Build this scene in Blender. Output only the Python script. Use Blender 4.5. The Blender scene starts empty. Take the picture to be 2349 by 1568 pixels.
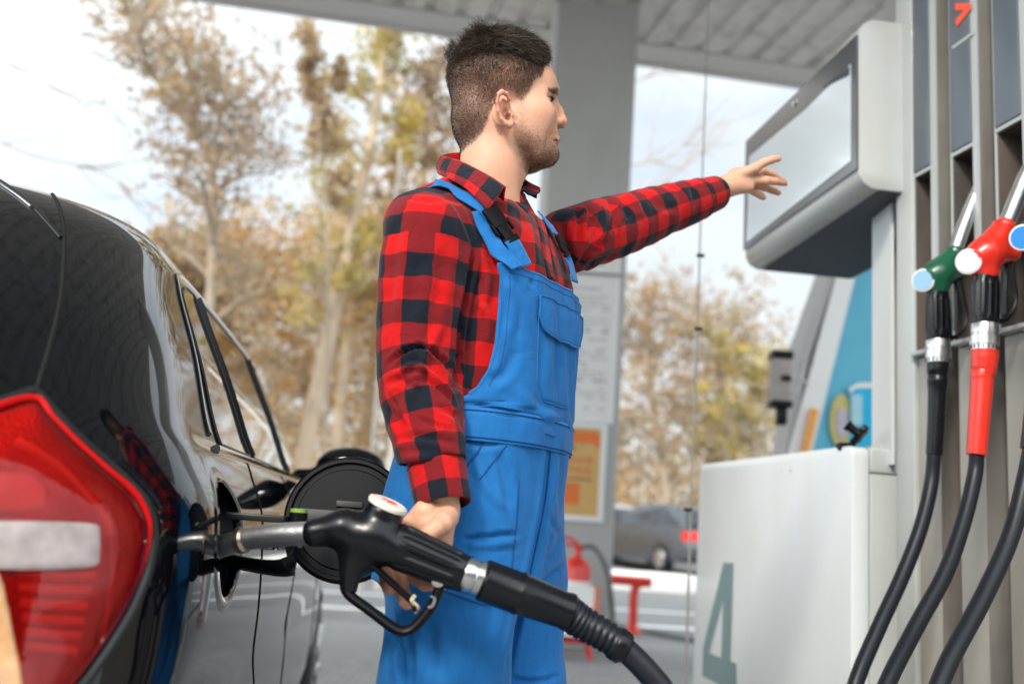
import bpy, bmesh, math, random
import numpy as np
from mathutils import Vector, Matrix
from mathutils.bvhtree import BVHTree
random.seed(7); RNG = np.random.default_rng(11)
S = bpy.context.scene
COL = S.collection
R = math.radians

# ------------------------------------------------------------------ camera
CAM_Z = .95; PITCH = R(10.6); ROLL = R(3.95); FPX = 2284.0
f_ = np.array([0, math.cos(PITCH), math.sin(PITCH)])
_u0 = np.array([0, -math.sin(PITCH), math.cos(PITCH)]); _r0 = np.array([1., 0, 0])
u_ = _u0*math.cos(ROLL) - _r0*math.sin(ROLL)
r_ = _r0*math.cos(ROLL) + _u0*math.sin(ROLL)
C_ = np.array([0, 0, CAM_Z])
cam_d = bpy.data.cameras.new('camera'); cam = bpy.data.objects.new('camera', cam_d); COL.objects.link(cam)
m = Matrix(((r_[0], u_[0], -f_[0], 0), (r_[1], u_[1], -f_[1], 0), (r_[2], u_[2], -f_[2], CAM_Z), (0, 0, 0, 1)))
cam.matrix_world = m
cam_d.sensor_width = 36; cam_d.lens = 36*FPX/2349
cam_d.clip_end = 2000; cam_d.clip_start = .05
cam_d.dof.use_dof = True; cam_d.dof.focus_distance = 1.68; cam_d.dof.aperture_fstop = 2.5
S.camera = cam

# ------------------------------------------------------------------ world, sun, exposure
SUN_EL, SUN_AZ = 36, 205            # azimuth measured clockwise from +Y: behind and left of the camera
w = bpy.data.worlds.new("World"); S.world = w; w.use_nodes = True
nt = w.node_tree; N = nt.nodes; L = nt.links; N.clear()
out = N.new('ShaderNodeOutputWorld')
sky = N.new('ShaderNodeTexSky'); sky.sky_type = 'NISHITA'; sky.sun_disc = False
sky.sun_elevation = R(SUN_EL); sky.sun_rotation = R(SUN_AZ); sky.dust_density = 2.0
bg = N.new('ShaderNodeBackground'); bg.inputs[1].default_value = .15
L.new(sky.outputs[0], bg.inputs[0])
tc = N.new('ShaderNodeTexCoord'); mp = N.new('ShaderNodeMapping'); mp.inputs['Scale'].default_value = (1, 1, 2.6)
L.new(tc.outputs['Generated'], mp.inputs[0])
nz = N.new('ShaderNodeTexNoise'); nz.inputs['Scale'].default_value = 2.3; nz.inputs['Detail'].default_value = 7
nz.inputs['Roughness'].default_value = .58
L.new(mp.outputs[0], nz.inputs['Vector'])
rp = N.new('ShaderNodeValToRGB'); rp.color_ramp.elements[0].position = .34; rp.color_ramp.elements[1].position = .62; rp.color_ramp.elements[0].color = (.50, .50, .50, 1)
L.new(nz.outputs['Fac'], rp.inputs[0])
cl = N.new('ShaderNodeBackground'); cl.inputs[0].default_value = (.90, .965, 1, 1); cl.inputs[1].default_value = 1.6
ms = N.new('ShaderNodeMixShader')
L.new(rp.outputs[0], ms.inputs[0]); L.new(bg.outputs[0], ms.inputs[1]); L.new(cl.outputs[0], ms.inputs[2])
L.new(ms.outputs[0], out.inputs[0])
# clouds are brightest around the hazy sun and calmer on the far side of the sky
_sv = (math.sin(R(SUN_AZ))*math.cos(R(SUN_EL)), math.cos(R(SUN_AZ))*math.cos(R(SUN_EL)), math.sin(R(SUN_EL)))
dp_ = N.new('ShaderNodeVectorMath'); dp_.operation = 'DOT_PRODUCT'; dp_.inputs[1].default_value = _sv; L.new(tc.outputs['Generated'], dp_.inputs[0])
mr = N.new('ShaderNodeMapRange'); mr.inputs[1].default_value = -.5; mr.inputs[2].default_value = .95; mr.inputs[3].default_value = .70; mr.inputs[4].default_value = 2.9; L.new(dp_.outputs['Value'], mr.inputs[0]); L.new(mr.outputs[0], cl.inputs[1])
sd = bpy.data.lights.new('sun', 'SUN'); sd.energy = 2.2; sd.angle = R(11); sd.color = (1, .93, .82)
so = bpy.data.objects.new('sun', sd); COL.objects.link(so)
_az = R(SUN_AZ); _el = R(SUN_EL)
sdir = Vector((math.sin(_az)*math.cos(_el), math.cos(_az)*math.cos(_el), math.sin(_el)))
so.rotation_euler = sdir.to_track_quat('Z', 'Y').to_euler(); so.location = (-4, -8, 12)
S.view_settings.view_transform = 'Standard'; S.view_settings.look = 'None'
S.view_settings.exposure = 0.58; S.view_settings.gamma = 1
S.cycles.max_bounces = 8; S.cycles.use_denoising = True

# ------------------------------------------------------------------ measuring helpers (design grid 2349 x 1568)
def ray(x, y): return f_ + (x-1174.5)/FPX*r_ + (784-y)/FPX*u_
def at(x, y, Y):
    d = ray(x, y); return C_ + d*(Y/d[1])
def atz(x, y, z):
    d = ray(x, y); return C_ + d*((z-CAM_Z)/d[2])
def hit_plane(x, y, p0, n):
    d = ray(x, y); p0 = np.asarray(p0, float); n = np.asarray(n, float)
    return C_ + d*(np.dot(p0-C_, n)/np.dot(d, n))
def proj(P):
    q = np.asarray(P) - C_; D = q@f_; return 1174.5+FPX*(q@r_)/D, 784-FPX*(q@u_)/D

# ------------------------------------------------------------------ materials
def nodes(m):
    m.use_nodes = True; return m.node_tree.nodes, m.node_tree.links
def mat(name, col, rough=.5, metal=0., coat=0., var=.12, vscale=12., bump=0., bscale=60., spec=.5, dirt=None, dscale=5., sub=0., coatr=.03, ior=1.45):
    """principled paint with slow colour variation, optional grime and fine relief, all in object space"""
    m = bpy.data.materials.new(name); n, l = nodes(m); p = n['Principled BSDF']
    p.inputs['Roughness'].default_value = rough; p.inputs['Metallic'].default_value = metal
    p.inputs['Coat Weight'].default_value = coat; p.inputs['Coat Roughness'].default_value = coatr
    p.inputs['Specular IOR Level'].default_value = spec; p.inputs['IOR'].default_value = ior
    p.inputs['Subsurface Weight'].default_value = sub
    t = n.new('ShaderNodeTexCoord')
    a = n.new('ShaderNodeTexNoise'); a.inputs['Scale'].default_value = vscale; a.inputs['Detail'].default_value = 5
    l.new(t.outputs['Object'], a.inputs['Vector'])
    mx = n.new('ShaderNodeMix'); mx.data_type = 'RGBA'
    mx.inputs[6].default_value = tuple(c*(1-var) for c in col)+(1,)
    mx.inputs[7].default_value = tuple(min(1, c*(1+var)) for c in col)+(1,)
    l.new(a.outputs['Fac'], mx.inputs[0]); o = mx.outputs[2]
    if dirt:
        b = n.new('ShaderNodeTexNoise'); b.inputs['Scale'].default_value = dscale; b.inputs['Detail'].default_value = 8; b.inputs['Roughness'].default_value = .65
        mpn = n.new('ShaderNodeMapping'); mpn.inputs['Scale'].default_value = (1, 1, .25)
        l.new(t.outputs['Object'], mpn.inputs[0]); l.new(mpn.outputs[0], b.inputs['Vector'])
        rr = n.new('ShaderNodeValToRGB'); rr.color_ramp.elements[0].position = .48; rr.color_ramp.elements[1].position = .72
        l.new(b.outputs['Fac'], rr.inputs[0])
        m2 = n.new('ShaderNodeMix'); m2.data_type = 'RGBA'; m2.inputs[7].default_value = tuple(dirt)+(1,)
        l.new(rr.outputs[0], m2.inputs[0]); l.new(o, m2.inputs[6]); o = m2.outputs[2]
    l.new(o, p.inputs['Base Color'])
    r2 = n.new('ShaderNodeMapRange'); r2.inputs[3].default_value = max(0, rough-.06*(rough > .1)); r2.inputs[4].default_value = rough+.07*(rough > .1)
    l.new(a.outputs['Fac'], r2.inputs[0]); l.new(r2.outputs[0], p.inputs['Roughness'])
    if bump:
        c = n.new('ShaderNodeTexNoise'); c.inputs['Scale'].default_value = bscale; c.inputs['Detail'].default_value = 4
        l.new(t.outputs['Object'], c.inputs['Vector'])
        bp = n.new('ShaderNodeBump'); bp.inputs['Strength'].default_value = bump; bp.inputs['Distance'].default_value = .004
        l.new(c.outputs['Fac'], bp.inputs['Height']); l.new(bp.outputs[0], p.inputs['Normal'])
    return m
def emit(name, col, s):
    m = bpy.data.materials.new(name); n, l = nodes(m); p = n['Principled BSDF']
    p.inputs['Emission Color'].default_value = tuple(col)+(1,); p.inputs['Emission Strength'].default_value = s
    p.inputs['Base Color'].default_value = tuple(col)+(1,); return m

M = {}
M['asphalt'] = mat('asphalt', (.20, .20, .20), .85, var=.25, vscale=3, bump=.4, bscale=180, dirt=(.13, .13, .135), dscale=.8)
M['kerb'] = mat('kerb', (.62, .60, .55), .8, var=.15, bump=.3)
M['whiteline'] = mat('whiteline', (.75, .75, .74), .7, var=.12, vscale=30)
M['canopy'] = mat('canopy', (.66, .63, .585), .45, metal=.1, var=.05, dirt=(.38, .36, .33))
M['canopy_edge'] = mat('canopy_edge', (.60, .58, .55), .45, var=.05)
M['column'] = mat('column', (.42, .42, .405), .5, var=.06, vscale=4, dirt=(.36, .36, .35), dscale=3)
M['frame_white'] = mat('frame_white', (.74, .74, .73), .4, var=.04)
M['paper'] = mat('paper', (.72, .71, .69), .6, var=.03)
M['ink'] = mat('ink', (.22, .23, .24), .7)
M['pump_grey'] = mat('pump_grey', (.42, .445, .44), .38, var=.05, vscale=8, dirt=(.40, .40, .37), dscale=4, coat=.2)
M['pump_white'] = mat('pump_white', (.61, .645, .66), .30, var=.04, vscale=6, dirt=(.58, .585, .57), dscale=3, coat=.3, coatr=.1)
M['pump_beige'] = mat('pump_beige', (.36, .345, .31), .5, var=.08, vscale=8, dirt=(.30, .25, .19), dscale=5)
M['pump_dark'] = mat('pump_dark', (.085, .10, .125), .35, var=.1, vscale=6, dirt=(.12, .13, .14), dscale=4, coat=.3, coatr=.15)
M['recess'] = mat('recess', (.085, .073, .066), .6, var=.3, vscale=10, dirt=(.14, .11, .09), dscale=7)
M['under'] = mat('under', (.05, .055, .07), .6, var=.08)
M['alu'] = mat('alu', (.62, .62, .62), .28, metal=1, var=.08, vscale=20, bump=.08, bscale=90)
M['spout'] = mat('spout', (.60, .61, .62), .38, metal=1, var=.25, vscale=25, bump=.15, bscale=120)
M['rubber'] = mat('rubber', (.008, .010, .015), .40, var=.2, vscale=30, bump=.06, bscale=150, spec=.35)
M['blackplastic'] = mat('blackplastic', (.004, .005, .007), .27, var=.2, vscale=20, coat=.0, bump=.05, bscale=140, spec=.38)
M['matteblack'] = mat('matteblack', (.0035, .0035, .0045), .38, var=.2, spec=.22)
M['greenplastic'] = mat('greenplastic', (.008, .085, .045), .33, var=.15, vscale=30, coat=.2, coatr=.2)
M['redplastic'] = mat('redplastic', (.62, .025, .012), .33, var=.1, vscale=30, coat=.3, coatr=.2)
M['white'] = mat('white', (.78, .77, .74), .4, var=.04)
M['bluepaint'] = mat('bluepaint', (.02, .22, .62), .4, var=.04)
M['palebluepaint'] = mat('palebluepaint', (.28, .48, .68), .4, var=.06)
M['number'] = mat('number', (.14, .215, .225), .45, var=.05)
M['orange'] = mat('orange', (.85, .09, .04), .5, var=.05)

# ------------------------------------------------------------------ mesh builder
class MB:
    def __init__(s): s.v = []; s.f = []; s.n = 0
    def add(s, V, F):
        V = np.asarray(V, float).reshape(-1, 3); s.v.append(V)
        s.f.extend([tuple(i+s.n for i in q) for q in F]); s.n += len(V); return s
    def box(s, lo, hi, Mx=None, bev=0.):
        lo = np.array(lo, float); hi = np.array(hi, float); lo, hi = np.minimum(lo, hi), np.maximum(lo, hi)
        if bev > 0:
            bm = bmesh.new(); bmesh.ops.create_cube(bm, size=1)
            for v in bm.verts: v.co = Vector((lo+hi)/2) + Vector(v.co*1.0)*1.0 if False else Vector([(lo[i]+hi[i])/2+v.co[i]*(hi[i]-lo[i]) for i in range(3)])
            bmesh.ops.bevel(bm, geom=bm.edges[:], offset=bev, segments=3, affect='EDGES', profile=.5)
            V = np.array([v.co[:] for v in bm.verts]); bm.verts.index_update(); F = [tuple(v.index for v in q.verts) for q in bm.faces]; bm.free()
        else:
            V = np.array([[(lo, hi)[i][0], (lo, hi)[j][1], (lo, hi)[k][2]] for i in (0, 1) for j in (0, 1) for k in (0, 1)])
            F = [(0, 1, 3, 2), (4, 6, 7, 5), (0, 4, 5, 1), (2, 3, 7, 6), (0, 2, 6, 4), (1, 5, 7, 3)]
        if Mx is not None: V = Mx(V)
        return s.add(V, F)
    def tube(s, P, rad, n=16, cap=True, up=None, ell=None):
        """swept tube through points P with radius per point"""
        P = np.asarray(P, float); k = len(P); rad = np.broadcast_to(np.asarray(rad, float), (k,))
        T = np.gradient(P, axis=0); T /= np.linalg.norm(T, axis=1)[:, None]+1e-12
        a = np.array(up if up is not None else ([0, 0, 1.] if abs(T[0][2]) < .9 else [1., 0, 0]), float)
        V = []; 
        for i in range(k):
            b = a - T[i]*np.dot(a, T[i]); b /= np.linalg.norm(b); a = b; c = np.cross(T[i], b)
            th = np.arange(n)/n*2*np.pi
            ea, eb = (1, 1) if ell is None else ell
            V.append(P[i] + rad[i]*(ea*np.cos(th)[:, None]*b + eb*np.sin(th)[:, None]*c))
        V = np.concatenate(V); F = []
        for i in range(k-1):
            for j in range(n):
                q = (j+1) % n; F.append((i*n+j, i*n+q, (i+1)*n+q, (i+1)*n+j))
        if cap: F.append(tuple(range(n))[::-1]); F.append(tuple((k-1)*n+j for j in range(n)))
        return s.add(V, F)
    def lathe(s, p0, axis, prof, n=32):
        """prof: list of (distance along axis, radius)"""
        p0 = np.asarray(p0, float); axis = np.asarray(axis, float); axis = axis/np.linalg.norm(axis)
        a = np.array([0, 0, 1.]) if abs(axis[2]) < .9 else np.array([1., 0, 0])
        b = a-axis*np.dot(a, axis); b /= np.linalg.norm(b); c = np.cross(axis, b); th = np.arange(n)/n*2*np.pi
        V = np.concatenate([p0+axis*h+r*(np.cos(th)[:, None]*b+np.sin(th)[:, None]*c) for h, r in prof]); F = []; k = len(prof)
        for i in range(k-1):
            for j in range(n):
                q = (j+1) % n; F.append((i*n+j, i*n+q, (i+1)*n+q, (i+1)*n+j))
        F.append(tuple(range(n))[::-1]); F.append(tuple((k-1)*n+j for j in range(n)))
        return s.add(V, F)
    def prism(s, poly, o, ax, ay, az, th, bev=0.):
        """polygon (2D) placed by o + x*ax + y*ay, extruded by th along az"""
        o, ax, ay, az = [np.asarray(q, float) for q in (o, ax, ay, az)]
        bm = bmesh.new(); vs = [bm.verts.new(Vector(o+ax*x+ay*y)) for x, y in poly]; fc = bm.faces.new(vs)
        r = bmesh.ops.extrude_face_region(bm, geom=[fc]); 
        bmesh.ops.translate(bm, vec=Vector(az*th), verts=[e for e in r['geom'] if isinstance(e, bmesh.types.BMVert)])
        bmesh.ops.recalc_face_normals(bm, faces=bm.faces)
        if bev > 0: bmesh.ops.bevel(bm, geom=bm.edges[:], offset=bev, segments=2, affect='EDGES', profile=.5)
        bmesh.ops.triangulate(bm, faces=[q for q in bm.faces if len(q.verts) > 4])
        bm.verts.index_update(); V = np.array([v.co[:] for v in bm.verts]); F = [tuple(v.index for v in q.verts) for q in bm.faces]; bm.free()
        return s.add(V, F)
    def grid(s, G, close_u=False, close_v=False):
        """G[i][j] -> quads"""
        G = np.asarray(G, float); a, b = G.shape[:2]; F = []
        for i in range(a if close_u else a-1):
            for j in range(b if close_v else b-1):
                i2 = (i+1) % a; j2 = (j+1) % b; F.append((i*b+j, i2*b+j, i2*b+j2, i*b+j2))
        return s.add(G.reshape(-1, 3), F)
    def build(s, name, material, parent=None, smooth=True, angle=40, solid=0., kind=None):
        me = bpy.data.meshes.new(name); V = np.concatenate(s.v) if s.v else np.zeros((0, 3))
        me.from_pydata(V.tolist(), [], s.f); me.validate(); me.update()
        return finish(me, name, material, parent, smooth, angle, solid, kind)
def finish(me, name, material, parent=None, smooth=True, angle=40, solid=0., kind=None):
    if material is not None:
        for q in (material if isinstance(material, (list, tuple)) else [material]): me.materials.append(q)
    o = bpy.data.objects.new(name, me); COL.objects.link(o)
    if parent is not None:
        o.parent = parent; o.matrix_parent_inverse = parent.matrix_world.inverted() if parent.type != 'EMPTY' else Matrix.Translation(-Vector(parent.location))
    if smooth and len(me.polygons):
        bm = bmesh.new(); bm.from_mesh(me)
        bmesh.ops.recalc_face_normals(bm, faces=bm.faces) if len(bm.faces) < 60000 else None
        ca = math.radians(angle)
        for e in bm.edges:
            if len(e.link_faces) == 2 and e.calc_face_angle(0) > ca: e.smooth = False
        for q in bm.faces: q.smooth = True
        bm.to_mesh(me); bm.free()
    if solid:
        md = o.modifiers.new('solid', 'SOLIDIFY'); md.thickness = abs(solid); md.offset = 1 if solid > 0 else -1
    if kind: o['kind'] = kind
    return o
def thing(name, label, cat, loc=(0, 0, 0), group=None):
    o = bpy.data.objects.new(name, None); COL.objects.link(o); o.location = Vector(loc)
    o['label'] = label; o['category'] = cat
    if group: o['group'] = group
    return o
def tag(o, label, cat, group=None):
    o['label'] = label; o['category'] = cat
    if group: o['group'] = group
    return o
def spline(P, n=12, closed=False):
    P = np.asarray(P, float); k = len(P); out = []
    for i in range(k-1):
        p0 = P[max(i-1, 0)]; p1 = P[i]; p2 = P[i+1]; p3 = P[min(i+2, k-1)]
        if i == 0: p0 = 2*p1-p2
        if i == k-2: p3 = 2*p2-p1
        for t in np.arange(n)/n:
            out.append(.5*((2*p1)+(p2-p0)*t+(2*p0-5*p1+4*p2-p3)*t*t+(3*p1-p0-3*p2+p3)*t**3))
    out.append(P[-1]); return np.array(out)
def lerp_rad(keys, n):
    k = len(keys); x = np.linspace(0, k-1, (k-1)*n+1); return np.interp(x, range(k), keys)
def frame_fn(o, ax, ay, az):
    o, ax, ay, az = [np.asarray(q, float) for q in (o, ax, ay, az)]
    return lambda V: o + V[:, :1]*ax + V[:, 1:2]*ay + V[:, 2:3]*az
def text_mesh(body, size, name, material, o, ax, ay, parent=None, depth=.001):
    """letters as a thin real mesh standing on the plane (o, ax, ay)"""
    cu = bpy.data.curves.new(name, 'FONT'); cu.body = body; cu.size = size; cu.extrude = depth; cu.align_x = 'LEFT'
    ob = bpy.data.objects.new(name, cu); COL.objects.link(ob)
    dg = bpy.context.evaluated_depsgraph_get(); me = bpy.data.meshes.new_from_object(ob.evaluated_get(dg))
    bpy.data.objects.remove(ob); bpy.data.curves.remove(cu)
    ax = Vector(ax).normalized(); ay = Vector(ay).normalized(); az = ax.cross(ay)
    Mx = Matrix(((ax.x, ay.x, az.x, o[0]), (ax.y, ay.y, az.y, o[1]), (ax.z, ay.z, az.z, o[2]), (0, 0, 0, 1)))
    me.transform(Mx); me.materials.clear()
    return finish(me, name, material, parent, smooth=False)

# ================================================================== SETTING
gx = np.array([-400, -150, -60, -30, -15, -8, -4, -2, 0, 2, 4, 8, 15, 30, 60, 150, 400.])
gy = np.array([-60, -20, -8, -3, 0, 2, 4, 6, 8, 10, 12, 15, 19, 24, 30, 40, 60, 100, 200, 500.])
def ground_z(x, y): return .38*np.clip((y-12)/16, 0, 1)**1.5 + .004*max(0, y-40)
G = [[(x, y, ground_z(x, y)) for y in gy] for x in gx]
MB().grid(G).build('ground', M['asphalt'], kind='structure')

# pavers under the canopy, one sheet just above the asphalt
pv = bpy.data.materials.new('pavers'); n, l = nodes(pv); p = n['Principled BSDF']; p.inputs['Roughness'].default_value = .8
t = n.new('ShaderNodeTexCoord'); br = n.new('ShaderNodeTexBrick'); br.inputs['Scale'].default_value = 4.5
br.inputs['Color1'].default_value = (.24, .245, .25, 1); br.inputs['Color2'].default_value = (.31, .31, .305, 1); br.inputs['Mortar'].default_value = (.09, .09, .09, 1)
br.inputs['Mortar Size'].default_value = .015
l.new(t.outputs['Object'], br.inputs['Vector']); l.new(br.outputs['Color'], p.inputs['Base Color'])
bp = n.new('ShaderNodeBump'); bp.inputs['Strength'].default_value = .3; bp.inputs['Distance'].default_value = .01
l.new(br.outputs['Fac'], bp.inputs['Height']); bp.invert = True; l.new(bp.outputs[0], p.inputs['Normal'])
MB().grid([[(x, y, .004) for y in (-6, 0, 4, 7.5, 9.6)] for x in (-8, -2, 2, 9)]).build('pavement', pv, kind='structure')
for i, (y0, wd) in enumerate(((11.0, .28), (13.2, .16))):
    MB().grid([[(x, y0+dy+.10*x, .005+ground_z(x, y0+dy+.1*x)) for dy in (0, wd)] for x in np.linspace(-7, 12, 12)]).build('road_marking', M['whiteline'], kind='structure')

# canopy: corrugated soffit with a fascia
HC = 5.8
cA = atz(540, 0, HC); cB = atz(1840, 190, HC); ed = (cB-cA)/np.linalg.norm(cB-cA)
ribp = atz(1779, 150, HC)-atz(1943, 0, HC); ribd = ribp/np.linalg.norm(ribp)
inw = np.array([ed[1], -ed[0], 0])
can = thing('canopy_roof', 'pale corrugated metal canopy roof over the pumps', 'canopy', (cA[0], cA[1], HC))
mb = MB(); pitch = .30; ex0, ex1 = -6.5, 7.6
# ribs run back from the edge, along the skewed rib direction seen in the soffit
rd = -ribd if np.dot(-ribd, inw) > 0 else ribd
xs = []; 
for k in range(int((ex1-ex0)/pitch)):
    b = ex0+k*pitch
    xs += [(b, 0), (b+pitch*.62, 0), (b+pitch*.70, .036), (b+pitch*.92, .036)]
row0 = np.array([cA+ed*a+np.array([0, 0, h])+inw*.0 for a, h in xs])
skew = rd/np.dot(rd, inw)
rowA = row0+skew*.35; rowB = row0+skew*10.4
rowA[:, 2] = row0[:, 2]; rowB[:, 2] = row0[:, 2]
mb.grid([rowA, rowB]).build('soffit', M['canopy'], can, angle=20)
eb = frame_fn(cA, ed, inw, (0, 0, 1))
MB().box((ex0-1.5, 0, -.02), (ex1, .34, .12), eb).build('edge_beam', M['canopy_edge'], can, angle=30)
MB().box((ex0-1.5, -.06, -.05), (ex1, -.002, .75), eb).build('fascia', M['canopy_edge'], can, angle=30)
MB().box((ex0-1.5, -.05, .80), (ex1, 10.9, .86), eb).build('roof_deck', M['canopy_edge'], can, angle=30)

# unseen building added behind the camera to darken reflections and cut fill light
shp = thing('added_shop', 'added unseen low building with dark glass front, darkening reflections in the black car', 'building', (0, -9, 0))
MB().box((-16, -14, 0.005), (14, -9, 4.2), bev=.05).build('wall', mat('added_wall', (.34, .32, .30), .7), shp)
for i in range(9):
    x = -14.5+i*3.1; MB().box((x, -8.99, .5), (x+2.7, -8.95, 3.1)).build('window', mat('added_glass', (.02, .025, .03), .08), shp)
MB().box((-16.4, -9.6, 4.21), (14.4, -8.6, 4.7), bev=.04).build('roof_fascia', mat('added_red', (.45, .03, .03), .5), shp)

# column with posters
cy = 8.5
cl0 = at(1286, 0, cy); cr0 = at(1467, 0, cy)
X0, X1 = cl0[0], cr0[0]
colm = thing('canopy_column', 'broad grey canopy column behind the man', 'column', ((X0+X1)/2, cy+.3, 0))
MB().box((X0, cy, 0), (X1, cy+.6, HC+.3), bev=.02).build('shaft', M['column'], colm)
MB().box((X0-.07, cy+.05, 0), (X0-.002, cy+.55, HC+.3)).build('corner_trim', M['frame_white'], colm)
def board(name, label, x0, z0, x1, z1, matb, frame=True, fr=.035):
    b = thing(name, label, 'notice' if 'notice' in label else 'poster', ((x0+x1)/2, cy-.02, z0))
    MB().box((x0, cy-.02, z0), (x1, cy-.003, z1)).build('sheet', matb, b)
    if frame:
        fb = MB()
        for lo, hi in (((x0-fr, z0-fr), (x1+fr, z0)), ((x0-fr, z1), (x1+fr, z1+fr)), ((x0-fr, z0), (x0, z1)), ((x1, z0), (x1+fr, z1))):
            fb.box((lo[0], cy-.035, lo[1]), (hi[0], cy-.003, hi[1]))
        fb.build('frame', M['frame_white'], b)
    return b
a = at(1408, 965, cy); c = at(1416, 640, cy)
xl = X0+.05; xr = X1-.09
zt, zb = c[2], a[2]
b1 = board('price_notice', 'long white price notice framed on the grey column', xl, zb, xr, zt, M['paper'])
tx = MB(); z = zt-.12; k = 0
while z > zb+.06:
    x = xl+.04; h = .028 if k % 9 else .05
    while x < xr-.06:
        wd = random.uniform(.02, .09)
        if random.random() < .85: tx.box((x, cy-.0225, z), (min(x+wd, xr-.04), cy-.0205, z+h*.5))
        x += wd+.015
    z -= h+.012; k += 1
    if k % 11 == 0: z -= .05
tx.build('print', mat('faint_ink', (.40, .41, .42), .7), b1, smooth=False)
d0 = at(1420, 628, cy)[2]; d1 = at(1425, 560, cy)[2]
b2 = board('header_notice', 'small white header notice above the long price list', xl, d0, xr, d1+.1, M['paper'])
text_mesh('8-800', .17, 'phone_number', M['ink'], (xl+.10, cy-.021, d0+.06), (1, 0, 0), (0, 0, 1), b2)
text_mesh('8 (044)', .09, 'red_line', mat('fadedred', (.7, .25, .2), .6), (xl+.25, cy-.021, d0+.26), (1, 0, 0), (0, 0, 1), b2)
a = at(1380, 1185, cy); c = at(1390, 985, cy)
M['ochre'] = mat('ochre', (.60, .37, .13), .55, var=.15, vscale=5)
M['burnt'] = mat('burnt', (.72, .17, .03), .55, var=.2, vscale=9)
b3 = board('orange_poster', 'orange food poster in a white frame low on the column', xl, a[2], xr-.06, c[2], M['ochre'], fr=.05)
zz = c[2]; xx1 = xr-.06; hh = c[2]-a[2]
def flat(mb, x0, z0, x1, z1, d=.022): mb.box((x0, cy-d, z0), (x1, cy-.0205, z1)); return mb
M['brickred'] = mat('brickred', (.65, .10, .03), .6)
text_mesh('ДОМАШНЯ', .065, 'headline', M['brickred'], (xx1-.42, cy-.021, zz-hh*.40), (1, 0, 0), (0, 0, 1), b3)
text_mesh('БУЛОЧКА', .085, 'headline', M['brickred'], (xx1-.48, cy-.021, zz-hh*.53), (1, 0, 0), (0, 0, 1), b3)
q = MB(); flat(q, xl+.04, zz-.13, xx1-.03, zz-.03); flat(q, xx1-.05, zz-.16, xx1-.005, zz-.06, .023)
flat(q, xl+.05, zz-hh*.88, xx1-.16, zz-hh*.64)
q.build('picture', M['burnt'], b3, smooth=False)
q = MB(); flat(q, xx1-.42, zz-hh*.60, xx1-.06, zz-hh*.575); flat(q, xx1-.40, zz-hh*.27, xx1-.22, zz-hh*.20)
q.build('caption', mat('brownink', (.35, .14, .05), .6), b3, smooth=False)

# ------------------------------------------------------------------ far things
bar = thing('steel_barrier', 'red bent tube barrier standing past the column', 'barrier', atz(1450, 1455, 0))
P0 = atz(1450, 1455, 0); yb = P0[1]
hb = at(1448, 1332, yb)[2]
rl = MB(); rl.tube(spline([(P0[0], yb, 0), (P0[0], yb, hb*.5), (P0[0], yb, hb-.13), (P0[0]+.03, yb, hb-.03), (P0[0]+.13, yb, hb)], 8), .045, 14)
rl.build('post', M['redplastic'], bar)
MB().tube([(P0[0]-1.6, yb-.0, hb+.03), (P0[0]+.17, yb, hb)], .05, 14).build('rail', M['redplastic'], bar)
MB().lathe((P0[0], yb, .004), (0, 0, 1), [(0, .09), (.03, .08), (.10, .05)], 16).build('foot', M['redplastic'], bar)

e0 = atz(1325, 1490, 0); ye = e0[1]-.55; xe = at(1322, 1320, ye)[0]
ext = thing('fire_extinguisher', 'red fire extinguisher with black hose standing in a white box', 'fire extinguisher', (xe, ye, .3))
zt_ = at(1322, 1262, ye)[2]; zs = at(1322, 1345, ye)[2]
MB().lathe((xe, ye, .12), (0, 0, 1), [(0, .10), (.02, .115), (zt_-.12-.13, .115), (zt_-.12-.08, .09), (zt_-.12-.05, .035), (zt_-.12, .03)], 24).build('bottle', M['redplastic'], ext)
MB().lathe((xe, ye, zt_-.34), (0, 0, 1), [(0, .1165), (.11, .1165)], 24).build('label_band', M['white'], ext)
v = MB(); v.box((xe-.02, ye-.03, zt_), (xe+.03, ye+.03, zt_+.05)); v.tube(spline([(xe, ye, zt_+.05), (xe-.06, ye, zt_+.09), (xe-.16, ye, zt_+.10)], 6), .012, 8)
v.tube(spline([(xe, ye, zt_+.04), (xe-.09, ye, zt_+.045), (xe-.17, ye, zt_+.03)], 6), .012, 8)
v.build('handle', M['redplastic'], ext)
MB().tube(spline([(xe+.03, ye, zt_+.03), (xe+.13, ye, zt_+.03), (xe+.23, ye, zt_-.12), (xe+.29, ye, zt_-.38), (xe+.31, ye, zt_-.62)], 8), .022, 10).build('hose', mat('greyhose', (.13, .15, .15), .6), ext)
MB().lathe((xe+.31, ye, zt_-.62), (0, 0, -1), [(0, .025), (.1, .03), (.16, .035)], 12).build('nozzle', M['rubber'], ext)
sb = thing('extinguisher_stand', 'white box stand with red edges holding the extinguisher', 'stand', (xe, ye, 0))
sx0, sx1 = at(1285, 1400, ye)[0], at(1363, 1400, ye)[0]; sz0, sz1 = at(1330, 1455, ye)[2], at(1330, 1340, ye)[2]
MB().box((sx0-.1, ye-.17, sz0), (sx1-.02, ye-.15, sz1)).box((sx0-.1, ye+.14, sz0), (sx1-.02, ye+.16, sz1)).box((sx0-.1, ye-.149, sz0), (sx1-.02, ye+.139, sz0+.02)).build('panel', M['white'], sb)
MB().box((sx1-.019, ye-.175, sz0), (sx1+.02, ye+.165, sz1)).build('edge', mat('paleorange', (.60, .18, .10), .5), sb)
MB().box((sx0+.06, ye-.176, sz0+.06), (sx1-.10, ye-.171, sz1-.13)).build('blue_square', mat('signblue', (.10, .22, .42), .5), sb)
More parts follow.
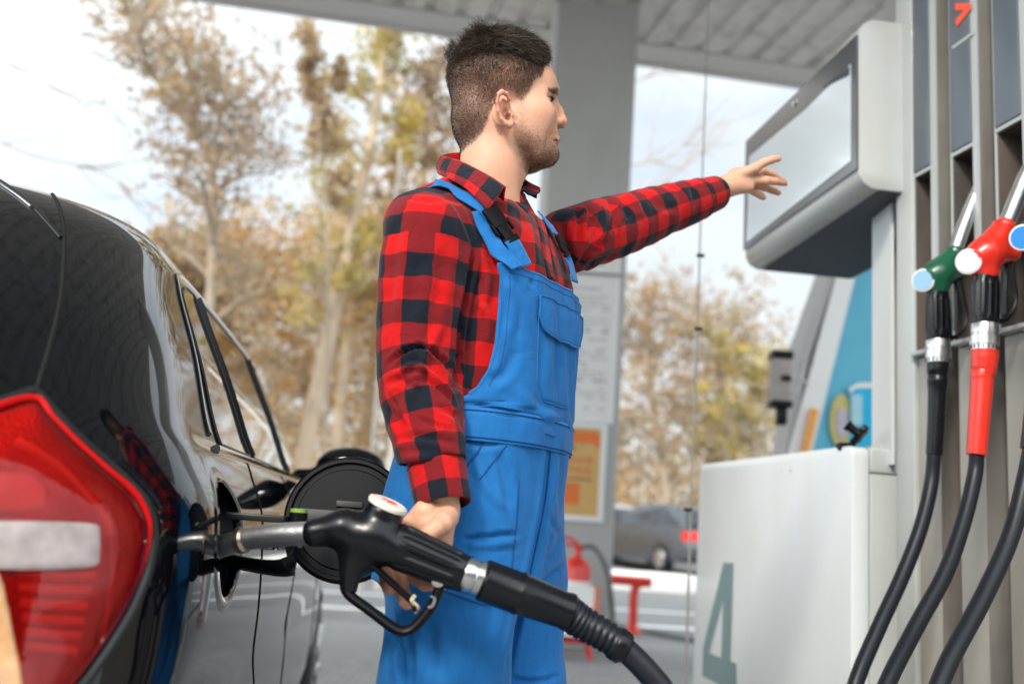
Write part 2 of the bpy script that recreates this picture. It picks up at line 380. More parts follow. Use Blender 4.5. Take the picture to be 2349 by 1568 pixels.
MB().box((sx0+.10, ye-.180, sz0+.05), (sx1-.14, ye-.177, sz1-.18)).build('white_square', M['white'], sb)
text_mesh('П', .2, 'letter', M['orange'], (sx0+.12, ye-.184, sz0+.07), (1, 0, 0), (0, 0, 1), sb, .001)
q = MB()
for x in (sx0-.05, sx1-.05):
    for y in (ye-.12, ye+.12): MB().tube([(x, y, sz0), (x+.03, y, 0.005)], .014, 8).build('leg', M['redplastic'], sb)
MB().tube(spline([atz(1400, 1425, .02), atz(1480, 1437, .02), atz(1560, 1480, .02), atz(1640, 1530, .02), atz(1800, 1570, .02)], 10), .02, 8)
gh = MB().tube(spline([(1.2, 11.6, .03), (1.5, 10.6, .03), (2.1, 9.6, .03), (2.6, 8.6, .03), (3.3, 7.4, .03)], 10), .03, 8).build('ground_hose', mat('dullgrey', (.16, .18, .18), .7))
tag(gh, 'dull grey hose lying across the ground past the red barrier', 'hose')

# white kerb island
kz = ground_z(0, 17.5)
kb = MB(); kc = at(1480, 1300, 18.)
poly = [(-6, 0), (kc[0]+.55, 0), (kc[0]+.85, .25), (kc[0]+.9, .6), (kc[0]+.75, 1.0), (kc[0]+.3, 1.25), (-6, 1.25)]
kb.prism(poly, (0, 17.3, kz-.02), (1, 0, 0), (0, 1, 0), (0, 0, 1), .30, bev=.05)
ko = kb.build('kerb_island', mat('whitekerb', (.82, .80, .76), .7, var=.1)); tag(ko, 'low white painted kerb island in front of the parked cars', 'kerb')

# low beige wall behind the cars
wz = .9
wl = MB().box((-14, 42, .2), (30, 42.4, 2.05)); wo = wl.build('boundary_wall', mat('peachwall', (.66, .46, .31), .8, var=.1, vscale=1)); tag(wo, 'long low peach wall behind the parked cars', 'wall')

def parked_car(name, label, paint, loc, rot, estate=True):
    o = thing(name, label, 'car', loc, 'cars parked beyond the kerb')
    c, s = math.cos(rot), math.sin(rot)
    def T(V): 
        V = np.asarray(V); return np.stack([loc[0]+V[:, 0]*c-V[:, 1]*s, loc[1]+V[:, 0]*s+V[:, 1]*c, loc[2]+V[:, 2]], 1)
    # x: length (front +), y: width
    st = [(-2.25, .42, .62, .78), (-2.2, .34, .95, .84), (-1.9, .28, 1.02, .88), (-1, .25, 1.0, .9), (0, .25, .98, .9), (.9, .25, .95, .9), (1.5, .25, .90, .88), (2.1, .30, .80, .82), (2.3, .40, .62, .70)]
    G = []
    for x, z0, z1, hw in st:
        G.append([(x, -hw, z0), (x, -hw-.02, (z0+z1)/2), (x, -hw+.04, z1), (x, -hw*.5, z1+.03), (x, hw*.5, z1+.03), (x, hw-.04, z1), (x, hw+.02, (z0+z1)/2), (x, hw, z0)])
    G = np.array(G); q = MB(); q.grid(np.stack([T(g) for g in G]), close_v=True)
    nn = G.shape[1]; q.f.append(tuple(range(nn))); q.f.append(tuple((len(st)-1)*nn+j for j in range(nn))[::-1])
    q.build('body', paint, o, angle=35)
    ct = ([(-2.1, 0.98, .80), (-1.75, 1.42, .66), (-1.0, 1.50, .62), (.2, 1.48, .62), (.75, 1.30, .66), (1.35, .96, .76)] if estate else [(-1.7, 1.0, .80), (-1.0, 1.38, .64), (-.3, 1.45, .62), (.2, 1.43, .62), (.75, 1.28, .66), (1.35, .96, .76)])
    G = [T(np.array([(x, -.80, .93), (x, -hw, z), (x, hw, z), (x, .80, .93)])) for x, z, hw in ct]
    MB().grid(np.stack(G)).build('cabin', paint, o, angle=25)
    g = MB()
    for s_ in (-1, 1):
        for a, b in ((0, 2), (2, 4), (4, 5)):
            xa, za, ha = ct[a]; xb, zb, hb_ = ct[b]
            def pt(x, z, h, f): return (x, s_*(.80+(h-.80)*f+.012), .95+(z-.95)*f)
            g.add(T(np.array([pt(xa+.08, za, ha, .1), pt(xb-.04, zb, hb_, .1), pt(xb-.04, zb, hb_, .85), pt(xa+.08, za, ha, .85)])), [(0, 1, 2, 3)])
    for a in (0, 4):
        xa, za, ha = ct[a]; xb, zb, hb_ = ct[a+1]; e = -.012 if a == 0 else .012
        g.add(T(np.array([(xa+e, -ha+.08, za+.03+.02), (xb+e, -hb_+.06, zb-.02), (xb+e, hb_-.06, zb-.02), (xa+e, ha-.08, za+.05)])), [(0, 1, 2, 3)])
    g.build('window', mat('carglass', (.02, .025, .03), .05), o, smooth=False)
    for x in (-1.35, 1.4):
        for s_ in (-1, 1):
            pc = T(np.array([(x, s_*.86, .32)]))[0]; ax = T(np.array([(x, s_*1.86, .32)]))[0]-pc
            wh = MB().lathe(pc-ax*.12, ax, [(0, .30), (.02, .325), (.18, .325), (.20, .29), (.20, .23)], 20).build('wheel', M['rubber'], o)
            MB().lathe(pc+ax*.06, ax, [(0, .22), (.025, .2), (.03, .05)], 12).build('rim', M['alu'], wh)
    for s_ in (-1, 1):
        MB().box((-2.25, s_*.5, .72), (-2.10, s_*.86, .92), T).build('taillight', mat('tl', (.75, .03, .02), .25), o)
        MB().box((2.05, s_*.45, .62), (2.27, s_*.76, .74), T).build('headlight', M['white'], o)
    MB().box((-2.27, -.25, .55), (-2.24, .25, .66), T).build('number_plate', M['white'], o)
    return o
silver = mat('silverpaint', (.10, .11, .125), .25, metal=.6, coat=.5)
parked_car('parked_car', 'dark grey estate car with red tail lamps parked beyond the kerb', silver, (at(1560, 1230, 21.5)[0], 23.5, ground_z(0, 23.5)), R(112))
parked_car('parked_car', 'pale blue small car parked left of the dark grey estate', mat('paleblue', (.55, .62, .66), .25, metal=.2, coat=.5), (at(1428, 1230, 27)[0]-.4, 27, ground_z(0, 27)), R(-75), False)

# hanging hose / cable with clips
wx = at(1605, 550, 3.5)
cb = thing('hanging_cable', 'thin cable with clips hanging from the canopy by the pump', 'cable', (wx[0], 3.5, 0))
MB().tube([at(1628, -60, 3.5), at(1616, 270, 3.5), at(1606, 545, 3.5), at(1600, 760, 3.5), at(1586, 1110, 3.5), at(1572, 1600, 3.5)], [.0025, .0025, .003, .0035, .0045, .0045], 8).build('line', mat('cable', (.22, .22, .2), .6), cb)
q = MB()
for x, y in ((1607, 586), (1602, 754), (1578, 1168)):
    c = at(x, y, 3.5); q.box(c-np.array([.014, .006, .006]), c+np.array([.014, .006, .006]), bev=.002)
q.build('clip', M['matteblack'], cb)

# pylon / building side to the right behind the pump
Yk = 7.0
def K(x, y, Y=Yk): return at(x, y, Y)
bd = thing('sloping_sign_structure', 'sloping white frame with cyan banner behind the pump', 'sign', K(1950, 1030, Yk))
def slab(mb, pts, th, Y=Yk):
    A = np.array([K(x, y, Y) for x, y in pts]); n = len(A); B = A+np.array([0, th, 0])
    F = [tuple(range(n)), tuple(range(2*n-1, n-1, -1))]+[(i, (i+1) % n, n+(i+1) % n, n+i) for i in range(n)]
    return mb.add(np.concatenate([A, B]), F)
slab(MB(), [(1985, 520), (2200, 520), (2200, 1500), (1800, 1500), (1862, 1030)], .25, Yk+.02).build('banner', mat('cyan', (.10, .42, .58), .5, var=.35, vscale=1.2), bd, smooth=False)
slab(MB(), [(1950, 520), (1990, 520), (1865, 1030), (1845, 1150), (1790, 1150), (1812, 1030)], .3, Yk-.08).build('frame_beam', M['frame_white'], bd, smooth=False)
slab(MB(), [(1935, 520), (1952, 520), (1850, 840), (1800, 1150), (1785, 1150), (1835, 800)], .35, Yk-.05).build('grey_beam', M['column'], bd, smooth=False)
slab(MB(), [(1862, 935), (1878, 940), (1850, 1060), (1836, 1055)], .03, Yk-.12).build('orange_strip', mat('stripo', (.80, .34, .06), .5), bd, smooth=False)
slab(MB(), [(1950, 900), (1965, 888), (2060, 888), (2060, 1080), (1948, 1080)], .03, Yk-.02).build('blue_carton', mat('cyan2', (.0, .42, .70), .5), bd, smooth=False)
slab(MB(), [(1953, 905), (1978, 905), (1978, 975), (1953, 975)], .03, Yk-.04).build('pale_lines', mat('pale', (.35, .60, .68), .5), bd, smooth=False)
slab(MB(), [(1948, 890), (1968, 878), (2060, 876), (2060, 888), (1965, 890), (1950, 900)], .03, Yk-.03).build('white_top', M['white'], bd, smooth=False)
yg = [(1930+26*math.cos(a), 965+62*math.sin(a)) for a in np.linspace(0, 2*math.pi, 20, endpoint=False)]
slab(MB(), yg, .02, Yk-.01).build('yellow_emblem', mat('yel', (.55, .50, .18), .5, var=.3), bd, smooth=False)
yg = [(1932+14*math.cos(a), 970+36*math.sin(a)) for a in np.linspace(0, 2*math.pi, 20, endpoint=False)]
slab(MB(), yg, .02, Yk-.02).build('emblem_centre', mat('gr', (.45, .42, .48), .5, var=.3), bd, smooth=False)
# grey device box on the frame
Yd = 6.2
dv = thing('floodlight_box', 'weathered grey box with black ends mounted on the sloping frame', 'lamp', at(1795, 970, Yd))
A = at(1773, 930, Yd); B = at(1820, 805, Yd)
MB().box((A[0], Yd, at(1795, 925, Yd)[2]), (B[0]-.01, Yd+.12, at(1795, 820, Yd)[2]), bev=.008).build('case', mat('casegrey', (.30, .27, .25), .6, var=.3), dv)
MB().box((A[0]-.004, Yd-.01, at(1795, 822, Yd)[2]), (B[0]+.0, Yd+.13, at(1795, 803, Yd)[2]), bev=.006).build('cap', M['matteblack'], dv)
MB().box((A[0]-.006, Yd-.01, at(1795, 933, Yd)[2]), (B[0]+.0, Yd+.13, at(1795, 918, Yd)[2]), bev=.006).build('base', M['matteblack'], dv)
MB().box((A[0]+.05, Yd-.012, at(1795, 873, Yd)[2]), (A[0]+.11, Yd-.001, at(1795, 860, Yd)[2])).build('slot', M['matteblack'], dv)
MB().box((A[0]+.04, Yd+.02, at(1795, 972, Yd)[2]), (A[0]+.10, Yd+.10, at(1795, 934, Yd)[2]), bev=.01).build('plug', M['matteblack'], dv)
MB().tube(spline([(B[0]-.03, Yd+.05, A[2]+.12), (B[0]+.12, Yd+.3, A[2]+.16), (B[0]+.3, Yk-.1, A[2]+.45)], 8), .012, 8).tube([(B[0]-.03, Yd+.05, A[2]+.2), (B[0]+.3, Yk-.1, A[2]+.28)], .012, 8).build('bracket', M['column'], dv)

# light poles at left of the man
for i, (x, yb_, yt, Y, rr) in enumerate(((852, 1050, 190, 11., .022), (893, 1090, 500, 14., .045))):
    b = at(x, yb_, Y); mbp = MB(); mbp.lathe((b[0], Y, ground_z(0, Y)), (0, 0, 1), [(0, rr*1.6), (.5, rr*1.5), (.55, rr), (5.2 if i == 0 else 4.0, rr*.8)], 14)
    po = mbp.build('metal_pole', mat('poleshade%d' % i, (.62, .56, .48), .5)); tag(po, ['slim pale pole standing by the trees left of the man', 'thicker short pale pole right against the man\'s elbow'][i], 'pole')

# ------------------------------------------------------------------ trees
def leafmat(name, cols):
    m = bpy.data.materials.new(name); n, l = nodes(m); p = n['Principled BSDF']; p.inputs['Roughness'].default_value = .6
    at_ = n.new('ShaderNodeAttribute'); at_.attribute_name = 'tone'
    cr = n.new('ShaderNodeValToRGB'); e = cr.color_ramp.elements
    e[0].color = cols[0]+(1,); e[0].position = 0; e[1].color = cols[-1]+(1,); e[1].position = 1
    for i, c in enumerate(cols[1:-1]): k = e.new((i+1)/(len(cols)-1)); k.color = c+(1,)
    l.new(at_.outputs['Fac'], cr.inputs[0]); l.new(cr.outputs[0], p.inputs['Base Color'])
    tr = n.new('ShaderNodeBsdfTranslucent'); l.new(cr.outputs[0], tr.inputs[0]); mx = n.new('ShaderNodeMixShader'); mx.inputs[0].default_value = .45
    l.new(p.outputs[0], mx.inputs[1]); l.new(tr.outputs[0], mx.inputs[2]); l.new(mx.outputs[0], n['Material Output'].inputs[0]); return m
LEAF_B = leafmat('brown_leaves', [(.24, .17, .095), (.36, .25, .14), (.46, .32, .17), (.38, .32, .17)])
LEAF_O = leafmat('orange_leaves', [(.32, .18, .08), (.46, .27, .11), (.56, .37, .14), (.42, .33, .16)])
LEAF_G = leafmat('olive_leaves', [(.24, .22, .10), (.36, .32, .14), (.50, .40, .12), (.66, .46, .08)])
LEAF_Y = leafmat('yellow_leaves', [(.55, .36, .05), (.70, .48, .06), (.45, .34, .10)])
BARK = mat('bark', (.34, .27, .20), .9, var=.3, vscale=3, bump=.6, bscale=12)
BARKP = mat('palebark', (.46, .36, .26), .9, var=.25, vscale=3, bump=.5, bscale=12)
def leaves(centres, sizes, per, rs, leaf=.07):
    """many single leaf faces scattered through clump volumes"""
    V = []; T = []
    for c, s_, k in zip(centres, sizes, per):
        k = int(k)
        if k < 1: continue
        d = rs.normal(size=(k, 3)); d /= np.linalg.norm(d, axis=1)[:, None]; rr = rs.random(k)**.45
        pos = np.asarray(c)+d*rr[:, None]*np.asarray(s_)
        a = rs.normal(size=(k, 3)); a /= np.linalg.norm(a, axis=1)[:, None]
        b = rs.normal(size=(k, 3)); b -= a*np.sum(a*b, 1)[:, None]; b /= np.linalg.norm(b, axis=1)[:, None]
        z = (leaf*(.6+.8*rs.random(k)))[:, None]
        V.append(np.stack([pos-a*z, pos+b*z*.55, pos+a*z, pos-b*z*.55], 1).reshape(-1, 3))
        T.append(np.repeat(np.clip(rs.random()*.6+rs.random(k)*.4, 0, 1), 4))
    return np.concatenate(V), np.concatenate(T)
def leaf_object(name, V, T, material, parent=None, kind=None):
    k = len(V)//4; me = bpy.data.meshes.new(name)
    me.vertices.add(len(V)); me.vertices.foreach_set('co', V.ravel()); me.loops.add(len(V)); me.loops.foreach_set('vertex_index', np.arange(len(V)))
    me.polygons.add(k); me.polygons.foreach_set('loop_start', np.arange(k)*4); me.update(calc_edges=True)
    at_ = me.attributes.new('tone', 'FLOAT', 'POINT'); at_.data.foreach_set('value', T.astype(np.float32))
    return finish(me, name, material, parent, smooth=False, kind=kind)
def tree(name, label, path, rad, nl, leafm, bark=BARK, seed=1, clump=.5, spread=1.6, leaf=.07, start=.3, per=60, up=.5, group='autumn trees around the forecourt', extra=None):
    rs = np.random.default_rng(seed); P = spline(path, 10); o = thing(name, label, 'tree', P[0], group)
    o['group'] = group
    mb = MB(); rr = np.linspace(rad, rad*.25, len(P)); rr[0] *= 1.35; mb.tube(P, rr, 10)
    ce = []; sz = []; pe = []
    for i in range(nl):
        k = int((start+(1-start)*(i+.5)/nl)*(len(P)-1)); b = P[k]; az = rs.random()*2*np.pi; ln = spread*(1.15-.6*k/len(P))*(.6+.7*rs.random())
        d = np.array([math.cos(az), math.sin(az), up+rs.random()*.6]); d /= np.linalg.norm(d)
        q = [b, b+d*ln*.35+[0, 0, .03], b+d*ln*.7+rs.normal(size=3)*.12*ln, b+d*ln+rs.normal(size=3)*.15*ln+[0, 0, .1*ln]]
        Q = spline(q, 4); mb.tube(Q, np.linspace(rr[k]*.5, .008, len(Q)), 6)
        for t in (.45, .65, .8, 1.0):
            c = Q[int(t*(len(Q)-1))]
            for w_ in range(3):
                e = rs.normal(size=3); e[2] = abs(e[2])*.6; e /= np.linalg.norm(e); c2 = c+e*ln*.38*(.5+rs.random())
                mb.tube([c, (c+c2)/2+rs.normal(size=3)*.04, c2], [.015, .011, .005], 4, cap=False)
                if rs.random() < .75: ce.append(c2); sz.append(np.array([1, 1, .8])*clump*(.4+.9*rs.random())); pe.append(per*.62*(.3+1.4*rs.random()))
    mb.build('trunk', bark, o)
    if extra:
        for c, s_, k in extra: ce.append(c); sz.append(np.array(s_)); pe.append(k)
    V, T = leaves(ce, sz, pe, rs, leaf); leaf_object('crown', V, T, leafm, o)
    return o
def TP(pts, Y): return [at(x, y, Y+dy) for x, y, dy in pts]
def base(x, Y): return at(x, 1200, Y)*np.array([1, 1, 0])+np.array([0, 0, ground_z(0, Y)])
tree('brown_leaved_tree', 'forked tree with sparse brown leaves directly above the black car', [base(470, 14)]+TP([(485, 640, 0), (489, 420, .1), (470, 340, .2), (390, 230, .3), (330, 120, .4), (290, -80, .5)], 14), .085, 54, LEAF_B, seed=3, spread=1.45, clump=.50, per=13, start=.14, leaf=.055)
MBf = MB().tube(spline(TP([(489, 400, 0), (492, 330, 0), (515, 220, 0), (490, 90, 0), (488, -80, 0)], 14.0), 8), np.linspace(.05, .022, 33), 8)
fk = MBf.build('bare_tree_fork', BARK); tag(fk, 'bare upright branch rising from the fork above the car roof', 'branch')
tree('brown_leaved_tree', 'broad brown bush-like tree just above the car windows', [base(440, 17)]+TP([(430, 900, 0), (410, 740, 0), (405, 640, 0)], 17), .10, 36, LEAF_B, seed=5, spread=1.35, clump=.40, per=44, start=.1)
tree('pale_trunk_tree', 'tall pale trunk leaning right with yellow leaf tufts at its top', [base(690, 19)]+TP([(700, 1040, 0), (745, 820, 0), (800, 560, 0), (850, 330, 0), (880, 120, 0), (895, -60, 0)], 19), .20, 22, LEAF_G, BARKP, seed=8, spread=1.2, clump=.32, per=30, start=.35,
     extra=[(at(890, 92, 19), (.28, .28, .35), 300), (at(945, 270, 19), (.3, .3, .35), 160), (at(925, 350, 19), (.35, .3, .4), 160)])
tree('pale_trunk_tree', 'second pale trunk close behind the leaning one', [base(760, 21)]+TP([(775, 1000, 0), (800, 760, 0), (835, 620, 0), (905, 400, 0), (930, 200, 0)], 21), .16, 16, LEAF_O, BARKP, seed=9, spread=1.2, clump=.35, per=26, start=.35)
tree('thin_tree', 'thin straight tree with round leaf tufts left of the leaning trunk', [base(745, 17)]+TP([(750, 900, 0), (752, 600, 0), (742, 400, 0), (735, 250, 0), (700, 90, 0)], 17), .045, 10, LEAF_B, seed=12, spread=.5, clump=.2, per=16, start=.5,
     extra=[(at(703, 78, 17), (.30, .30, .36), 190), (at(728, 210, 17), (.32, .32, .45), 190), (at(740, 300, 17), (.30, .30, .30), 170), (at(700, 160, 17), (.2, .2, .3), 150), (at(780, 170, 17), (.16, .16, .4), 220)])
tree('brown_leaved_tree', 'bushy tree with orange leaves beside the car windows', [base(640, 22)]+TP([(630, 950, 0), (610, 750, 0), (600, 620, 0)], 22), .11, 40, LEAF_O, seed=15, spread=2.6, clump=.6, per=34, start=.05)
tree('brown_leaved_tree', 'ochre leaved tree between the pale trunks and the man', [base(850, 24)]+TP([(850, 900, 0), (860, 700, 0), (850, 560, 0)], 24), .11, 42, LEAF_O, seed=16, spread=2.8, clump=.6, per=36, start=.05)
tree('brown_leaved_tree', 'tall thin brown tree partly hidden by the man\'s shoulder', [base(985, 20)]+TP([(985, 800, 0), (975, 400, 0), (1000, 150, 0)], 20), .08, 26, LEAF_B, seed=18, spread=1.4, clump=.3, per=22, start=.35)
tree('bare_brown_tree', 'brown tree with sky showing through just right of the column', [base(1500, 26)]+TP([(1530, 1150, 0), (1500, 950, 0), (1480, 800, 0), (1490, 700, 0)], 26), .15, 34, LEAF_B, seed=21, spread=2.2, clump=.4, per=24, start=.2)
tree('bare_brown_tree', 'brown tree standing behind the hanging cable', [base(1630, 28)]+TP([(1640, 1100, 0), (1660, 900, 0), (1650, 760, 0)], 28), .15, 34, LEAF_B, seed=22, spread=2.3, clump=.4, per=22, start=.2)
tree('bare_brown_tree', 'ochre tree whose branches reach toward the sloping frame', [base(1740, 26)]+TP([(1735, 1050, 0), (1720, 940, 0), (1740, 860, 0)], 26), .12, 30, LEAF_G, seed=23, spread=2.0, clump=.4, per=26, start=.1)
# bare twigs high up at the left edge and to the right of the column
def twigs(name, label, starts, Y, seed, n=14, ln=1.4, r0=.03):
    rs = np.random.default_rng(seed); mb = MB()
    for (x0, y0, x1, y1) in starts:
        a = at(x0, y0, Y); b = at(x1, y1, Y); Q = spline([a, a*.65+b*.35+rs.normal(size=3)*.1, a*.3+b*.7+rs.normal(size=3)*.12, b], 6); mb.tube(Q, np.linspace(r0, .006, len(Q)), 6)
        for i in range(n):
            c = Q[rs.integers(3, len(Q))]; d = (b-a)/np.linalg.norm(b-a)+rs.normal(size=3)*.6; d /= np.linalg.norm(d)
            e = c+d*ln*(.3+rs.random()); mb.tube([c, (c+e)/2+rs.normal(size=3)*.06, e], [.010, .006, .003], 4, cap=False)
    o = mb.build(name, BARK); tag(o, label, 'branch'); return o
twigs('bare_branch', 'thin bare branches in the pale sky above the car roof', [(-200, 60, 260, 250), (-150, 240, 420, 520), (-100, -60, 300, 60)], 12, 31, r0=.018)
twigs('bare_branch', 'bare branches in the sky between the column and the display', [(1330, 420, 1600, 300), (1300, 560, 1640, 330), (1350, 250, 1560, 120)], 16, 32, r0=.022)

# far wood: one mass no one could count
rs = np.random.default_rng(5); ce = []; sz = []; pe = []
for i in range(560):
    Y = 32+rs.random()*26; X = (-.62+rs.random()*1.2)*Y
    px, _ = proj((X, Y, 3)); top = np.interp(px, [-400, 150, 350, 600, 760, 960, 1200, 1420, 1560, 1700, 1800, 2000, 2500], [.21, .20, .24, .30, .26, .26, .22, .19, .20, .17, .15, .14, .2])
    z = (rs.random()**1.25)*top*Y+.5
    ce.append((X, Y, z)); s_ = .9+1.3*rs.random(); sz.append((s_, s_, s_*.8)); pe.append(25*s_*s_*(1.25-.9*z/(top*Y)))
V, T = leaves(ce, sz, pe, rs, .13)
leaf_object('far_wood', V, T, LEAF_B, kind='stuff')
ce = []; sz = []; pe = []
for i in range(260):
    Y = 29+rs.random()*8; X = (-.6+rs.random()*1.2)*Y; ce.append((X, Y, .3+rs.random()*2.6)); s_ = .6+rs.random()*.7; sz.append((s_, s_, s_)); pe.append(60*s_*s_)
V, T = leaves(ce, sz, pe, rs, .10)
leaf_object('far_shrubs', V, T, LEAF_O, kind='stuff')
mb = MB()
for i in range(130):
    Y = 30+rs.random()*25; X = (-.6+rs.random()*1.15)*Y; h = Y*(.10+.16*rs.random()); ln = rs.normal()*.12*h
    Q = spline([(X, Y, 0), (X+ln*.4, Y, h*.5), (X+ln, Y, h)], 5); mb.tube(Q, np.linspace(.05+.12*rs.random(), .02, len(Q)), 6)
    for k in range(7):
        c = Q[rs.integers(4, len(Q))]; e = c+np.array([rs.normal()*1.0, rs.normal()*.5, .8+rs.random()*1.5])*.8; mb.tube([c, (c+e)/2+rs.normal(size=3)*.1, e], [.035, .02, .01], 4, cap=False)
mb.build('far_trunks', BARK, kind='stuff')

# ------------------------------------------------------------------ smooth solids (distance fields meshed by surface nets)
def surface_net(D, lo, res):
    nx, ny, nz_ = D.shape; ins = D < 0
    c = [ins[i:nx-1+i, j:ny-1+j, k:nz_-1+k] for i in (0, 1) for j in (0, 1) for k in (0, 1)]
    tot = sum(q.astype(np.int8) for q in c); act = (tot > 0) & (tot < 8); idx = np.argwhere(act)
    if not len(idx): return np.zeros((0, 3)), np.zeros((0, 4), int)
    acc = np.zeros((len(idx), 3)); cnt = np.zeros(len(idx)); I = idx.T
    for ax in range(3):
        o1, o2 = [q for q in range(3) if q != ax]
        for a in (0, 1):
            for b in (0, 1):
                off = [0, 0, 0]; off[o1] = a; off[o2] = b; p0 = [I[q]+off[q] for q in range(3)]; p1 = list(p0); p1[ax] = p0[ax]+1
                d0 = D[tuple(p0)]; d1 = D[tuple(p1)]; k = (d0 < 0) != (d1 < 0)
                t = np.where(k, d0/np.where(k, d0-d1, 1), 0); pt = np.stack([np.full(len(idx), float(off[q])) for q in range(3)], 1); pt[:, ax] = t
                acc += pt*k[:, None]; cnt += k
    V = (idx+acc/cnt[:, None])*res+np.asarray(lo)
    num = np.full(act.shape, -1, np.int64); num[act] = np.arange(len(idx)); F = []
    for ax in range(3):
        sl0 = [slice(None)]*3; sl1 = [slice(None)]*3; sl0[ax] = slice(0, -1); sl1[ax] = slice(1, None)
        a = ins[tuple(sl0)]; b = ins[tuple(sl1)]; e = np.argwhere(a != b)
        o1, o2 = (ax+1) % 3, (ax+2) % 3
        e = e[(e[:, o1] > 0) & (e[:, o2] > 0) & (e[:, o1] < D.shape[o1]-1) & (e[:, o2] < D.shape[o2]-1)]
        q = []
        for da, db in ((-1, -1), (0, -1), (0, 0), (-1, 0)):
            p = e.copy(); p[:, o1] += da; p[:, o2] += db; q.append(num[p[:, 0], p[:, 1], p[:, 2]])
        q = np.stack(q, 1); fl = a[e[:, 0], e[:, 1], e[:, 2]]; q[~fl] = q[~fl][:, ::-1]; F.append(q[(q >= 0).all(1)])
    return V, np.concatenate(F)
def field(fn, lo, hi, res):
    ax = [np.arange(lo[i], hi[i]+res, res) for i in range(3)]
    D = np.empty([len(q) for q in ax], np.float32); Yg, Zg = np.meshgrid(ax[1], ax[2], indexing='ij')
    st = max(1, int(400000/Yg.size))
    for i in range(0, len(ax[0]), st):
        xs_ = ax[0][i:i+st]; P = np.empty((len(xs_), Yg.size, 3)); P[:, :, 0] = xs_[:, None]; P[:, :, 1] = Yg.ravel(); P[:, :, 2] = Zg.ravel()
        D[i:i+st] = fn(P.reshape(-1, 3)).reshape(len(xs_), *Yg.shape)
    return surface_net(D, lo, res)
def smin(a, b, k):
    h = np.clip(.5+.5*(b-a)/k, 0, 1); return b*(1-h)+a*h-k*h*(1-h)
def smax(a, b, k): return -smin(-a, -b, k)
def cap(P, a, b, ra, rb=None, flat=None):
    rb = ra if rb is None else rb; a = np.asarray(a, float); b = np.asarray(b, float); ab = b-a
    t = np.clip(((P-a)@ab)/(ab@ab), 0, 1); return np.linalg.norm(P-a-t[:, None]*ab, axis=1)-(ra+(rb-ra)*t)
def ell(P, c, r, rot=None):
    q = P-np.asarray(c, float)
    if rot is not None: q = q@rot
    r = np.asarray(r, float); k0 = np.linalg.norm(q/r, axis=1); k1 = np.linalg.norm(q/(r*r), axis=1)+1e-9; return k0*(k0-1)/k1
def poly_cap(P, pts, rad, k=.004):
    d = None
    for i in range(len(pts)-1):
        e = cap(P, pts[i], pts[i+1], rad[i], rad[i+1]); d = e if d is None else (np.minimum(d, e) if k == 0 else smin(d, e, k))
    return d
def raw_mesh(name, V, F):
    me = bpy.data.meshes.new(name); F = np.asarray(F); me.vertices.add(len(V)); me.vertices.foreach_set('co', np.asarray(V, np.float32).ravel())
    me.loops.add(F.size); me.loops.foreach_set('vertex_index', F.ravel().astype(np.int32)); me.polygons.add(len(F))
    me.polygons.foreach_set('loop_start', (np.arange(len(F))*F.shape[1]).astype(np.int32)); me.update(calc_edges=True)
    me.polygons.foreach_set('use_smooth', np.ones(len(F), bool)); return me
def solid(name, fn, pts, pad, res, material, parent=None):
    pts = np.asarray(pts); V, F = field(fn, pts.min(0)-pad, pts.max(0)+pad, res); me = raw_mesh(name, V, F)
    return finish(me, name, material, parent, smooth=False)

# ================================================================== PUMP
PT = np.array([.19, -.98, 0]); PT /= np.linalg.norm(PT); PN = np.array([-PT[1]*-1, 0, 0]); PN = np.array([PT[1], -PT[0], 0])   # outward, toward the car
P20 = at(2055, 700, 2.75)
def PP(x, y, off=0.): return hit_plane(x, y, P20+PN*off, PN)
def tz(x, y, off=0.): q = PP(x, y, off)-P20; return float(q@PT), float(q[2]+P20[2])
pf = frame_fn((P20[0], P20[1], 0), PT, PN, (0, 0, 1))
pump = thing('fuel_pump', 'tall grey fuel pump with dark blue panels and hanging nozzles', 'fuel pump', (P20[0]+.3, P20[1]-.2, 0))
pump['label'] = 'tall grey fuel pump with dark blue panels and hanging nozzles'
ZT = 3.25
tb = tz(2095, 700)[0]
MB().box((0, -.30, .02), (tb, 0, ZT), pf, bev=.006).build('corner_pillar', M['pump_grey'], pump)
MB().box((-.55, -.75, 0.004), (1.6, -.301, ZT), pf, bev=.01).build('housing', M['pump_beige'], pump)
zp = tz(2097, 408)[1]; zr = tz(2097, 808)[1]
mods = [(2096.5, 2150, 2138), (2185, 2250, 2238), (2290, 2372, 2356), (2420, 2520, 2500)]
fin = MB(); shell = MB(); pan = MB(); inn = MB(); low = MB(); lip = MB(); lab = None
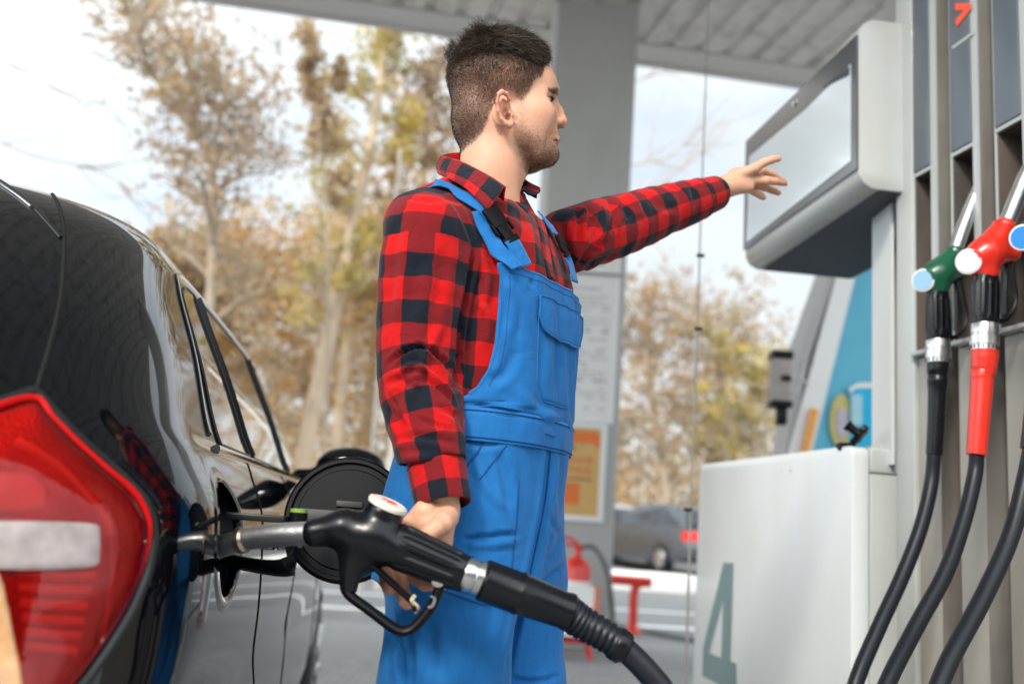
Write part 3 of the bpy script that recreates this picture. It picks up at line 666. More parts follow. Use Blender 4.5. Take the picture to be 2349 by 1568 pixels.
for i, (a, b, c) in enumerate(mods):
    ta, tb_, tc_ = tz(a, 700)[0], tz(b, 700)[0], tz(c, 700)[0]
    zb_ = zp; zl = zr; w_ = .004
    shell.box((ta, -.22, zb_), (tb_, 0, ZT), pf)                       # upper block
    shell.box((tc_, -.22, zl), (tb_, 0, zb_-.0005), pf)                    # right wall of the recess
    shell.box((ta, -.22, zl), (ta+.006, 0, zb_-.0005), pf)
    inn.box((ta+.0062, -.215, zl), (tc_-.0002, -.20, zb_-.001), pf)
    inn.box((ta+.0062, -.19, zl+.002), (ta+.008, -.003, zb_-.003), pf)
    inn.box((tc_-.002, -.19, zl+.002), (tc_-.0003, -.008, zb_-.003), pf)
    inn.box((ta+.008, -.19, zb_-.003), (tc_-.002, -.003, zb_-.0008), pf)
    fin.box((tb_+.0004, -.22, .12), (tb_+.0018, -.006, ZT-.01), pf)
    pan.box((ta+.007, .0, zb_+.012), (tc_, .004, ZT-.02), pf, bev=.0015)
    low.box((ta+.002, -.22, .10), (tb_-.002, -.012, zl-.014), pf, bev=.004)
    lip.box((ta, -.22, zl-.013), (tb_, .012, zl-.0005), pf, bev=.003)
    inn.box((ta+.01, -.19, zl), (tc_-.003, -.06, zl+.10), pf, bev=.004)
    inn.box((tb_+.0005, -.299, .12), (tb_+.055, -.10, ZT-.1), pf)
shell.build('module_frame', M['pump_grey'], pump, angle=30)
pan.build('panel', M['pump_dark'], pump)
fin.build('shade_plate', mat('shaded_side', (.20, .19, .175), .5, var=.15, dirt=(.12, .10, .085), dscale=6), pump)  # thin dark plates: channel shade put into the colour, plus grime
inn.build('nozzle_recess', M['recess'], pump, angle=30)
low.build('lower_panel', M['pump_beige'], pump)
lip.build('ledge', M['pump_grey'], pump)
MB().box((-.6, -.8, .0045), (1.7, .02, .12), pf, bev=.01).build('plinth', M['column'], pump)
# V mark on the second panel, sideways
c = [PP(x, y, .0055) for x, y in ((2192, 8), (2227, 8), (2227, 22), (2196, 62), (2192, 48), (2212, 24), (2192, 24))]
vm = MB(); A = np.array(c); vm.add(np.concatenate([A, A+PN*.0012]), [tuple(range(7)), tuple(range(13, 6, -1))]+[(i, (i+1) % 7, 7+(i+1) % 7, 7+i) for i in range(7)])
vm.build('letter_mark', M['orange'], pump, smooth=False)
q = MB(); s0 = tz(2186, 112)[1]; ta = tz(2187, 100)[0]; tc_ = tz(2236, 100)[0]; q.box((ta, .0042, s0-.004), (tc_, .0048, s0+.004), pf)
q.build('panel_seam', M['pump_grey'], pump)

# narrow post between display and cabinet
pa = at(2026, 700, 2.86); pb = at(2052, 700, 2.80)
MB().box((pa[0], 2.80, 1.2), (pb[0]-.001, 2.95, 2.2)).build('side_post', M['pump_white'], pump)

# white numbered cabinet
cn = at(1955, 1020, 2.8); cf = at(1605, 1065, 3.9)
cn2 = at(1957, 1300, 2.8); 
cd_ = np.array([cf[0]-cn[0], cf[1]-cn[1], 0]); cl_ = np.linalg.norm(cd_); cd_ /= cl_; cnv = np.array([-cd_[1], cd_[0], 0])
if cnv[0] > 0: cnv = -cnv
ctop = float((cn[2]+cf[2])/2)
cab = thing('pump_cabinet', 'white metal cabinet with a big grey 4 at the foot of the pump', 'cabinet', (cn[0], cn[1], 0))
cfm = frame_fn((cn[0], cn[1], 0), cd_, cnv, (0, 0, 1))
rr = .028
def rrect(x0, z0, x1, z1, r, n=6):
    o = []
    for cx_, cz_, a0 in ((x1-r, z1-r, 0), (x0+r, z1-r, 90), (x0+.005, z0+.005, 180), (x1-.005, z0+.005, 270)):
        rr_ = r if a0 in (0, 90) else .005
        for k in range(n+1): a = R(a0+90*k/n); o.append((cx_+rr_*math.cos(a), cz_+rr_*math.sin(a)))
    return o
door = MB(); pl = rrect(0, .10, cl_, ctop, rr)
pl[7:14] = [(0+.012*(1-math.cos(R(90*k/6))) , ctop-.012*(1-math.sin(R(90-90*k/6)))) for k in range(6, -1, -1)][::1] if False else pl[7:14]
door.prism(rrect(0, .10, cl_, ctop, rr), (cn[0], cn[1], 0)-cnv*.055, cd_, (0, 0, 1), cnv, .055, bev=.006)
door.build('door', M['pump_white'], cab, angle=50)
MB().box((.004, -.50, .11), (cl_-.02, -.058, ctop-.075), cfm, bev=.004).build('case', M['pump_grey'], cab)
MB().box((.002, -.50, ctop-.072), (cl_-.01, -.058, ctop-.004), cfm, bev=.006).build('lid', M['pump_grey'], cab)
four = [(1659.5, 1289), (1682, 1291), (1675, 1515), (1688.5, 1521), (1689, 1588), (1672, 1583), (1671, 1640), (1645, 1636), (1647, 1568), (1611, 1549), (1612.5, 1485)]
hole = [(1659, 1372), (1654, 1507), (1625, 1496)]
def CP(x, y, off): return hit_plane(x, y, cn+cnv*off, cnv)
bm = bmesh.new(); vo = [bm.verts.new(CP(x, y, .0015)) for x, y in four]; vh = [bm.verts.new(CP(x, y, .0015)) for x, y in hole]
es = [bm.edges.new((vo[i], vo[(i+1) % len(vo)])) for i in range(len(vo))]+[bm.edges.new((vh[i], vh[(i+1) % 3])) for i in range(3)]
bmesh.ops.triangle_fill(bm, edges=es, use_beauty=True)
me = bpy.data.meshes.new('number_four'); bm.to_mesh(me); bm.free(); finish(me, 'number_four', M['number'], cab, smooth=False)
q = MB()
for x, y, w_ in ((1815, 1078, .012), (1795, 1077, .008), (1640, 1150, .006), (1632, 1130, .006)):
    c = CP(x, y, .001); q.add([c, c+cd_*w_, c+cd_*w_*.9+[0, 0, -w_*.4], c+cd_*.002+[0, 0, -w_*.5]], [(0, 1, 2, 3)])
q.build('rust_chips', mat('rust', (.35, .12, .05), .9), cab, smooth=False)
# black knob on the cabinet lid
kp = at(1966, 992, 2.86); kn = MB()
ka = np.array([.62, -.30, -.55]); ka /= np.linalg.norm(ka)
kb_ = np.cross(ka, (0, 0, 1)); kb_ /= np.linalg.norm(kb_); kc_ = np.cross(kb_, ka)
star = []
for k in range(30):
    a = k/30*2*math.pi; r0 = .029+.006*math.cos(5*a); star.append((r0*math.cos(a), r0*math.sin(a)))
kn.prism(star, kp, kb_, kc_, ka, .02, bev=.004); kn.lathe(kp+ka*.01, -ka, [(0, .012), (.03, .012), (.045, .017)], 14)
ko = thing('clamp_knob', 'black star shaped clamp knob on the white cabinet lid', 'knob', (kp[0], kp[1], ctop)); kn.build('grip', M['matteblack'], ko)
MB().box(kp+[-.05, -.005, -.055], kp+[-.005, .035, -.03], bev=.004).build('foot', M['matteblack'], ko)
MB().lathe((at(2005, 1012, 2.9)[0], 2.9, ctop-.004), (0, 0, 1), [(0, .035), (.008, .033), (.014, .02)], 20).build('cap', M['column'], ko)

# display head
dn_ = at(1970, 225, 2.7); df_ = at(1713, 455, 3.63); z1d = float((at(1970, 55, 2.7)[2]+at(1713, 320, 3.63)[2])/2)+.015; z0d = float(at(1970, 395, 2.7)[2])-.045
dd = np.array([df_[0]-dn_[0], df_[1]-dn_[1], 0]); dl = np.linalg.norm(dd); dd /= dl; dv_ = np.array([-dd[1], dd[0], 0])
if dv_[0] > 0: dv_ = -dv_
disp = thing('price_display', 'big slanted glass price display sticking out of the pump', 'display', (dn_[0]+.2, dn_[1]+.4, z0d))
prof = []                                    # section: outward (v) against height
r = .055; hd = z1d-z0d
for cx_, cz_, a0 in ((-r, hd-r, 0), (-.42, hd-.01, 90), (-.42, .01, 180), (-r, r, 270)):
    rq = r if a0 in (0, 270) else .01
    for k in range(9): a = R(a0+90*k/8); prof.append((cx_+rq*math.cos(a), cz_+rq*math.sin(a)))
o0 = np.array([dn_[0], dn_[1], z0d])
hb_ = MB().prism(prof, o0, dv_, (0, 0, 1), dd, dl, bev=.003); hb_.build('housing', M['pump_grey'], disp, angle=30)
gm = bpy.data.materials.new('display_glass'); n, l = nodes(gm); p = n['Principled BSDF']; p.inputs['Base Color'].default_value = (.012, .02, .035, 1); p.inputs['Roughness'].default_value = .15; p.inputs['IOR'].default_value = 3.2
sm_ = bpy.data.materials.new('screen_sky_tint'); n, l = nodes(sm_); p = n['Principled BSDF']; p.inputs['Base Color'].default_value = (.76, .86, .93, 1); p.inputs['Roughness'].default_value = .07; p.inputs['Metallic'].default_value = .25  # pale base colour stands in for the sky mirrored in the screen
def DP(x, y, off): return hit_plane(x, y, o0+dv_*off, dv_)
def dquad(mb, pts, off, th):
    A = np.array([DP(x, y, off) for x, y in pts]); n_ = len(A); B = A+dv_*th
    return mb.add(np.concatenate([A, B]), [tuple(range(n_)), tuple(range(2*n_-1, n_-1, -1))]+[(i, (i+1) % n_, n_+(i+1) % n_, n_+i) for i in range(n_)])
dquad(MB(), [(1969, 80), (1969, 387), (1708, 574), (1714, 325)], .001, .006).build('glass', gm, disp, smooth=False)
dquad(MB(), [(1951, 148), (1951, 370), (1713, 556), (1719, 360), (1850, 250)], .0075, .0012).build('screen', sm_, disp, smooth=False)
dquad(MB(), [(1949, 152), (1949, 172), (1888, 202), (1892, 196)], .0090, .001).build('dark_slot', M['under'], disp, smooth=False)
kq = DP(1823, 236, .007); MB().lathe(kq, dv_, [(0, .012), (.006, .012), (.008, .006)], 16).build('lock', M['alu'], disp)
uf = frame_fn(o0, dd, dv_, (0, 0, 1))
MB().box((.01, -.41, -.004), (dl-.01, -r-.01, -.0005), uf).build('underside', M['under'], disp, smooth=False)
MB().lathe(atz(1900, 497, z0d-.004), (0, 0, -1), [(0, .006), (.003, .004)], 10).build('screw', M['alu'], disp)

# ------------------------------------------------------------------ docked nozzles
def px_r(P, w_px):                       # real radius of something w_px wide seen at P
    return w_px*.5*float((np.asarray(P)-C_)@f_)/FPX
def docked(name, label, colm, discm, disc, neck, lobe, spout, grip, collar, boot, hose, bootm, off, low=False):
    Pn = PP(grip[0][0], grip[0][1], off); Q = lambda x, y, d=0.: hit_plane(x, y, Pn+PT*d, PT)
    t = thing(name, label, 'nozzle', Q(*grip[0][:2]), 'nozzles hanging on the pump')
    dc = Q(disc[0], disc[1]); nk = Q(*neck[:2]); lb = Q(*lobe[:2]); gp = Q(grip[0][0], grip[0][1]-6)
    rd_ = px_r(dc, disc[3]*1.95); da = dc-(nk+lb+gp)/3; da /= np.linalg.norm(da); da = da*.45+PN*.5+PT*.62; da /= np.linalg.norm(da)
    rn, rl_, rg = px_r(nk, neck[2]), px_r(lb, lobe[2]), px_r(gp, grip[0][2])
    mid = (dc+nk+gp)/3
    def fn(P):
        d = cap(P, dc-da*.035, dc-da*.004, rd_*.95, rd_*1.0)
        d = smax(d, (P-dc)@da, .004)
        d = smin(d, cap(P, mid, nk, rn*1.65, rn*1.06), .022); d = smin(d, cap(P, mid, lb, rn*1.45, rl_*1.1), .02)
        d = smin(d, cap(P, mid, gp, rn*1.1, rg*.95), .015); return d
    bd_ = solid('body', fn, [dc, nk, lb, gp], .05, .0024, colm, t)
    sp = spline([Q(x, y) for x, y, _ in spout], 8); sr = lerp_rad([px_r(Q(x, y), w_) for x, y, w_ in spout], 8)
    MB().tube(sp, sr, 20).build('spout', M['spout'], t)
    MB().lathe(nk, (sp[1]-sp[0]), [(-.008, rn*1.02), (-.004, rn*1.18), (.004, rn*1.18), (.007, rn*1.0)], 24).build('neck_ring', colm, t)
    MB().lathe(dc-da*.002, da, [(0, rd_*1.02), (.004, rd_*1.02), (.006, rd_*.96), (.006, rd_*.86), (.004, rd_*.85)], 36).build('disc_rim', M['white'], t)
    MB().lathe(dc+da*.001, da, [(0, rd_*.84), (.0045, rd_*.84)], 36).build('disc', discm, t)
    # ribbed grip
    ga, gb = Q(*grip[0][:2]), Q(*grip[1][:2]); ra, rb = px_r(ga, grip[0][2]), px_r(gb, grip[1][2]); gx_ = gb-ga; gl = np.linalg.norm(gx_); gx_ /= gl
    e1 = PT-gx_*(PT@gx_); e1 /= np.linalg.norm(e1); e2 = np.cross(gx_, e1); V = []; n_ = 60; th = np.arange(n_)/n_*2*np.pi
    rib = 1+.05*np.sign(np.sin(th*11))*(np.abs(np.sin(th*11)) > .2)
    hs = np.linspace(0, 1, 14); G_ = []
    for h in hs:
        rr_ = (ra+(rb-ra)*h)*(1+.04*math.sin(h*math.pi)); prof_ = rib if .12 < h < .92 else np.ones(n_)
        G_.append(ga+gx_*gl*h+rr_*prof_[:, None]*(np.cos(th)[:, None]*e1*.85+np.sin(th)[:, None]*e2))
    mb_ = MB().grid(G_, close_v=True); mb_.f.append(tuple(range(n_))); mb_.f.append(tuple(13*n_+j for j in range(n_)))
    mb_.build('grip', M['blackplastic'], t, angle=30)
    ca, cb_ = Q(*collar[0][:2]), Q(*collar[1][:2]); cr_ = px_r(ca, collar[0][2]); ln = np.linalg.norm(cb_-ca)
    mc = MB().lathe(ca, cb_-ca, [(0, cr_*.96), (ln*.05, cr_), (ln*.38, cr_), (ln*.40, cr_*.95), (ln*.46, cr_*.95), (ln*.48, cr_*1.02), (ln*.8, cr_*1.02), (ln*.82, cr_*.96), (ln, cr_*.96)], 36)
    mc.build('swivel_collar', M['alu'], t)
    mk = MB()
    for k in range(18):
        a = k/18*2*math.pi; d_ = e1*math.cos(a)+e2*math.sin(a); c0 = ca+(cb_-ca)*.91+d_*cr_*.955
        mk.tube([c0-gx_*ln*.06, c0+gx_*ln*.06], .0016, 5)
    mk.build('collar_slots', M['matteblack'], t)
    bp_ = spline([Q(x, y) for x, y, _ in boot], 8); br_ = lerp_rad([px_r(Q(x, y), w_) for x, y, w_ in boot], 8)
    MB().tube(bp_, br_, 24).build('hose_boot', bootm, t)
    hp = [Q(x, y, d_) for x, y, w_, d_ in hose]; MB().tube(spline(hp, 10), lerp_rad([px_r(P_, q[2]) for P_, q in zip(hp, hose)], 10), 20).build('hose', M['rubber'], t)
    # trigger guard and lever on the pump side of the grip
    s1 = Q(lobe[0]-4, lobe[1]+lobe[2]*.3); gl_ = Q(grip[1][0]+grip[1][2]*.4, grip[1][1]-10)
    far = Q((lobe[0]+grip[1][0])/2+38, (lobe[1]+grip[1][1])/2+30)
    MB().tube(spline([s1, s1*.5+far*.5+[0, 0, .008], far, far*.5+gl_*.5-[0, 0, .02], gl_], 6), .0055, 8, ell=(1, 1.5)).build('trigger_guard', M['matteblack'], t)
    MB().tube(spline([Q(lobe[0]-14, lobe[1]+lobe[2]*.4), Q((lobe[0]+grip[1][0])/2+14, (lobe[1]+grip[1][1])/2+4), Q(grip[1][0]+grip[1][2]*.75, grip[1][1]-25)], 6), .0045, 8, ell=(1, 1.8)).build('trigger', M['blackplastic'], t)
    return t
docked('fuel_nozzle', 'green nozzle with pale blue disc, leftmost on the pump', M['greenplastic'], M['palebluepaint'],
       (2118, 643, 19, 27), (2190, 582, 40), (2205, 625, 26), [(2188, 588, 32), (2203, 540, 33), (2222, 490, 31), (2236, 452, 27), (2244, 432, 25)],
       [(2151, 668, 50), (2152, 782, 54)], [(2152, 780, 54), (2152, 832, 54)],
       [(2152, 832, 48), (2151, 850, 47), (2151, 862, 42), (2151, 875, 46), (2150, 905, 40), (2147, 980, 38), (2143, 1043, 36)],
       [(2143, 1035, 31, 0), (2136, 1110, 32, .0), (2112, 1210, 33, .02), (2070, 1320, 34, .04), (2015, 1440, 35, .07), (1965, 1560, 36, .1), (1935, 1680, 37, .12)], M['blackplastic'], .10)
docked('fuel_nozzle', 'red nozzle with white disc and red hose boot', M['redplastic'], M['white'],
       (2222, 600, 21, 30), (2303, 522, 46), (2322, 582, 34), [(2300, 532, 38), (2318, 490, 36), (2334, 450, 36), (2352, 405, 34), (2360, 385, 30)],
       [(2262, 632, 58), (2259, 745, 61)], [(2259, 743, 61), (2258, 804, 61)],
       [(2258, 804, 60), (2258, 822, 60), (2256, 850, 54), (2252, 862, 50), (2252, 880, 50), (2246, 960, 47), (2240, 1043, 44)],
       [(2241, 1035, 33, 0), (2236, 1090, 34, 0), (2212, 1190, 35, .02), (2170, 1310, 37, .05), (2105, 1430, 38, .08), (2045, 1545, 39, .12), (2000, 1650, 40, .15)], M['redplastic'], .12)
docked('fuel_nozzle', 'nozzle with bright blue disc cut by the right edge of the photo', M['blackplastic'], M['bluepaint'],
       (2347, 545, 22, 31), (2440, 462, 52), (2455, 525, 40), [(2438, 470, 44), (2462, 400, 42), (2490, 330, 40)],
       [(2392, 585, 64), (2390, 710, 68)], [(2390, 708, 68), (2388, 776, 68)],
       [(2388, 776, 64), (2386, 850, 56), (2378, 940, 52), (2366, 1030, 48)],
       [(2368, 1020, 38, 0), (2352, 1100, 39, 0), (2318, 1230, 40, .02), (2255, 1370, 42, .05), (2175, 1520, 43, .09), (2130, 1640, 45, .12)], M['blackplastic'], .13)

# ================================================================== BLACK CAR
CD = np.array([-.115, 1, 0]); CD /= np.linalg.norm(CD); CR = np.array([CD[1], -CD[0], 0]); CP0 = np.array([-.39, 1.5, 0])
def carw(V):
    V = np.atleast_2d(V); return CP0 + (V[:, :1]-.62)*CD + (V[:, 1:2]-.87)*CR + V[:, 2:3]*np.array([0, 0, 1.])
def carl(P):
    q = np.asarray(P)-CP0; return np.array([q@CD+.62, q@CR+.87, q[2]])
M['carpaint'] = mat('carpaint', (.002, .0024, .004), .4, coat=1., coatr=.035, var=.05, spec=.0)
M['cartrim'] = mat('cartrim', (.012, .012, .013), .35, var=.1)
M['carglass'] = mat('carglass_dark', (.006, .007, .008), .02, var=.0, coat=1., coatr=.0, spec=.8)
M['chrome'] = mat('chrome', (.70, .71, .73), .10, metal=1, var=.02)
M['gapline'] = mat('gapline', (.002, .002, .002), .8)
# z, half width, rear s, corner depth, front s, front corner
LV = [(.22, .80, .10, .38, 4.0, .5), (.30, .84, .02, .40, 4.15, .6), (.45, .865, 0, .42, 4.2, .7), (.60, .868, .0, .42, 4.2, .75), (.68, .865, .03, .41, 4.15, .8), (.78, .872, .075, .41, 4.05, .85), (.87, .872, .085, .41, 3.85, .85),
      (.95, .862, .10, .41, 3.55, .9), (1.02, .828, .125, .42, 3.42, .9), (1.08, .792, .16, .42, 3.32, .8), (1.2, .742, .27, .43, 3.05, .7), (1.31, .69, .40, .44, 2.80, .6), (1.39, .652, .52, .46, 2.56, .5),
      (1.45, .602, .66, .48, 2.36, .45), (1.488, .53, .82, .48, 2.14, .42), (1.510, .41, 1.0, .40, 1.95, .34), (1.522, .24, 1.18, .24, 1.72, .2), (1.527, .05, 1.36, .06, 1.5, .05)]
LVi = spline(np.array(LV), 7)
NR, NSd, NF = 44, 90, 22
def outline(z, W, sr, rc, sf, fc):
    pts = []
    for i in range(NR):
        th = i/NR*math.pi/2; n_ = 2/2.9
        w_ = W*math.sin(th)**n_ if th > 0 else 0; s_ = sr+rc-rc*math.cos(th)**n_; pts.append((s_, w_))
    a, b = sr+rc, sf-fc
    for i in range(NSd+1): pts.append((a+(b-a)*i/NSd, W))
    for i in range(1, NF+1):
        th = i/NF*math.pi/2; n_ = 2/2.4; pts.append((sf-fc+fc*max(0, math.sin(th))**n_, W*max(0, math.cos(th))**n_))
    return np.array([(s_, w_*(1-.012*((s_-2)/2)**2), z) for s_, w_ in pts])
rings = []
for lv in LVi:
    h = outline(*lv); left = h[1:-1][::-1].copy(); left[:, 1] *= -1; rings.append(np.concatenate([h, left]))
rings = np.array(rings); nr, nc = rings.shape[:2]
FC = carl(at(548, 1238, 1.5)); FR = .088; FE = 1.32; FC[0] += .012
V = rings.reshape(-1, 3); F = []
for i in range(nr-1):
    for j in range(nc):
        q = (i*nc+j, i*nc+(j+1) % nc, (i+1)*nc+(j+1) % nc, (i+1)*nc+j); c = V[list(q)].mean(0)
        if c[1] > .5 and math.hypot((c[0]-FC[0])/FE, c[2]-FC[2]) < FR: continue
        if abs(c[1]) > .6 and (math.hypot(c[0]-.80, c[2]-.32) < .335 or math.hypot(c[0]-3.35, c[2]-.32) < .335): continue
        F.append(q)
F.append(tuple((nr-1)*nc+j for j in range(nc)))
carw_V = carw(V)
car = thing('black_car', 'glossy black hatchback with open filler flap being refuelled', 'car', carw((.62, 0, 0))[0])
cb_ = MB().add(carw_V, F); body = cb_.build('body', M['carpaint'], car, angle=60)
BV = BVHTree.FromPolygons([Vector(v) for v in carw_V], [tuple(f) for f in F])
def cast(x, y, bv=BV, off=0.):
    d = Vector(ray(x, y)).normalized(); h, n_, i, ds = bv.ray_cast(Vector(C_), d)
    if h is None: return None, None
    if n_.dot(d) > 0: n_ = -n_
    return np.array(h)+np.array(n_)*off, np.array(n_)
def side_pt(s_, z_, off=0.):
    """point on the right flank at length s and height z"""
    o_ = carw((s_, 1.6, z_))[0]; h, n_, i, ds = BV.ray_cast(Vector(o_), Vector(-CR))
    if h is None: h, n_, i, ds = BV.find_nearest(Vector(carw((s_, .8, z_))[0]))
    n_ = np.array(n_); n_ = n_ if n_@CR > -.2 else -n_
    return np.array(h)+n_*off
def line_on(px, r, m_, name, off=-.0005, n_=8):
    P = [cast(x, y, off=off)[0] for x, y in spline(np.array([(x, y, 0) for x, y in px]), n_)[:, :2]]; P = [p for p in P if p is not None]
    return MB().tube(P, r, 8).build(name, m_, car)
line_on([(60, 405), (100, 425), (130, 462), (146, 520), (146, 600), (138, 690), (115, 790), (84, 893)], .0035, M['gapline'], 'hatch_gap')
line_on([(-60, 380), (0, 415), (40, 445), (75, 474), (100, 500), (140, 545)], .004, M['cartrim'], 'spoiler_edge')
line_on([(-40, 395), (0, 424), (40, 452), (70, 476)], .0025, M['alu'], 'wiper_trim', off=.002)
# windows on the flank
def win(name, bot, top, m_, off=.0015, nu=30, nv=14):
    """bot/top: (s,z) polylines from rear to front"""
    b = spline(np.array([(a, c, 0) for a, c in bot]), 12); t_ = spline(np.array([(a, c, 0) for a, c in top]), 12)
    bi = np.array([[np.interp(u, np.linspace(0, 1, len(b)), b[:, k]) for k in (0, 1)] for u in np.linspace(0, 1, nu)])
    ti = np.array([[np.interp(u, np.linspace(0, 1, len(t_)), t_[:, k]) for k in (0, 1)] for u in np.linspace(0, 1, nu)])
    G_ = [[side_pt(*(bi[i]*(1-v)+ti[i]*v), off) for v in np.linspace(0, 1, nv)] for i in range(nu)]
    o = MB().grid(G_).build(name, m_, car); rim = [G_[i][0] for i in range(nu)]+[G_[-1][j] for j in range(nv)]+[G_[i][-1] for i in range(nu-1, -1, -1)]+[G_[0][j] for j in range(nv-1, -1, -1)]
    return o, rim
belt = lambda s_: 1.055+.012*(s_-.75)-.004*(s_-.75)**2
topz = lambda s_: 1.375-.035*max(0, s_-1.6)**1.6-.0*s_
ws = [('quarter_window', [(.82, belt(.8)), (1.0, belt(.93)), (1.19, belt(1.04))], [(.96, 1.335), (1.05, 1.368), (1.15, 1.376)]),
      ('rear_door_window', [(1.26, belt(1.1)), (1.6, belt(1.4)), (1.99, belt(1.99))], [(1.21, 1.378), (1.5, 1.378), (1.90, topz(1.9))]),
      ('front_door_window', [(2.08, belt(2.08)), (2.5, belt(2.4)), (3.05, belt(3.05))], [(2.0, topz(2.0)), (2.2, topz(2.2)), (2.5, 1.30), ])]
for nm, b, t_ in ws:
    g, rim = win(nm, b, t_, M['carglass'])
    MB().tube(rim, .0030, 8, cap=False).build('window_seal', M['cartrim'], g)
for s0, s1, tz0 in ((1.225, 1.185, 1.376), (2.035, 1.95, topz(1.95))):
    MB().tube([side_pt(s0*(1-t)+s1*t, belt(s0)*(1-t)+tz0*t, .002) for t in np.linspace(0, 1, 14)], .009, 10, ell=(1, .35)).build('window_pillar', M['cartrim'], car)
MB().tube([side_pt(s_, belt(s_)-.012, .001) for s_ in np.linspace(.74, 3.1, 40)], .009, 8, ell=(1, .7)).build('belt_strip', M['chrome'], car)
fr_ = [side_pt(a, c, .0) for a, c in spline(np.array([(.74, belt(.74)+.01, 0), (.86, 1.22, 0), (.94, 1.34, 0), (1.02, 1.385, 0), (1.3, 1.398, 0), (1.7, 1.395, 0), (2.1, 1.37, 0), (2.5, 1.30, 0), (2.8, 1.19, 0), (3.05, 1.08, 0)]), 8)[:, :2]]
MB().tube(fr_, .007, 10, ell=(1, .5)).build('window_surround', M['chrome'], car)
# door gaps
for pts in ([(1.10, 1.045), (1.03, .98), (1.02, .86), (1.10, .70), (1.2, .55), (1.24, .35)], [(1.76, 1.045), (1.76, .8), (1.76, .35)], [(2.95, 1.04), (2.9, .7), (2.88, .35)]):
    MB().tube([side_pt(a, c, -.001) for a, c in spline(np.array([(a, c, 0) for a, c in pts]), 8)[:, :2]], .003, 6).build('door_gap', M['gapline'], car)
for s_ in (1.25, 2.35):
    hp = [side_pt(s_+d_, .885, o_) for d_, o_ in ((0, .004), (.02, .035), (.10, .042), (.18, .035), (.20, .004))]
    MB().tube(spline(hp, 6), .011, 10, ell=(1.1, .7)).build('door_handle', M['chrome'], car)
# lower sill, wheels
MB().tube([side_pt(s_, .30, .004) for s_ in np.linspace(1.2, 2.95, 20)], .04, 8, ell=(1, .4)).build('sill', M['cartrim'], car)
for s_ in (.80, 3.35):
    for sg in (1, -1):
        pc = carw((s_, sg*.76, .32))[0]
        wh = MB().lathe(pc-CR*sg*.11, CR*sg, [(0, .27), (.02, .315), (.19, .315), (.215, .28), (.215, .22)], 40).build('wheel', M['rubber'], car)
        rm = MB().lathe(pc+CR*sg*.02, CR*sg, [(0, .215), (.075, .21), (.08, .19), (.03, .18), (.03, .05), (.07, .045)], 30)
        for k in range(5):
            a = k*2*math.pi/5; d_ = np.cos(a)*CD+np.sin(a)*np.array([0, 0, 1]); rm.tube([pc+CR*sg*.085+d_*.03, pc+CR*sg*.095+d_*.2], [.022, .03], 6)
        rm.build('rim', M['alu'], wh)
        MB().lathe(pc-CR*sg*.3, CR*sg, [(0, .33), (.30, .34), (.31, .36), (.31, .335)], 40).build('wheel_well', M['gapline'], car)
# mirror
mp_ = carw((3.02, .93, 1.03))[0]
mc_ = at(805, 1068, 3.35)
solidm = lambda P: smin(ell(P, mc_, (.115, .06, .062)), cap(P, mc_+[-.08, .01, -.03], mc_+[-.26, .05, -.045], .020, .018), .03)
solid('mirror', solidm, [mc_, mc_+[-.28, .06, -.06]], .14, .006, M['carpaint'], car)
# rear lamp
poly = [(80, 897), (20, 918), (-80, 950), (-220, 1000), (-260, 1150), (-260, 1350), (-240, 1560), (-200, 1760), (40, 1740), (140, 1620), (195, 1560), (245, 1490), (300, 1400), (335, 1315), (349, 1240), (346, 1190), (320, 1140), (280, 1098), (230, 1053), (170, 1000), (120, 945)]
def lens_patch(poly, cen, off, edge, nrg=16, pw=8):
    pl = []; k = len(poly)
    for i in range(k):
        a, b = np.array(poly[i]), np.array(poly[(i+1) % k]); 
        for t in np.arange(5)/5: pl.append(a*(1-t)+b*t)
    pl = np.array(pl); pl = sum(np.roll(pl, q_, 0) for q_ in (-1, 0, 1))/3; rg = []
    for t in np.concatenate([[.002], np.linspace(.02, 1, nrg)**.6]):
        rw = []
        for p_ in pl:
            x, y = np.array(cen)+(p_-np.array(cen))*t; h, n_ = cast(x, y); 
            if h is None: h, n_ = rw[-1][0], rw[-1][1]
            rw.append((h, n_, off*(1-t**pw)+edge*t**pw))
        rg.append([h+n_*o_ for h, n_, o_ in rw])
    return rg, pl
lm = mat('lamp_housing', (.50, .16, .15), .40, metal=.55, var=.45, vscale=13, bump=.9, bscale=210)
cover = bpy.data.materials.new('red_lens_cover'); n, l = nodes(cover); n.clear(); _o = n.new('ShaderNodeOutputMaterial'); _t = n.new('ShaderNodeBsdfTransparent'); _t.inputs[0].default_value = (.93, .16, .13, 1)
_g = n.new('ShaderNodeBsdfGlossy'); _g.inputs['Roughness'].default_value = .02; _f = n.new('ShaderNodeFresnel'); _f.inputs[0].default_value = 1.42; _m = n.new('ShaderNodeMixShader'); l.new(_f.outputs[0], _m.inputs[0]); l.new(_t.outputs[0], _m.inputs[1]); l.new(_g.outputs[0], _m.inputs[2]); l.new(_m.outputs[0], _o.inputs[0])
lm2 = mat('lamp_bright', (.92, .50, .46), .5, var=.35, vscale=16)

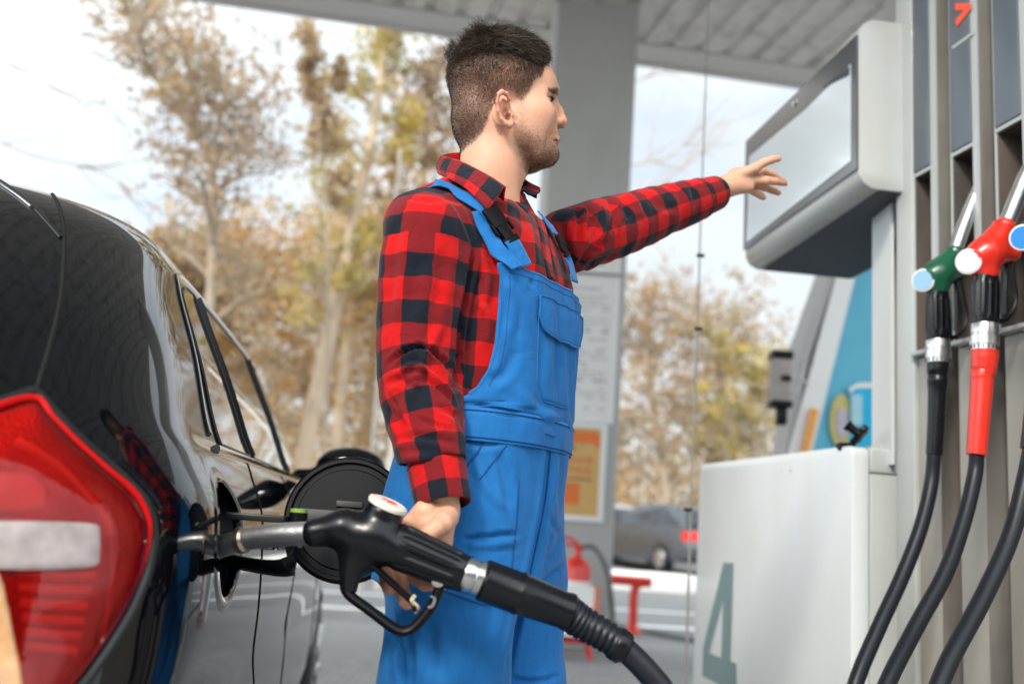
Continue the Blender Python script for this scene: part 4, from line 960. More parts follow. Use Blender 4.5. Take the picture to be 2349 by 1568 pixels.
rg, pl = lens_patch(poly, (60, 1300), .010, -.004)
lens = MB().grid(rg, close_v=True).build('taillight', lm, car)
rgc, _ = lens_patch(poly, (60, 1300), .020, -.002); MB().grid(rgc, close_v=True).build('lens_cover', cover, lens)
rimp = [cast(*p_, off=.002)[0] for p_ in pl]; rimp = [q_ for q_ in rimp if q_ is not None]; rimp.append(rimp[0])
MB().tube(rimp, .0065, 8, cap=False).build('lamp_gasket', M['cartrim'], lens)
def on_lamp(px, r, m_, name, off=.0105, ell_=(1, .5), n_=6):
    P = [cast(x, y, off=off)[0] for x, y in spline(np.array([(x, y, 0) for x, y in px]), n_)[:, :2]]; P = [p_ for p_ in P if p_ is not None]
    return MB().tube(P, r, 10, ell=ell_).build(name, m_, lens)
on_lamp([(-120, 985), (-20, 942), (75, 920), (115, 965), (170, 1020), (230, 1075), (300, 1135), (330, 1195), (325, 1260), (300, 1330), (255, 1420), (200, 1500), (150, 1570)], .0042, mat('lamp_rim', (.50, .006, .005), .5, var=.3, vscale=14, spec=.1), 'bright_rim', off=.006)
on_lamp([(30, 1022), (80, 1050), (140, 1095), (190, 1150), (225, 1190), (238, 1230)], .0050, lm2, 'inner_line')
on_lamp([(238, 1200), (240, 1300), (232, 1380), (215, 1470)], .0035, mat('lampmid', (.70, .28, .26), .4), 'inner_edge')
for k in range(6):
    y = 1318+k*34; on_lamp([(30+k*4, y-6), (120, y), (205-k*8, y+2)], .0050, lm2, 'lamp_bar')
rg, _ = lens_patch([(-60, 1203), (-60, 1308), (80, 1310), (205, 1302), (208, 1250), (206, 1208), (90, 1203)], (80, 1256), .0235, .021, 6); MB().grid(rg, close_v=True).build('reversing_lens', mat('revlens', (.34, .29, .28), .4, var=.6, vscale=45, coat=.3), lens)
rg, _ = lens_patch([(-60, 1095), (60, 1090), (95, 1130), (100, 1170), (40, 1185), (-60, 1175)], (20, 1140), .014, .011, 6); MB().grid(rg, close_v=True).build('bright_pad', lm2, lens)  # pale pad between housing and cover
rg, _ = lens_patch([(-60, 1300), (-14, 1310), (2, 1350), (14, 1420), (28, 1500), (40, 1600), (-60, 1640)], (-12, 1470), .0235, .021, 6); MB().grid(rg, close_v=True).build('painted_glint', mat('glint_amber', (.70, .30, .13), .3, var=.8, vscale=40, coat=.6), lens)  # warm sun glint painted as a coloured pad on the lamp
# filler recess
fc = side_pt(FC[0], FC[2]-.12) * .0 + (side_pt(FC[0]-.11, FC[2])+side_pt(FC[0]+.11, FC[2]))/2
flat_n = CR*.985+np.array([0, 0, .17]); flat_n /= np.linalg.norm(flat_n)
# ring that covers the edge, following the flank
bv_full = BVHTree.FromPolygons([Vector(v) for v in carw_V], [(i*nc+j, i*nc+(j+1) % nc, (i+1)*nc+(j+1) % nc, (i+1)*nc+j) for i in range(nr-1) for j in range(nc)])
def full_pt(s_, z_, off=0.):
    h, n_, i, ds = bv_full.ray_cast(Vector(carw((s_, 1.6, z_))[0]), Vector(-CR)); n_ = np.array(n_); n_ = n_ if n_@CR > 0 else -n_; return np.array(h)+n_*off
G_ = []
for rq_, off in ((FR+.016, .0002), (FR+.010, .0022), (FR-.001, .0026), (FR-.005, .000), (FR-.006, -.012), (FR-.008, -.03), (FR-.016, -.055), (FR-.045, -.062), (.022, -.06), (.021, -.09), (.001, -.095)):
    G_.append([full_pt(FC[0]+rq_*FE*math.cos(a), FC[2]+rq_*math.sin(a), 0)+CR*off for a in np.linspace(0, 2*math.pi, 48, endpoint=False)])
MB().grid(G_[:5], close_v=True).build('filler_rim', M['carpaint'], car)
MB().grid(G_[4:], close_v=True).build('filler_bowl', M['blackplastic'], car)
fp = full_pt(FC[0], FC[2], -.055); MB().lathe(fp, CR, [(0, .034), (.014, .034), (.018, .030), (.018, .018), (0, .017)], 28).build('filler_neck', M['matteblack'], car)
# open flap: disc seen from its black inner side
fcn = at(797, 1190, 1.60); fn_ = np.array([.06, -.985, .16]); fn_ /= np.linalg.norm(fn_); frd = px_r(fcn, 292)
flap = MB().lathe(fcn-fn_*.016, fn_, [(0, frd*.3), (.002, frd*.7), (.006, frd*.97), (.010, frd)], 64).build('filler_flap', M['carpaint'], car)
MB().lathe(fcn-fn_*.006, fn_, [(0, frd*.995), (.006, frd*.99), (.010, frd*.95), (.010, frd*.90), (.004, frd*.88), (.004, frd*.80), (.007, frd*.78), (.007, frd*.05)], 64).build('liner', M['matteblack'], flap)
fx = np.array([1., .06, 0]); fx -= fn_*(fx@fn_); fx /= np.linalg.norm(fx); fz = np.cross(fn_, fx)*-1; fz = fz if fz[2] > 0 else -fz
ff = frame_fn(fcn+fn_*.0015, fx, fz, fn_)
MB().box((-.075, -.012, 0), (.060, .012, .010), ff, bev=.003).box((-.020, .018, 0), (.022, .028, .004), ff, bev=.001).box((.062, -.03, 0), (.078, .02, .014), ff, bev=.003).build('cap_holder', mat('softblack', (.022, .022, .024), .5), flap)
MB().lathe(at(685, 1178, 1.50)-[0, 0, .012], (0, 0, 1), [(0, .0135), (.014, .0135)], 24).build('fuel_cap', M['matteblack'], flap)
MB().lathe(at(685, 1178, 1.50)+[0, 0, .002], (0, 0, 1), [(0, .0125), (.005, .0125), (.006, .006), (.003, .005)], 24).build('green_ring', mat('limering', (.22, .34, .06), .5), flap)
hg = [fcn-fx*frd*.86-fz*.03, at(660, 1300, 1.52), full_pt(FC[0]+FR*FE-.015, FC[2]-.035, -.02)]
MB().tube(spline(hg, 6), .014, 8, ell=(1.6, .5)).build('hinge_arm', M['matteblack'], flap)
MB().box(at(655, 1180, 1.47)-[.0, .004, .012], at(530, 1190, 1.50)+[0, .004, .010], bev=.002).build('cap_tether', M['cartrim'], flap)

# ================================================================== HAND-HELD NOZZLE
NY = 1.37
hn = thing('fuel_nozzle', 'black nozzle with worn white disc held in the black car filler', 'nozzle', at(900, 1230, NY))
Q = lambda x, y, d=0.: at(x, y, NY+d)
sp = [Q(722, 1222, 0), Q(640, 1226, .02), Q(552, 1236, .045)]
MB().tube(spline(sp, 8), [px_r(Q(650, 1226), 54)]*17, 24).build('spout', M['spout'], hn)
MB().lathe(Q(556, 1238, .043), Q(530, 1243, .05)-Q(556, 1238, .043), [(-.008, .0150), (-.004, .0185), (.004, .0185), (.006, .0150)], 24).build('spout_ring', mat('brass', (.5, .42, .3), .3, metal=1), hn)
MB().tube(spline([Q(552, 1240, .045), Q(500, 1256, .06), Q(440, 1284, .08), Q(380, 1312, .115)], 8), lerp_rad([.0155, .0150, .0145, .014], 8), 24).build('spout_tip', M['spout'], hn)
for x, y, d in ((610, 1249, .03), (650, 1247, .02), (690, 1246, .01), (470, 1290, .07), (500, 1278, .06)):
    c = Q(x, y, d); MB().lathe(c-[0, .004, 0], (0, -.6, -.8), [(-.004, .004), (.004, .0035)], 10).build('rivet', M['alu'], hn)
dcn = Q(888, 1160, .0); dax = np.array([.34, -.16, .90]); dax /= np.linalg.norm(dax)
def hb(P):
    d = cap(P, Q(724, 1221), Q(790, 1212), px_r(Q(724, 1221), 66), px_r(Q(790, 1212), 82))
    d = smin(d, cap(P, Q(790, 1212), Q(860, 1225), px_r(Q(724, 1221), 84), px_r(Q(860, 1225), 92)), .012)
    d = smin(d, cap(P, dcn-dax*.075, dcn-dax*.012, .024, .0265), .010)
    d = smin(d, cap(P, Q(850, 1240), Q(925, 1262), .026, .025), .02)
    d = smin(d, cap(P, Q(810, 1245), Q(800, 1345), .021, .012), .014)
    d = smax(d, (P-dcn)@dax, .003)
    return d
solid('body', hb, [Q(724, 1221), dcn, Q(925, 1262), Q(800, 1345)], .04, .002, M['blackplastic'], hn)
wd = mat('worn_disc', (.66, .62, .55), .5, var=.12, vscale=80)
MB().lathe(dcn-dax*.001, dax, [(0, .0275), (.004, .0280), (.006, .0272), (.0075, .0235), (.0060, .0225)], 40).build('disc_rim', wd, hn)
MB().lathe(dcn+dax*.004, dax, [(0, .0222), (.0025, .0222)], 40).build('disc', wd, hn)
dxa = np.cross(dax, (0, 1, 0)); dxa /= np.linalg.norm(dxa); dxb = np.cross(dax, dxa)
rp_ = MB(); rp_.prism([(-.010, -.006), (-.002, -.009), (.004, -.004), (.010, -.008), (.011, .001), (.003, .002), (.001, .009), (-.006, .004), (-.012, .005)], dcn+dax*.0067, dxa, dxb, dax, .0006); rp_.build('red_print', mat('wornred', (.62, .08, .05), .5, var=.5, vscale=300), hn)
ga, gb = Q(905, 1248), Q(1072, 1318); gx_ = gb-ga; gl = np.linalg.norm(gx_); gx_ /= gl; e1 = np.array([0, -1., 0]); e1 -= gx_*(e1@gx_); e1 /= np.linalg.norm(e1); e2 = np.cross(gx_, e1); e2 = e2 if e2[2] > 0 else -e2
n_ = 132; th = np.arange(n_)/n_*2*np.pi; rib = 1+.06*np.clip(np.sin(th*11)*2.0, -1, 1); G_ = []
for h in np.linspace(0, 1, 18):
    ra = px_r(ga, 104)*(1-h)+px_r(gb, 84)*h; pr = rib if .08 < h < .86 else np.ones(n_)*1.0
    G_.append(ga+gx_*gl*h+ra*pr[:, None]*(np.cos(th)[:, None]*e1*.80+np.sin(th)[:, None]*e2))
mb_ = MB().grid(G_, close_v=True); mb_.f.append(tuple(range(n_))); mb_.f.append(tuple(17*n_+j for j in range(n_))); mb_.build('grip', M['blackplastic'], hn, angle=35)
ax2 = Q(1290, 1398, .02)-Q(1070, 1316); L2 = np.linalg.norm(ax2); u2 = ax2/L2; c0 = Q(1062, 1312); kk = lambda x: px_r(Q(1100, 1320), x)
MB().lathe(c0, u2, [(0, kk(76)), (.003, kk(80)), (.012, kk(80)), (.013, kk(77)), (.016, kk(77)), (.017, kk(80)), (.026, kk(80)), (.028, kk(76))], 48).build('swivel_collar', M['alu'], hn)
MB().lathe(c0+u2*.028, u2, [(0, kk(90)), (.002, kk(96)), (.050, kk(96)), (.052, kk(100)), (.055, kk(100)), (.057, kk(95)), (.118, kk(84)), (.122, kk(88)), (.128, kk(88)), (.130, kk(80))], 56).build('swivel', M['blackplastic'], hn)
# ribbed bend protector
pb_ = spline([c0+u2*.150, Q(1330, 1424, .03), Q(1370, 1446, .035), Q(1408, 1470, .04)], 24); rb_ = []
for i in range(len(pb_)):
    t = i/(len(pb_)-1); rb_.append(kk(78)*(1-.12*t)*(1+.085*math.copysign(abs(math.sin(t*math.pi*8.5))**.6, math.sin(t*math.pi*17)))) 
MB().tube(pb_, rb_, 32).build('bend_protector', M['rubber'], hn)
MB().lathe(pb_[-1]-(pb_[-1]-pb_[-4])*.3, pb_[-1]-pb_[-4], [(0, kk(74)), (.004, kk(82)), (.016, kk(82)), (.020, kk(72))], 40).build('end_ring', M['blackplastic'], hn)
MB().tube(spline([Q(1400, 1466, .04), Q(1440, 1494, .04), Q(1490, 1545, .035), Q(1530, 1600, .03), Q(1570, 1700, .02), at(1600, 1900, 1.42)], 10), kk(58), 28).build('hose', M['rubber'], hn)
# trigger guard and trigger
MB().tube(spline([Q(790, 1335, 0), Q(800, 1362, 0), Q(850, 1400, 0), Q(905, 1440, 0), Q(935, 1445, 0), Q(962, 1425, 0), Q(992, 1385, 0), Q(1010, 1340, 0), Q(1014, 1310, 0)], 8), .0072, 12, ell=(1, 1.5)).build('trigger_guard', M['matteblack'], hn)
MB().tube(spline([Q(850, 1292, 0), Q(880, 1318, 0), Q(915, 1350, 0), Q(948, 1382, 0), Q(955, 1400, 0)], 8), .0048, 10, ell=(1, 2.2)).build('trigger', M['blackplastic'], hn)
MB().tube(spline([Q(952, 1365, -.005), Q(945, 1378, -.008), Q(958, 1392, -.006), Q(952, 1404, -.004)], 6), .0035, 8).build('latch', mat('brassl', (.45, .38, .28), .4, metal=.8), hn)
MB().lathe(Q(1006, 1330, -.006), (0, -1, 0), [(0, .009), (.006, .009), (.007, .006)], 16).build('guard_bolt', M['alu'], hn)
MB().tube(spline([Q(988, 1366, -.012), Q(997, 1372, -.013), Q(992, 1388, -.013), Q(982, 1392, -.012)], 5), .0022, 6).build('spring_clip', M['alu'], hn)

# ================================================================== PERSON
def smooth_noise(P, sc, seed=0, oct_=2):
    """cheap sum of rotated sines: slow irregular relief"""
    rs_ = np.random.default_rng(seed); o = np.zeros(len(P))
    for k in range(oct_*7):
        d = rs_.normal(size=3); d /= np.linalg.norm(d); o += np.sin(P@d*sc*(.6+.9*rs_.random())*(1+k//7)+rs_.random()*6.28)/(1+k//7)
    return o/math.sqrt(oct_*7)
# ---- head frame: origin at the right ear canal height on the mid plane
HDEL = R(12); HA = np.array([math.cos(HDEL), math.sin(HDEL), 0]); HL = np.array([-HA[1], HA[0], 0]); HZ = np.array([0, 0, 1.])
HC0 = at(1165.6, 261.3, 1.66)
HO = hit_plane(1165.6, 261.3, HC0, HL)
def cropxy(cx, cy): return 937.1+cx*.29885, 31.2+cy*.29885
def HP(cx, cy, lat=0.):
    """portrait-grid point -> head local (forward, left, up) on the sagittal plane shifted by lat"""
    x, y = cropxy(cx, cy); P = hit_plane(x, y, HO+HL*lat, HL)-HO; return np.array([P@HA, lat, P[2]])
HR = np.stack([HA, HL, HZ])              # rows
def h2w(V): return np.atleast_2d(V)@HR+HO
def w2h(V): return (np.atleast_2d(V)-HO)@HR.T
# silhouette points that steer the face
tip = HP(1222, 842); brow = HP(1148, 590); nas = HP(1128, 655); subn = HP(1152, 880); ulip = HP(1166, 948); mouthm = HP(1150, 968); llip = HP(1154, 1002); cgro = HP(1136, 1046); chin = HP(1138, 1098); chinb = HP(1070, 1178)
fore = HP(1105, 450); top = HP(640, 170); backh = HP(305, 560); nape = HP(392, 960); nfr = HP(888, 1230); nbk = HP(385, 1130)
LATF = .037
def msym(P): q = P.copy(); q[:, 1] = np.abs(q[:, 1]); return q
_e = HP(1094, 652, -.031); EYC = np.array([min(_e[0]-.010, nas[0]-.017)-.003, .031, _e[2]-.0045])
print('eye', EYC, 'nas', nas, 'brow', brow, 'e', _e)
_b1 = HP(1118, 588, -.022); _b2 = HP(1072, 600, -.046); MCN = HP(1122, 976, -.024)
earY = -.070
def earp(cx, cy, o=0.):
    q = HP(cx, cy, -.080); q[1] = earY-.008-o; return q
EAR_HELIX = [earp(752, 706, -.004), earp(764, 662, .006), earp(742, 630, .010), earp(705, 622, .013), earp(674, 650, .015), earp(664, 705, .015), earp(680, 768, .013), earp(708, 820, .010), earp(742, 852, .007), earp(770, 860, .004), earp(786, 838, .002), earp(788, 812, -.002)]
ANTI = [earp(728, 664, .002), earp(704, 700, .003), earp(700, 748, .003), earp(718, 792, .003), earp(752, 818, .002)]
def headf(P):
    q = msym(P); a, y, z = P[:, 0], P[:, 1], P[:, 2]
    d = ell(q, (-.025, 0, .060), (-backh[0]-.024, .0765, .080))
    # forehead block
    d = smin(d, ell(q, (.040, 0, .052), (brow[0]-.0425, .056, .052)), .02)
    d = smin(d, ell(q, (-.062, 0, -.012), (.037, .052, .055)), .02)
    d = smin(d, ell(q, (.042, 0, .0), (.041, .057, .060)), .02)           # mid face
    d = smin(d, ell(q, (.036, 0, -.052), (.050, .044, .040)), .018)       # lower face fill
    d = smin(d, cap(q, (.006, .047, -.046), (.050, .032, -.074), .0135, .012), .022)   # jaw edge
    d = smin(d, cap(q, (.050, .032, -.074), (chin[0]-.017, .010, chin[2]+.002), .012, .0165), .018)
    d = smin(d, ell(q, (chin[0]-.019, 0, chin[2]), (.019, .019, .018)), .010)
    d = smin(d, ell(q, (subn[0]-.031, 0, (subn[2]+llip[2])/2), (.030, .028, .026)), .014) # muzzle
    d = smin(d, ell(q, (.050, .042, -.006), (.022, .014, .016)), .026)     # cheek bone
    d = smin(d, ell(q, (.026, .0445, -.028), (.034, .0125, .036)), .022)   # masseter
    # eye socket, eyeball, lids
    d = smax(d, -ell(q, (EYC[0]+.0205, EYC[1]+.009, EYC[2]-.0005), (.0185, .0270, .0150)), .009)
    d = smin(d, poly_cap(q, [(brow[0]-.007, .006, brow[2]), (_b1[0]-.0075, .022, _b1[2]), (_b2[0]-.010, .046, _b2[2]-.002)], [.0066, .0066, .0066], .006), .010)  # brow ridge
    lid = np.abs(np.linalg.norm(q-EYC, axis=1)-.0132)-.0012
    el = (q[:, 2]-EYC[2]); fa = q[:, 0]-EYC[0]
    opening = np.maximum(np.abs(el+.0008)-.0036, -(fa-.0055))
    lid = smax(lid, -opening, .0012)
    lid = np.maximum(lid, -fa)
    d = smin(d, lid, .0035)
    # nose
    n0 = nas+np.array([-.0065, 0, 0]); n1 = tip+np.array([-.0105, 0, .002])
    nm = n0*.45+n1*.55+np.array([.0015, 0, .0])
    d = smin(d, cap(q, n0, nm, .0065, .0078), .008); d = smin(d, cap(q, nm, n1, .0078, .0098), .007)
    d = smin(d, cap(q, (n0[0]-.014, .008, n0[2]-.006), (n1[0]-.020, .012, n1[2]+.002), .008, .009), .010)
    d = smin(d, ell(q, (tip[0]-.022, .0125, tip[2]-.004), (.0115, .0068, .0082)), .0045)
    d = smin(d, cap(q, (tip[0]-.010, 0, tip[2]-.006), (subn[0]-.004, 0, subn[2]+.006), .0052, .0048), .004)
    d = smax(d, -ell(q, (tip[0]-.0180, .0078, tip[2]-.0125), (.0068, .0034, .0050)), .0025)  # nostril
    d = smax(d, -cap(q, (tip[0]-.033, .0205, tip[2]+.006), (tip[0]-.036, .0200, tip[2]-.010), .0022), .004)
    # lips
    for A_, B_, ra, rb in (((ulip[0]-.0058, 0, ulip[2]), (MCN[0]-.001, .0225, MCN[2]+.001), .0052, .0022), ((llip[0]-.0066, 0, llip[2]), (MCN[0]-.002, .0215, MCN[2]-.001), .0060, .0022)):
        mid_ = (np.array(A_)*.5+np.array(B_)*.5)+np.array([.003, 0, 0]); d = smin(d, poly_cap(q, [A_, mid_, B_], [ra, ra*.85, rb]), .0045)
    d = smax(d, -cap(q, (mouthm[0]+.002, 0, mouthm[2]), (MCN[0]-.001, .0250, MCN[2]), .0017, .0021), .003)
    d = smax(d, -cap(q, (cgro[0]+.009, 0, cgro[2]), (cgro[0]+.002, .014, cgro[2]), .0085, .007), .008)
    # neck
    nb = np.array([(nfr[0]+nbk[0])/2+.002, 0, nfr[2]]); nr_ = (nfr[0]-nbk[0])/2*.96
    qq = P.copy(); qq[:, 1] *= 1.04
    nk = cap(qq, (-.030, 0, -.035), nb, .052, nr_*.93); nk = smin(nk, cap(qq, nb, nb+[-.015, 0, -.10], nr_*.93, nr_*1.05), .02)
    nk = smin(nk, cap(q, (-.022, .050, -.035), (.018, .022, -.175), .010, .009), .016)   # sternomastoid
    nk = smin(nk, ell(q, (nfr[0]-.008, 0, nfr[2]+.004), (.012, .011, .014)), .012)        # adam's apple
    d = smin(d, nk, .018)
    # ears
    for sg in (1, -1):
        Pe = P if sg == 1 else P*np.array([1, -1, 1]); k = (np.abs(Pe[:, 1]+.075) < .035) & (Pe[:, 0] > -.07) & (Pe[:, 0] < .05) & (np.abs(Pe[:, 2]) < .07)
        if not k.any(): continue
        E_ = Pe[k]; c = sum(EAR_HELIX)/len(EAR_HELIX)
        e = poly_cap(E_, EAR_HELIX, [.0030, .0034, .0038, .0042, .0042, .0040, .0036, .0036, .0042, .0060, .0056, .003], .003)
        e = smin(e, poly_cap(E_, ANTI, [.0030, .0036, .0038, .0036, .0030], .003), .0035)
        base_ = ell(E_, (c[0]-.002, earY+.002, c[2]+.004), (.0170, .0095, .0285)); e = smin(e, base_, .005)
        e = smin(e, ell(E_, earp(790, 772, -.003), (.0048, .0050, .0062)), .004)    # tragus
        e = smax(e, -ell(E_, earp(752, 770, .002), (.0085, .0110, .0125)), .003)    # concha
        e = smax(e, -ell(E_, earp(742, 690, .006), (.0060, .0050, .0090)), .003)
        e = smax(e, -poly_cap(E_, [earp(690, 660, .018), earp(684, 715, .018), earp(698, 780, .016), earp(722, 822, .013)], [.0016]*4, .002), .0025)
        dk = smin(d[k], e, .004); dk = smax(dk, -ell(E_, earp(770, 778, -.004), (.0042, .0130, .0062)), .002); dk = smax(dk, -poly_cap(E_, [earp(745, 672, .008), earp(742, 700, .006), earp(730, 716, .006)], [.0030, .0026, .0018], .001), .002); d[k] = dk
    return d
RES_H = .00165
hb_lo = np.array([-.135, -.105, -.235]); hb_hi = np.array([.125, .105, .150])
HVl, HF = field(headf, hb_lo, hb_hi, RES_H)

# ---- hands
def hand_field(segs, palm, k=.006, kp=.012):
    def fn(P):
        d = None
        for a, b, ra, rb in palm: e = cap(P, a, b, ra, rb); d = e if d is None else smin(d, e, kp)
        fd = None
        for pts, rad in segs:
            e = poly_cap(P, pts, rad, .003); fd = e if fd is None else np.minimum(fd, e)
        return smin(d, fd, k)
    return fn
HYL = 2.12
Lh = lambda x, y, d=0.: at(x, y, HYL+d)
palmL = [(Lh(1630, 444, -.02), Lh(1668, 425, -.005), .0245, .0225), (Lh(1668, 425, -.005), Lh(1700, 410, .0), .0220, .0200), (Lh(1672, 430, -.01), Lh(1714, 428, .0), .0180, .0150), (Lh(1690, 403, .0), Lh(1730, 400, .01), .0185, .0120), (Lh(1690, 420, 0), Lh(1732, 415, .01), .0175, .0118)]
segL = [([Lh(1700, 400, -.01), Lh(1732, 386, -.02), Lh(1752, 373, -.025), Lh(1772, 366, -.03), Lh(1785, 364, -.03)], [.0150, .0112, .0094, .0086, .0074]),      # thumb
        ([Lh(1728, 399, .015), Lh(1748, 391, .035), Lh(1774, 401, .055), Lh(1794, 415, .070), Lh(1801, 421, .074)], [.0108, .0094, .0084, .0076, .0066]),           # index, behind
        ([Lh(1728, 413, .000), Lh(1758, 414, -.002), Lh(1778, 415, .005), Lh(1791, 418, .012), Lh(1795, 419, .013)], [.0108, .0102, .0092, .0082, .0070]),          # middle
        ([Lh(1724, 420, .02), Lh(1752, 429, .032), Lh(1774, 437, .042), Lh(1785, 442, .046)], [.0104, .0090, .0082, .0070]),                                # ring
        ([Lh(1710, 430, .015), Lh(1730, 440, .022), Lh(1745, 449, .028), Lh(1751, 453, .03)], [.0094, .0082, .0074, .0064])]                                     # little
fnL = hand_field(segL, palmL, .0042)
ptsL = np.array([p for s_, _ in segL for p in s_]+[p for a in palmL for p in a[:2]])
VL, FL = field(fnL, ptsL.min(0)-.035, ptsL.max(0)+.03, .0019)
HYR = 1.425
Rh = lambda x, y, d=0.: at(x, y, HYR+d)
palmR = [(Rh(1014, 1125, .040), Rh(1014, 1170, .036), .0250, .0245), (Rh(1014, 1170, .036), Rh(988, 1213, .020), .0250, .0245), (Rh(1010, 1178, .03), Rh(1000, 1250, .03), .0240, .0230), (Rh(980, 1200, .015), Rh(958, 1240, .03), .0230, .0210), (Rh(1000, 1240, .035), Rh(985, 1310, .035), .0215, .0150)]
segR = [([Rh(1026, 1186, .012), Rh(1014, 1200, -.016), Rh(1000, 1210, -.030), Rh(985, 1222, -.034), Rh(980, 1226, -.034)], [.0170, .0155, .0128, .0120, .0108]),      # thumb lying on the near side
        ([Rh(975, 1175, .012), Rh(948, 1200, .015), Rh(915, 1240, .035), Rh(892, 1290, .030), Rh(888, 1325, .008), Rh(893, 1345, -.006), Rh(894, 1349, -.007)], [.0185, .0150, .0125, .0115, .0108, .0098, .0088]),   # index to the trigger
        ([Rh(965, 1200, .02), Rh(940, 1250, .045), Rh(915, 1300, .036), Rh(918, 1345, .008), Rh(932, 1378, -.008), Rh(935, 1383, -.008)], [.0165, .0130, .0120, .0110, .0098, .0088]),
        ([Rh(985, 1230, .03), Rh(965, 1280, .045), Rh(950, 1318, .025), Rh(975, 1335, .000), Rh(990, 1338, -.006)], [.0160, .0132, .0122, .0115, .0100]),
        ([Rh(1000, 1250, .03), Rh(992, 1295, .040), Rh(985, 1322, .02), Rh(1005, 1335, .002), Rh(1016, 1338, .000)], [.0145, .0118, .0108, .0100, .0088])]
fnR = hand_field(segR, palmR, .0032, .007)
ptsR = np.array([p for s_, _ in segR for p in s_]+[p for a in palmR for p in a[:2]])
VR, FR_ = field(fnR, ptsR.min(0)-.035, ptsR.max(0)+.03, .0019)

# ---- body frame
BA = R(28); BF = np.array([math.cos(BA), -math.sin(BA), 0]); BL = np.array([math.sin(BA), math.cos(BA), 0])
BO = np.array([-.031, 1.685, 0.])
BRm = np.stack([BF, BL, HZ])
def b2w(V): return np.atleast_2d(V)@BRm+BO
def w2b(V): return (np.atleast_2d(V)-BO)@BRm.T
# joints
SR, ER, WR = at(977, 540, 1.52), at(958, 850, 1.51), at(1013, 1142, 1.460)
SLh, ELb, WLr = at(1300, 554, 1.86), at(1470, 500, 2.00), at(1640, 443, 2.108)
TZ = np.array([.70, .95, 1.02, 1.10, 1.20, 1.30, 1.38, 1.44, 1.475, 1.50, 1.53])
THW = np.array([.170, .172, .165, .160, .165, .176, .186, .180, .150, .095, .060])
THD = np.array([.125, .126, .120, .113, .112, .113, .110, .100, .090, .068, .052])
TCF = np.array([-.035, -.018, -.008, .005, .006, .004, -.002, -.012, -.020, -.024, -.024])
def torso_dims(z): return np.interp(z, TZ, THW), np.interp(z, TZ, THD), np.interp(z, TZ, TCF)
def torso(P, grow=0.):
    q = w2b(P); hw, hd_, cf_ = torso_dims(q[:, 2]); hw = hw+grow; hd_ = hd_+grow
    u = q[:, 1]/hw; v = (q[:, 0]-cf_)/hd_; n_ = 2.4
    k = (np.abs(u)**n_+np.abs(v)**n_)**(1/n_); d = (k-1)*np.minimum(hw, hd_)*.95
    d = np.maximum(d, q[:, 2]-1.535); return d
def arm(P, J, rad, g=0.): return poly_cap(P, J, [r+g for r in rad], .03)
def path3(a, b, c, n=5):
    return [p for p in spline(np.array([a, b, c]), n)]
ARMR = path3(SR, ER, WR); ARML = path3(SLh, ELb, WLr)
RADR = np.interp(np.linspace(0, 1, len(ARMR)), [0, .15, .35, .5, .7, .88, 1], [.066, .067, .064, .060, .056, .049, .043])
RADL = np.interp(np.linspace(0, 1, len(ARML)), [0, .2, .5, .8, .93, 1], [.064, .063, .059, .049, .043, .042])
LEGR = [at(1062, 1180, 1.63), at(1040, 1330, 1.62), at(1018, 1568, 1.60), b2w([-.05, -.11, .42])[0], b2w([-.07, -.12, .10])[0]]
LEGL = [at(1150, 1180, 1.80), at(1165, 1330, 1.79), at(1172, 1568, 1.78), b2w([.0, .10, .42])[0], b2w([-.01, .11, .10])[0]]
# body under the clothes: torso, arms, legs, feet in one coarse part of the same mesh
def body_in(P):
    d = np.maximum(torso(P, -.032), .90-P[:, 2]); d = smin(d, poly_cap(P, ARMR, RADR-.016, .02), .03); d = smin(d, poly_cap(P, ARML, RADL-.014, .02), .03)
    for LG in (LEGR, LEGL): d = smin(d, poly_cap(P, LG, [.060, .058, .052, .045, .040], .02), .02)
    d = np.where((P[:, 2] < .9)|True, d, d)
    return d
lo_ = np.array([-.30, 1.30, .08]); hi_ = np.array([.56, 2.26, 1.80])
VB, FB = field(body_in, lo_, hi_, .009)
person = thing('person', 'young man in red plaid shirt and blue dungarees, one arm pointing right', 'person', (BO[0], BO[1], 0))
person['label'] = 'man in red plaid shirt and blue dungarees pointing right while refuelling'
HW = h2w(HVl)
Vs = [HW, VL, VR, VB]; Fs = []; off = 0
for v_, f_q in zip(Vs, (HF, FL, FR_, FB)): Fs.append(f_q+off); off += len(v_)
Vall = np.concatenate(Vs); me = raw_mesh('skin', Vall, np.concatenate(Fs))
# colour regions painted by anatomy: r = redness, g = stubble, b = scalp/hair colour
nH = len(HW); a, y, z = HVl[:, 0], np.abs(HVl[:, 1]), HVl[:, 2]
red = np.zeros(len(Vall)); stb = np.zeros(len(Vall)); scp = np.zeros(len(Vall)); lip = np.zeros(len(Vall)); brw = np.zeros(len(Vall))
g2 = lambda c, s_: np.exp(-(((a-c[0])**2)+((y-c[1])**2)+((z-c[2])**2))/(2*s_*s_))
red[:nH] = np.clip(.9*g2(tip, .014)+.5*g2((.070, .040, -.012), .018)+.8*(np.abs(HVl[:, 1]) > .0735)*(a < .012)*(np.abs(z) < .05)+.3*g2((.02, .05, -.11), .03), 0, 1)
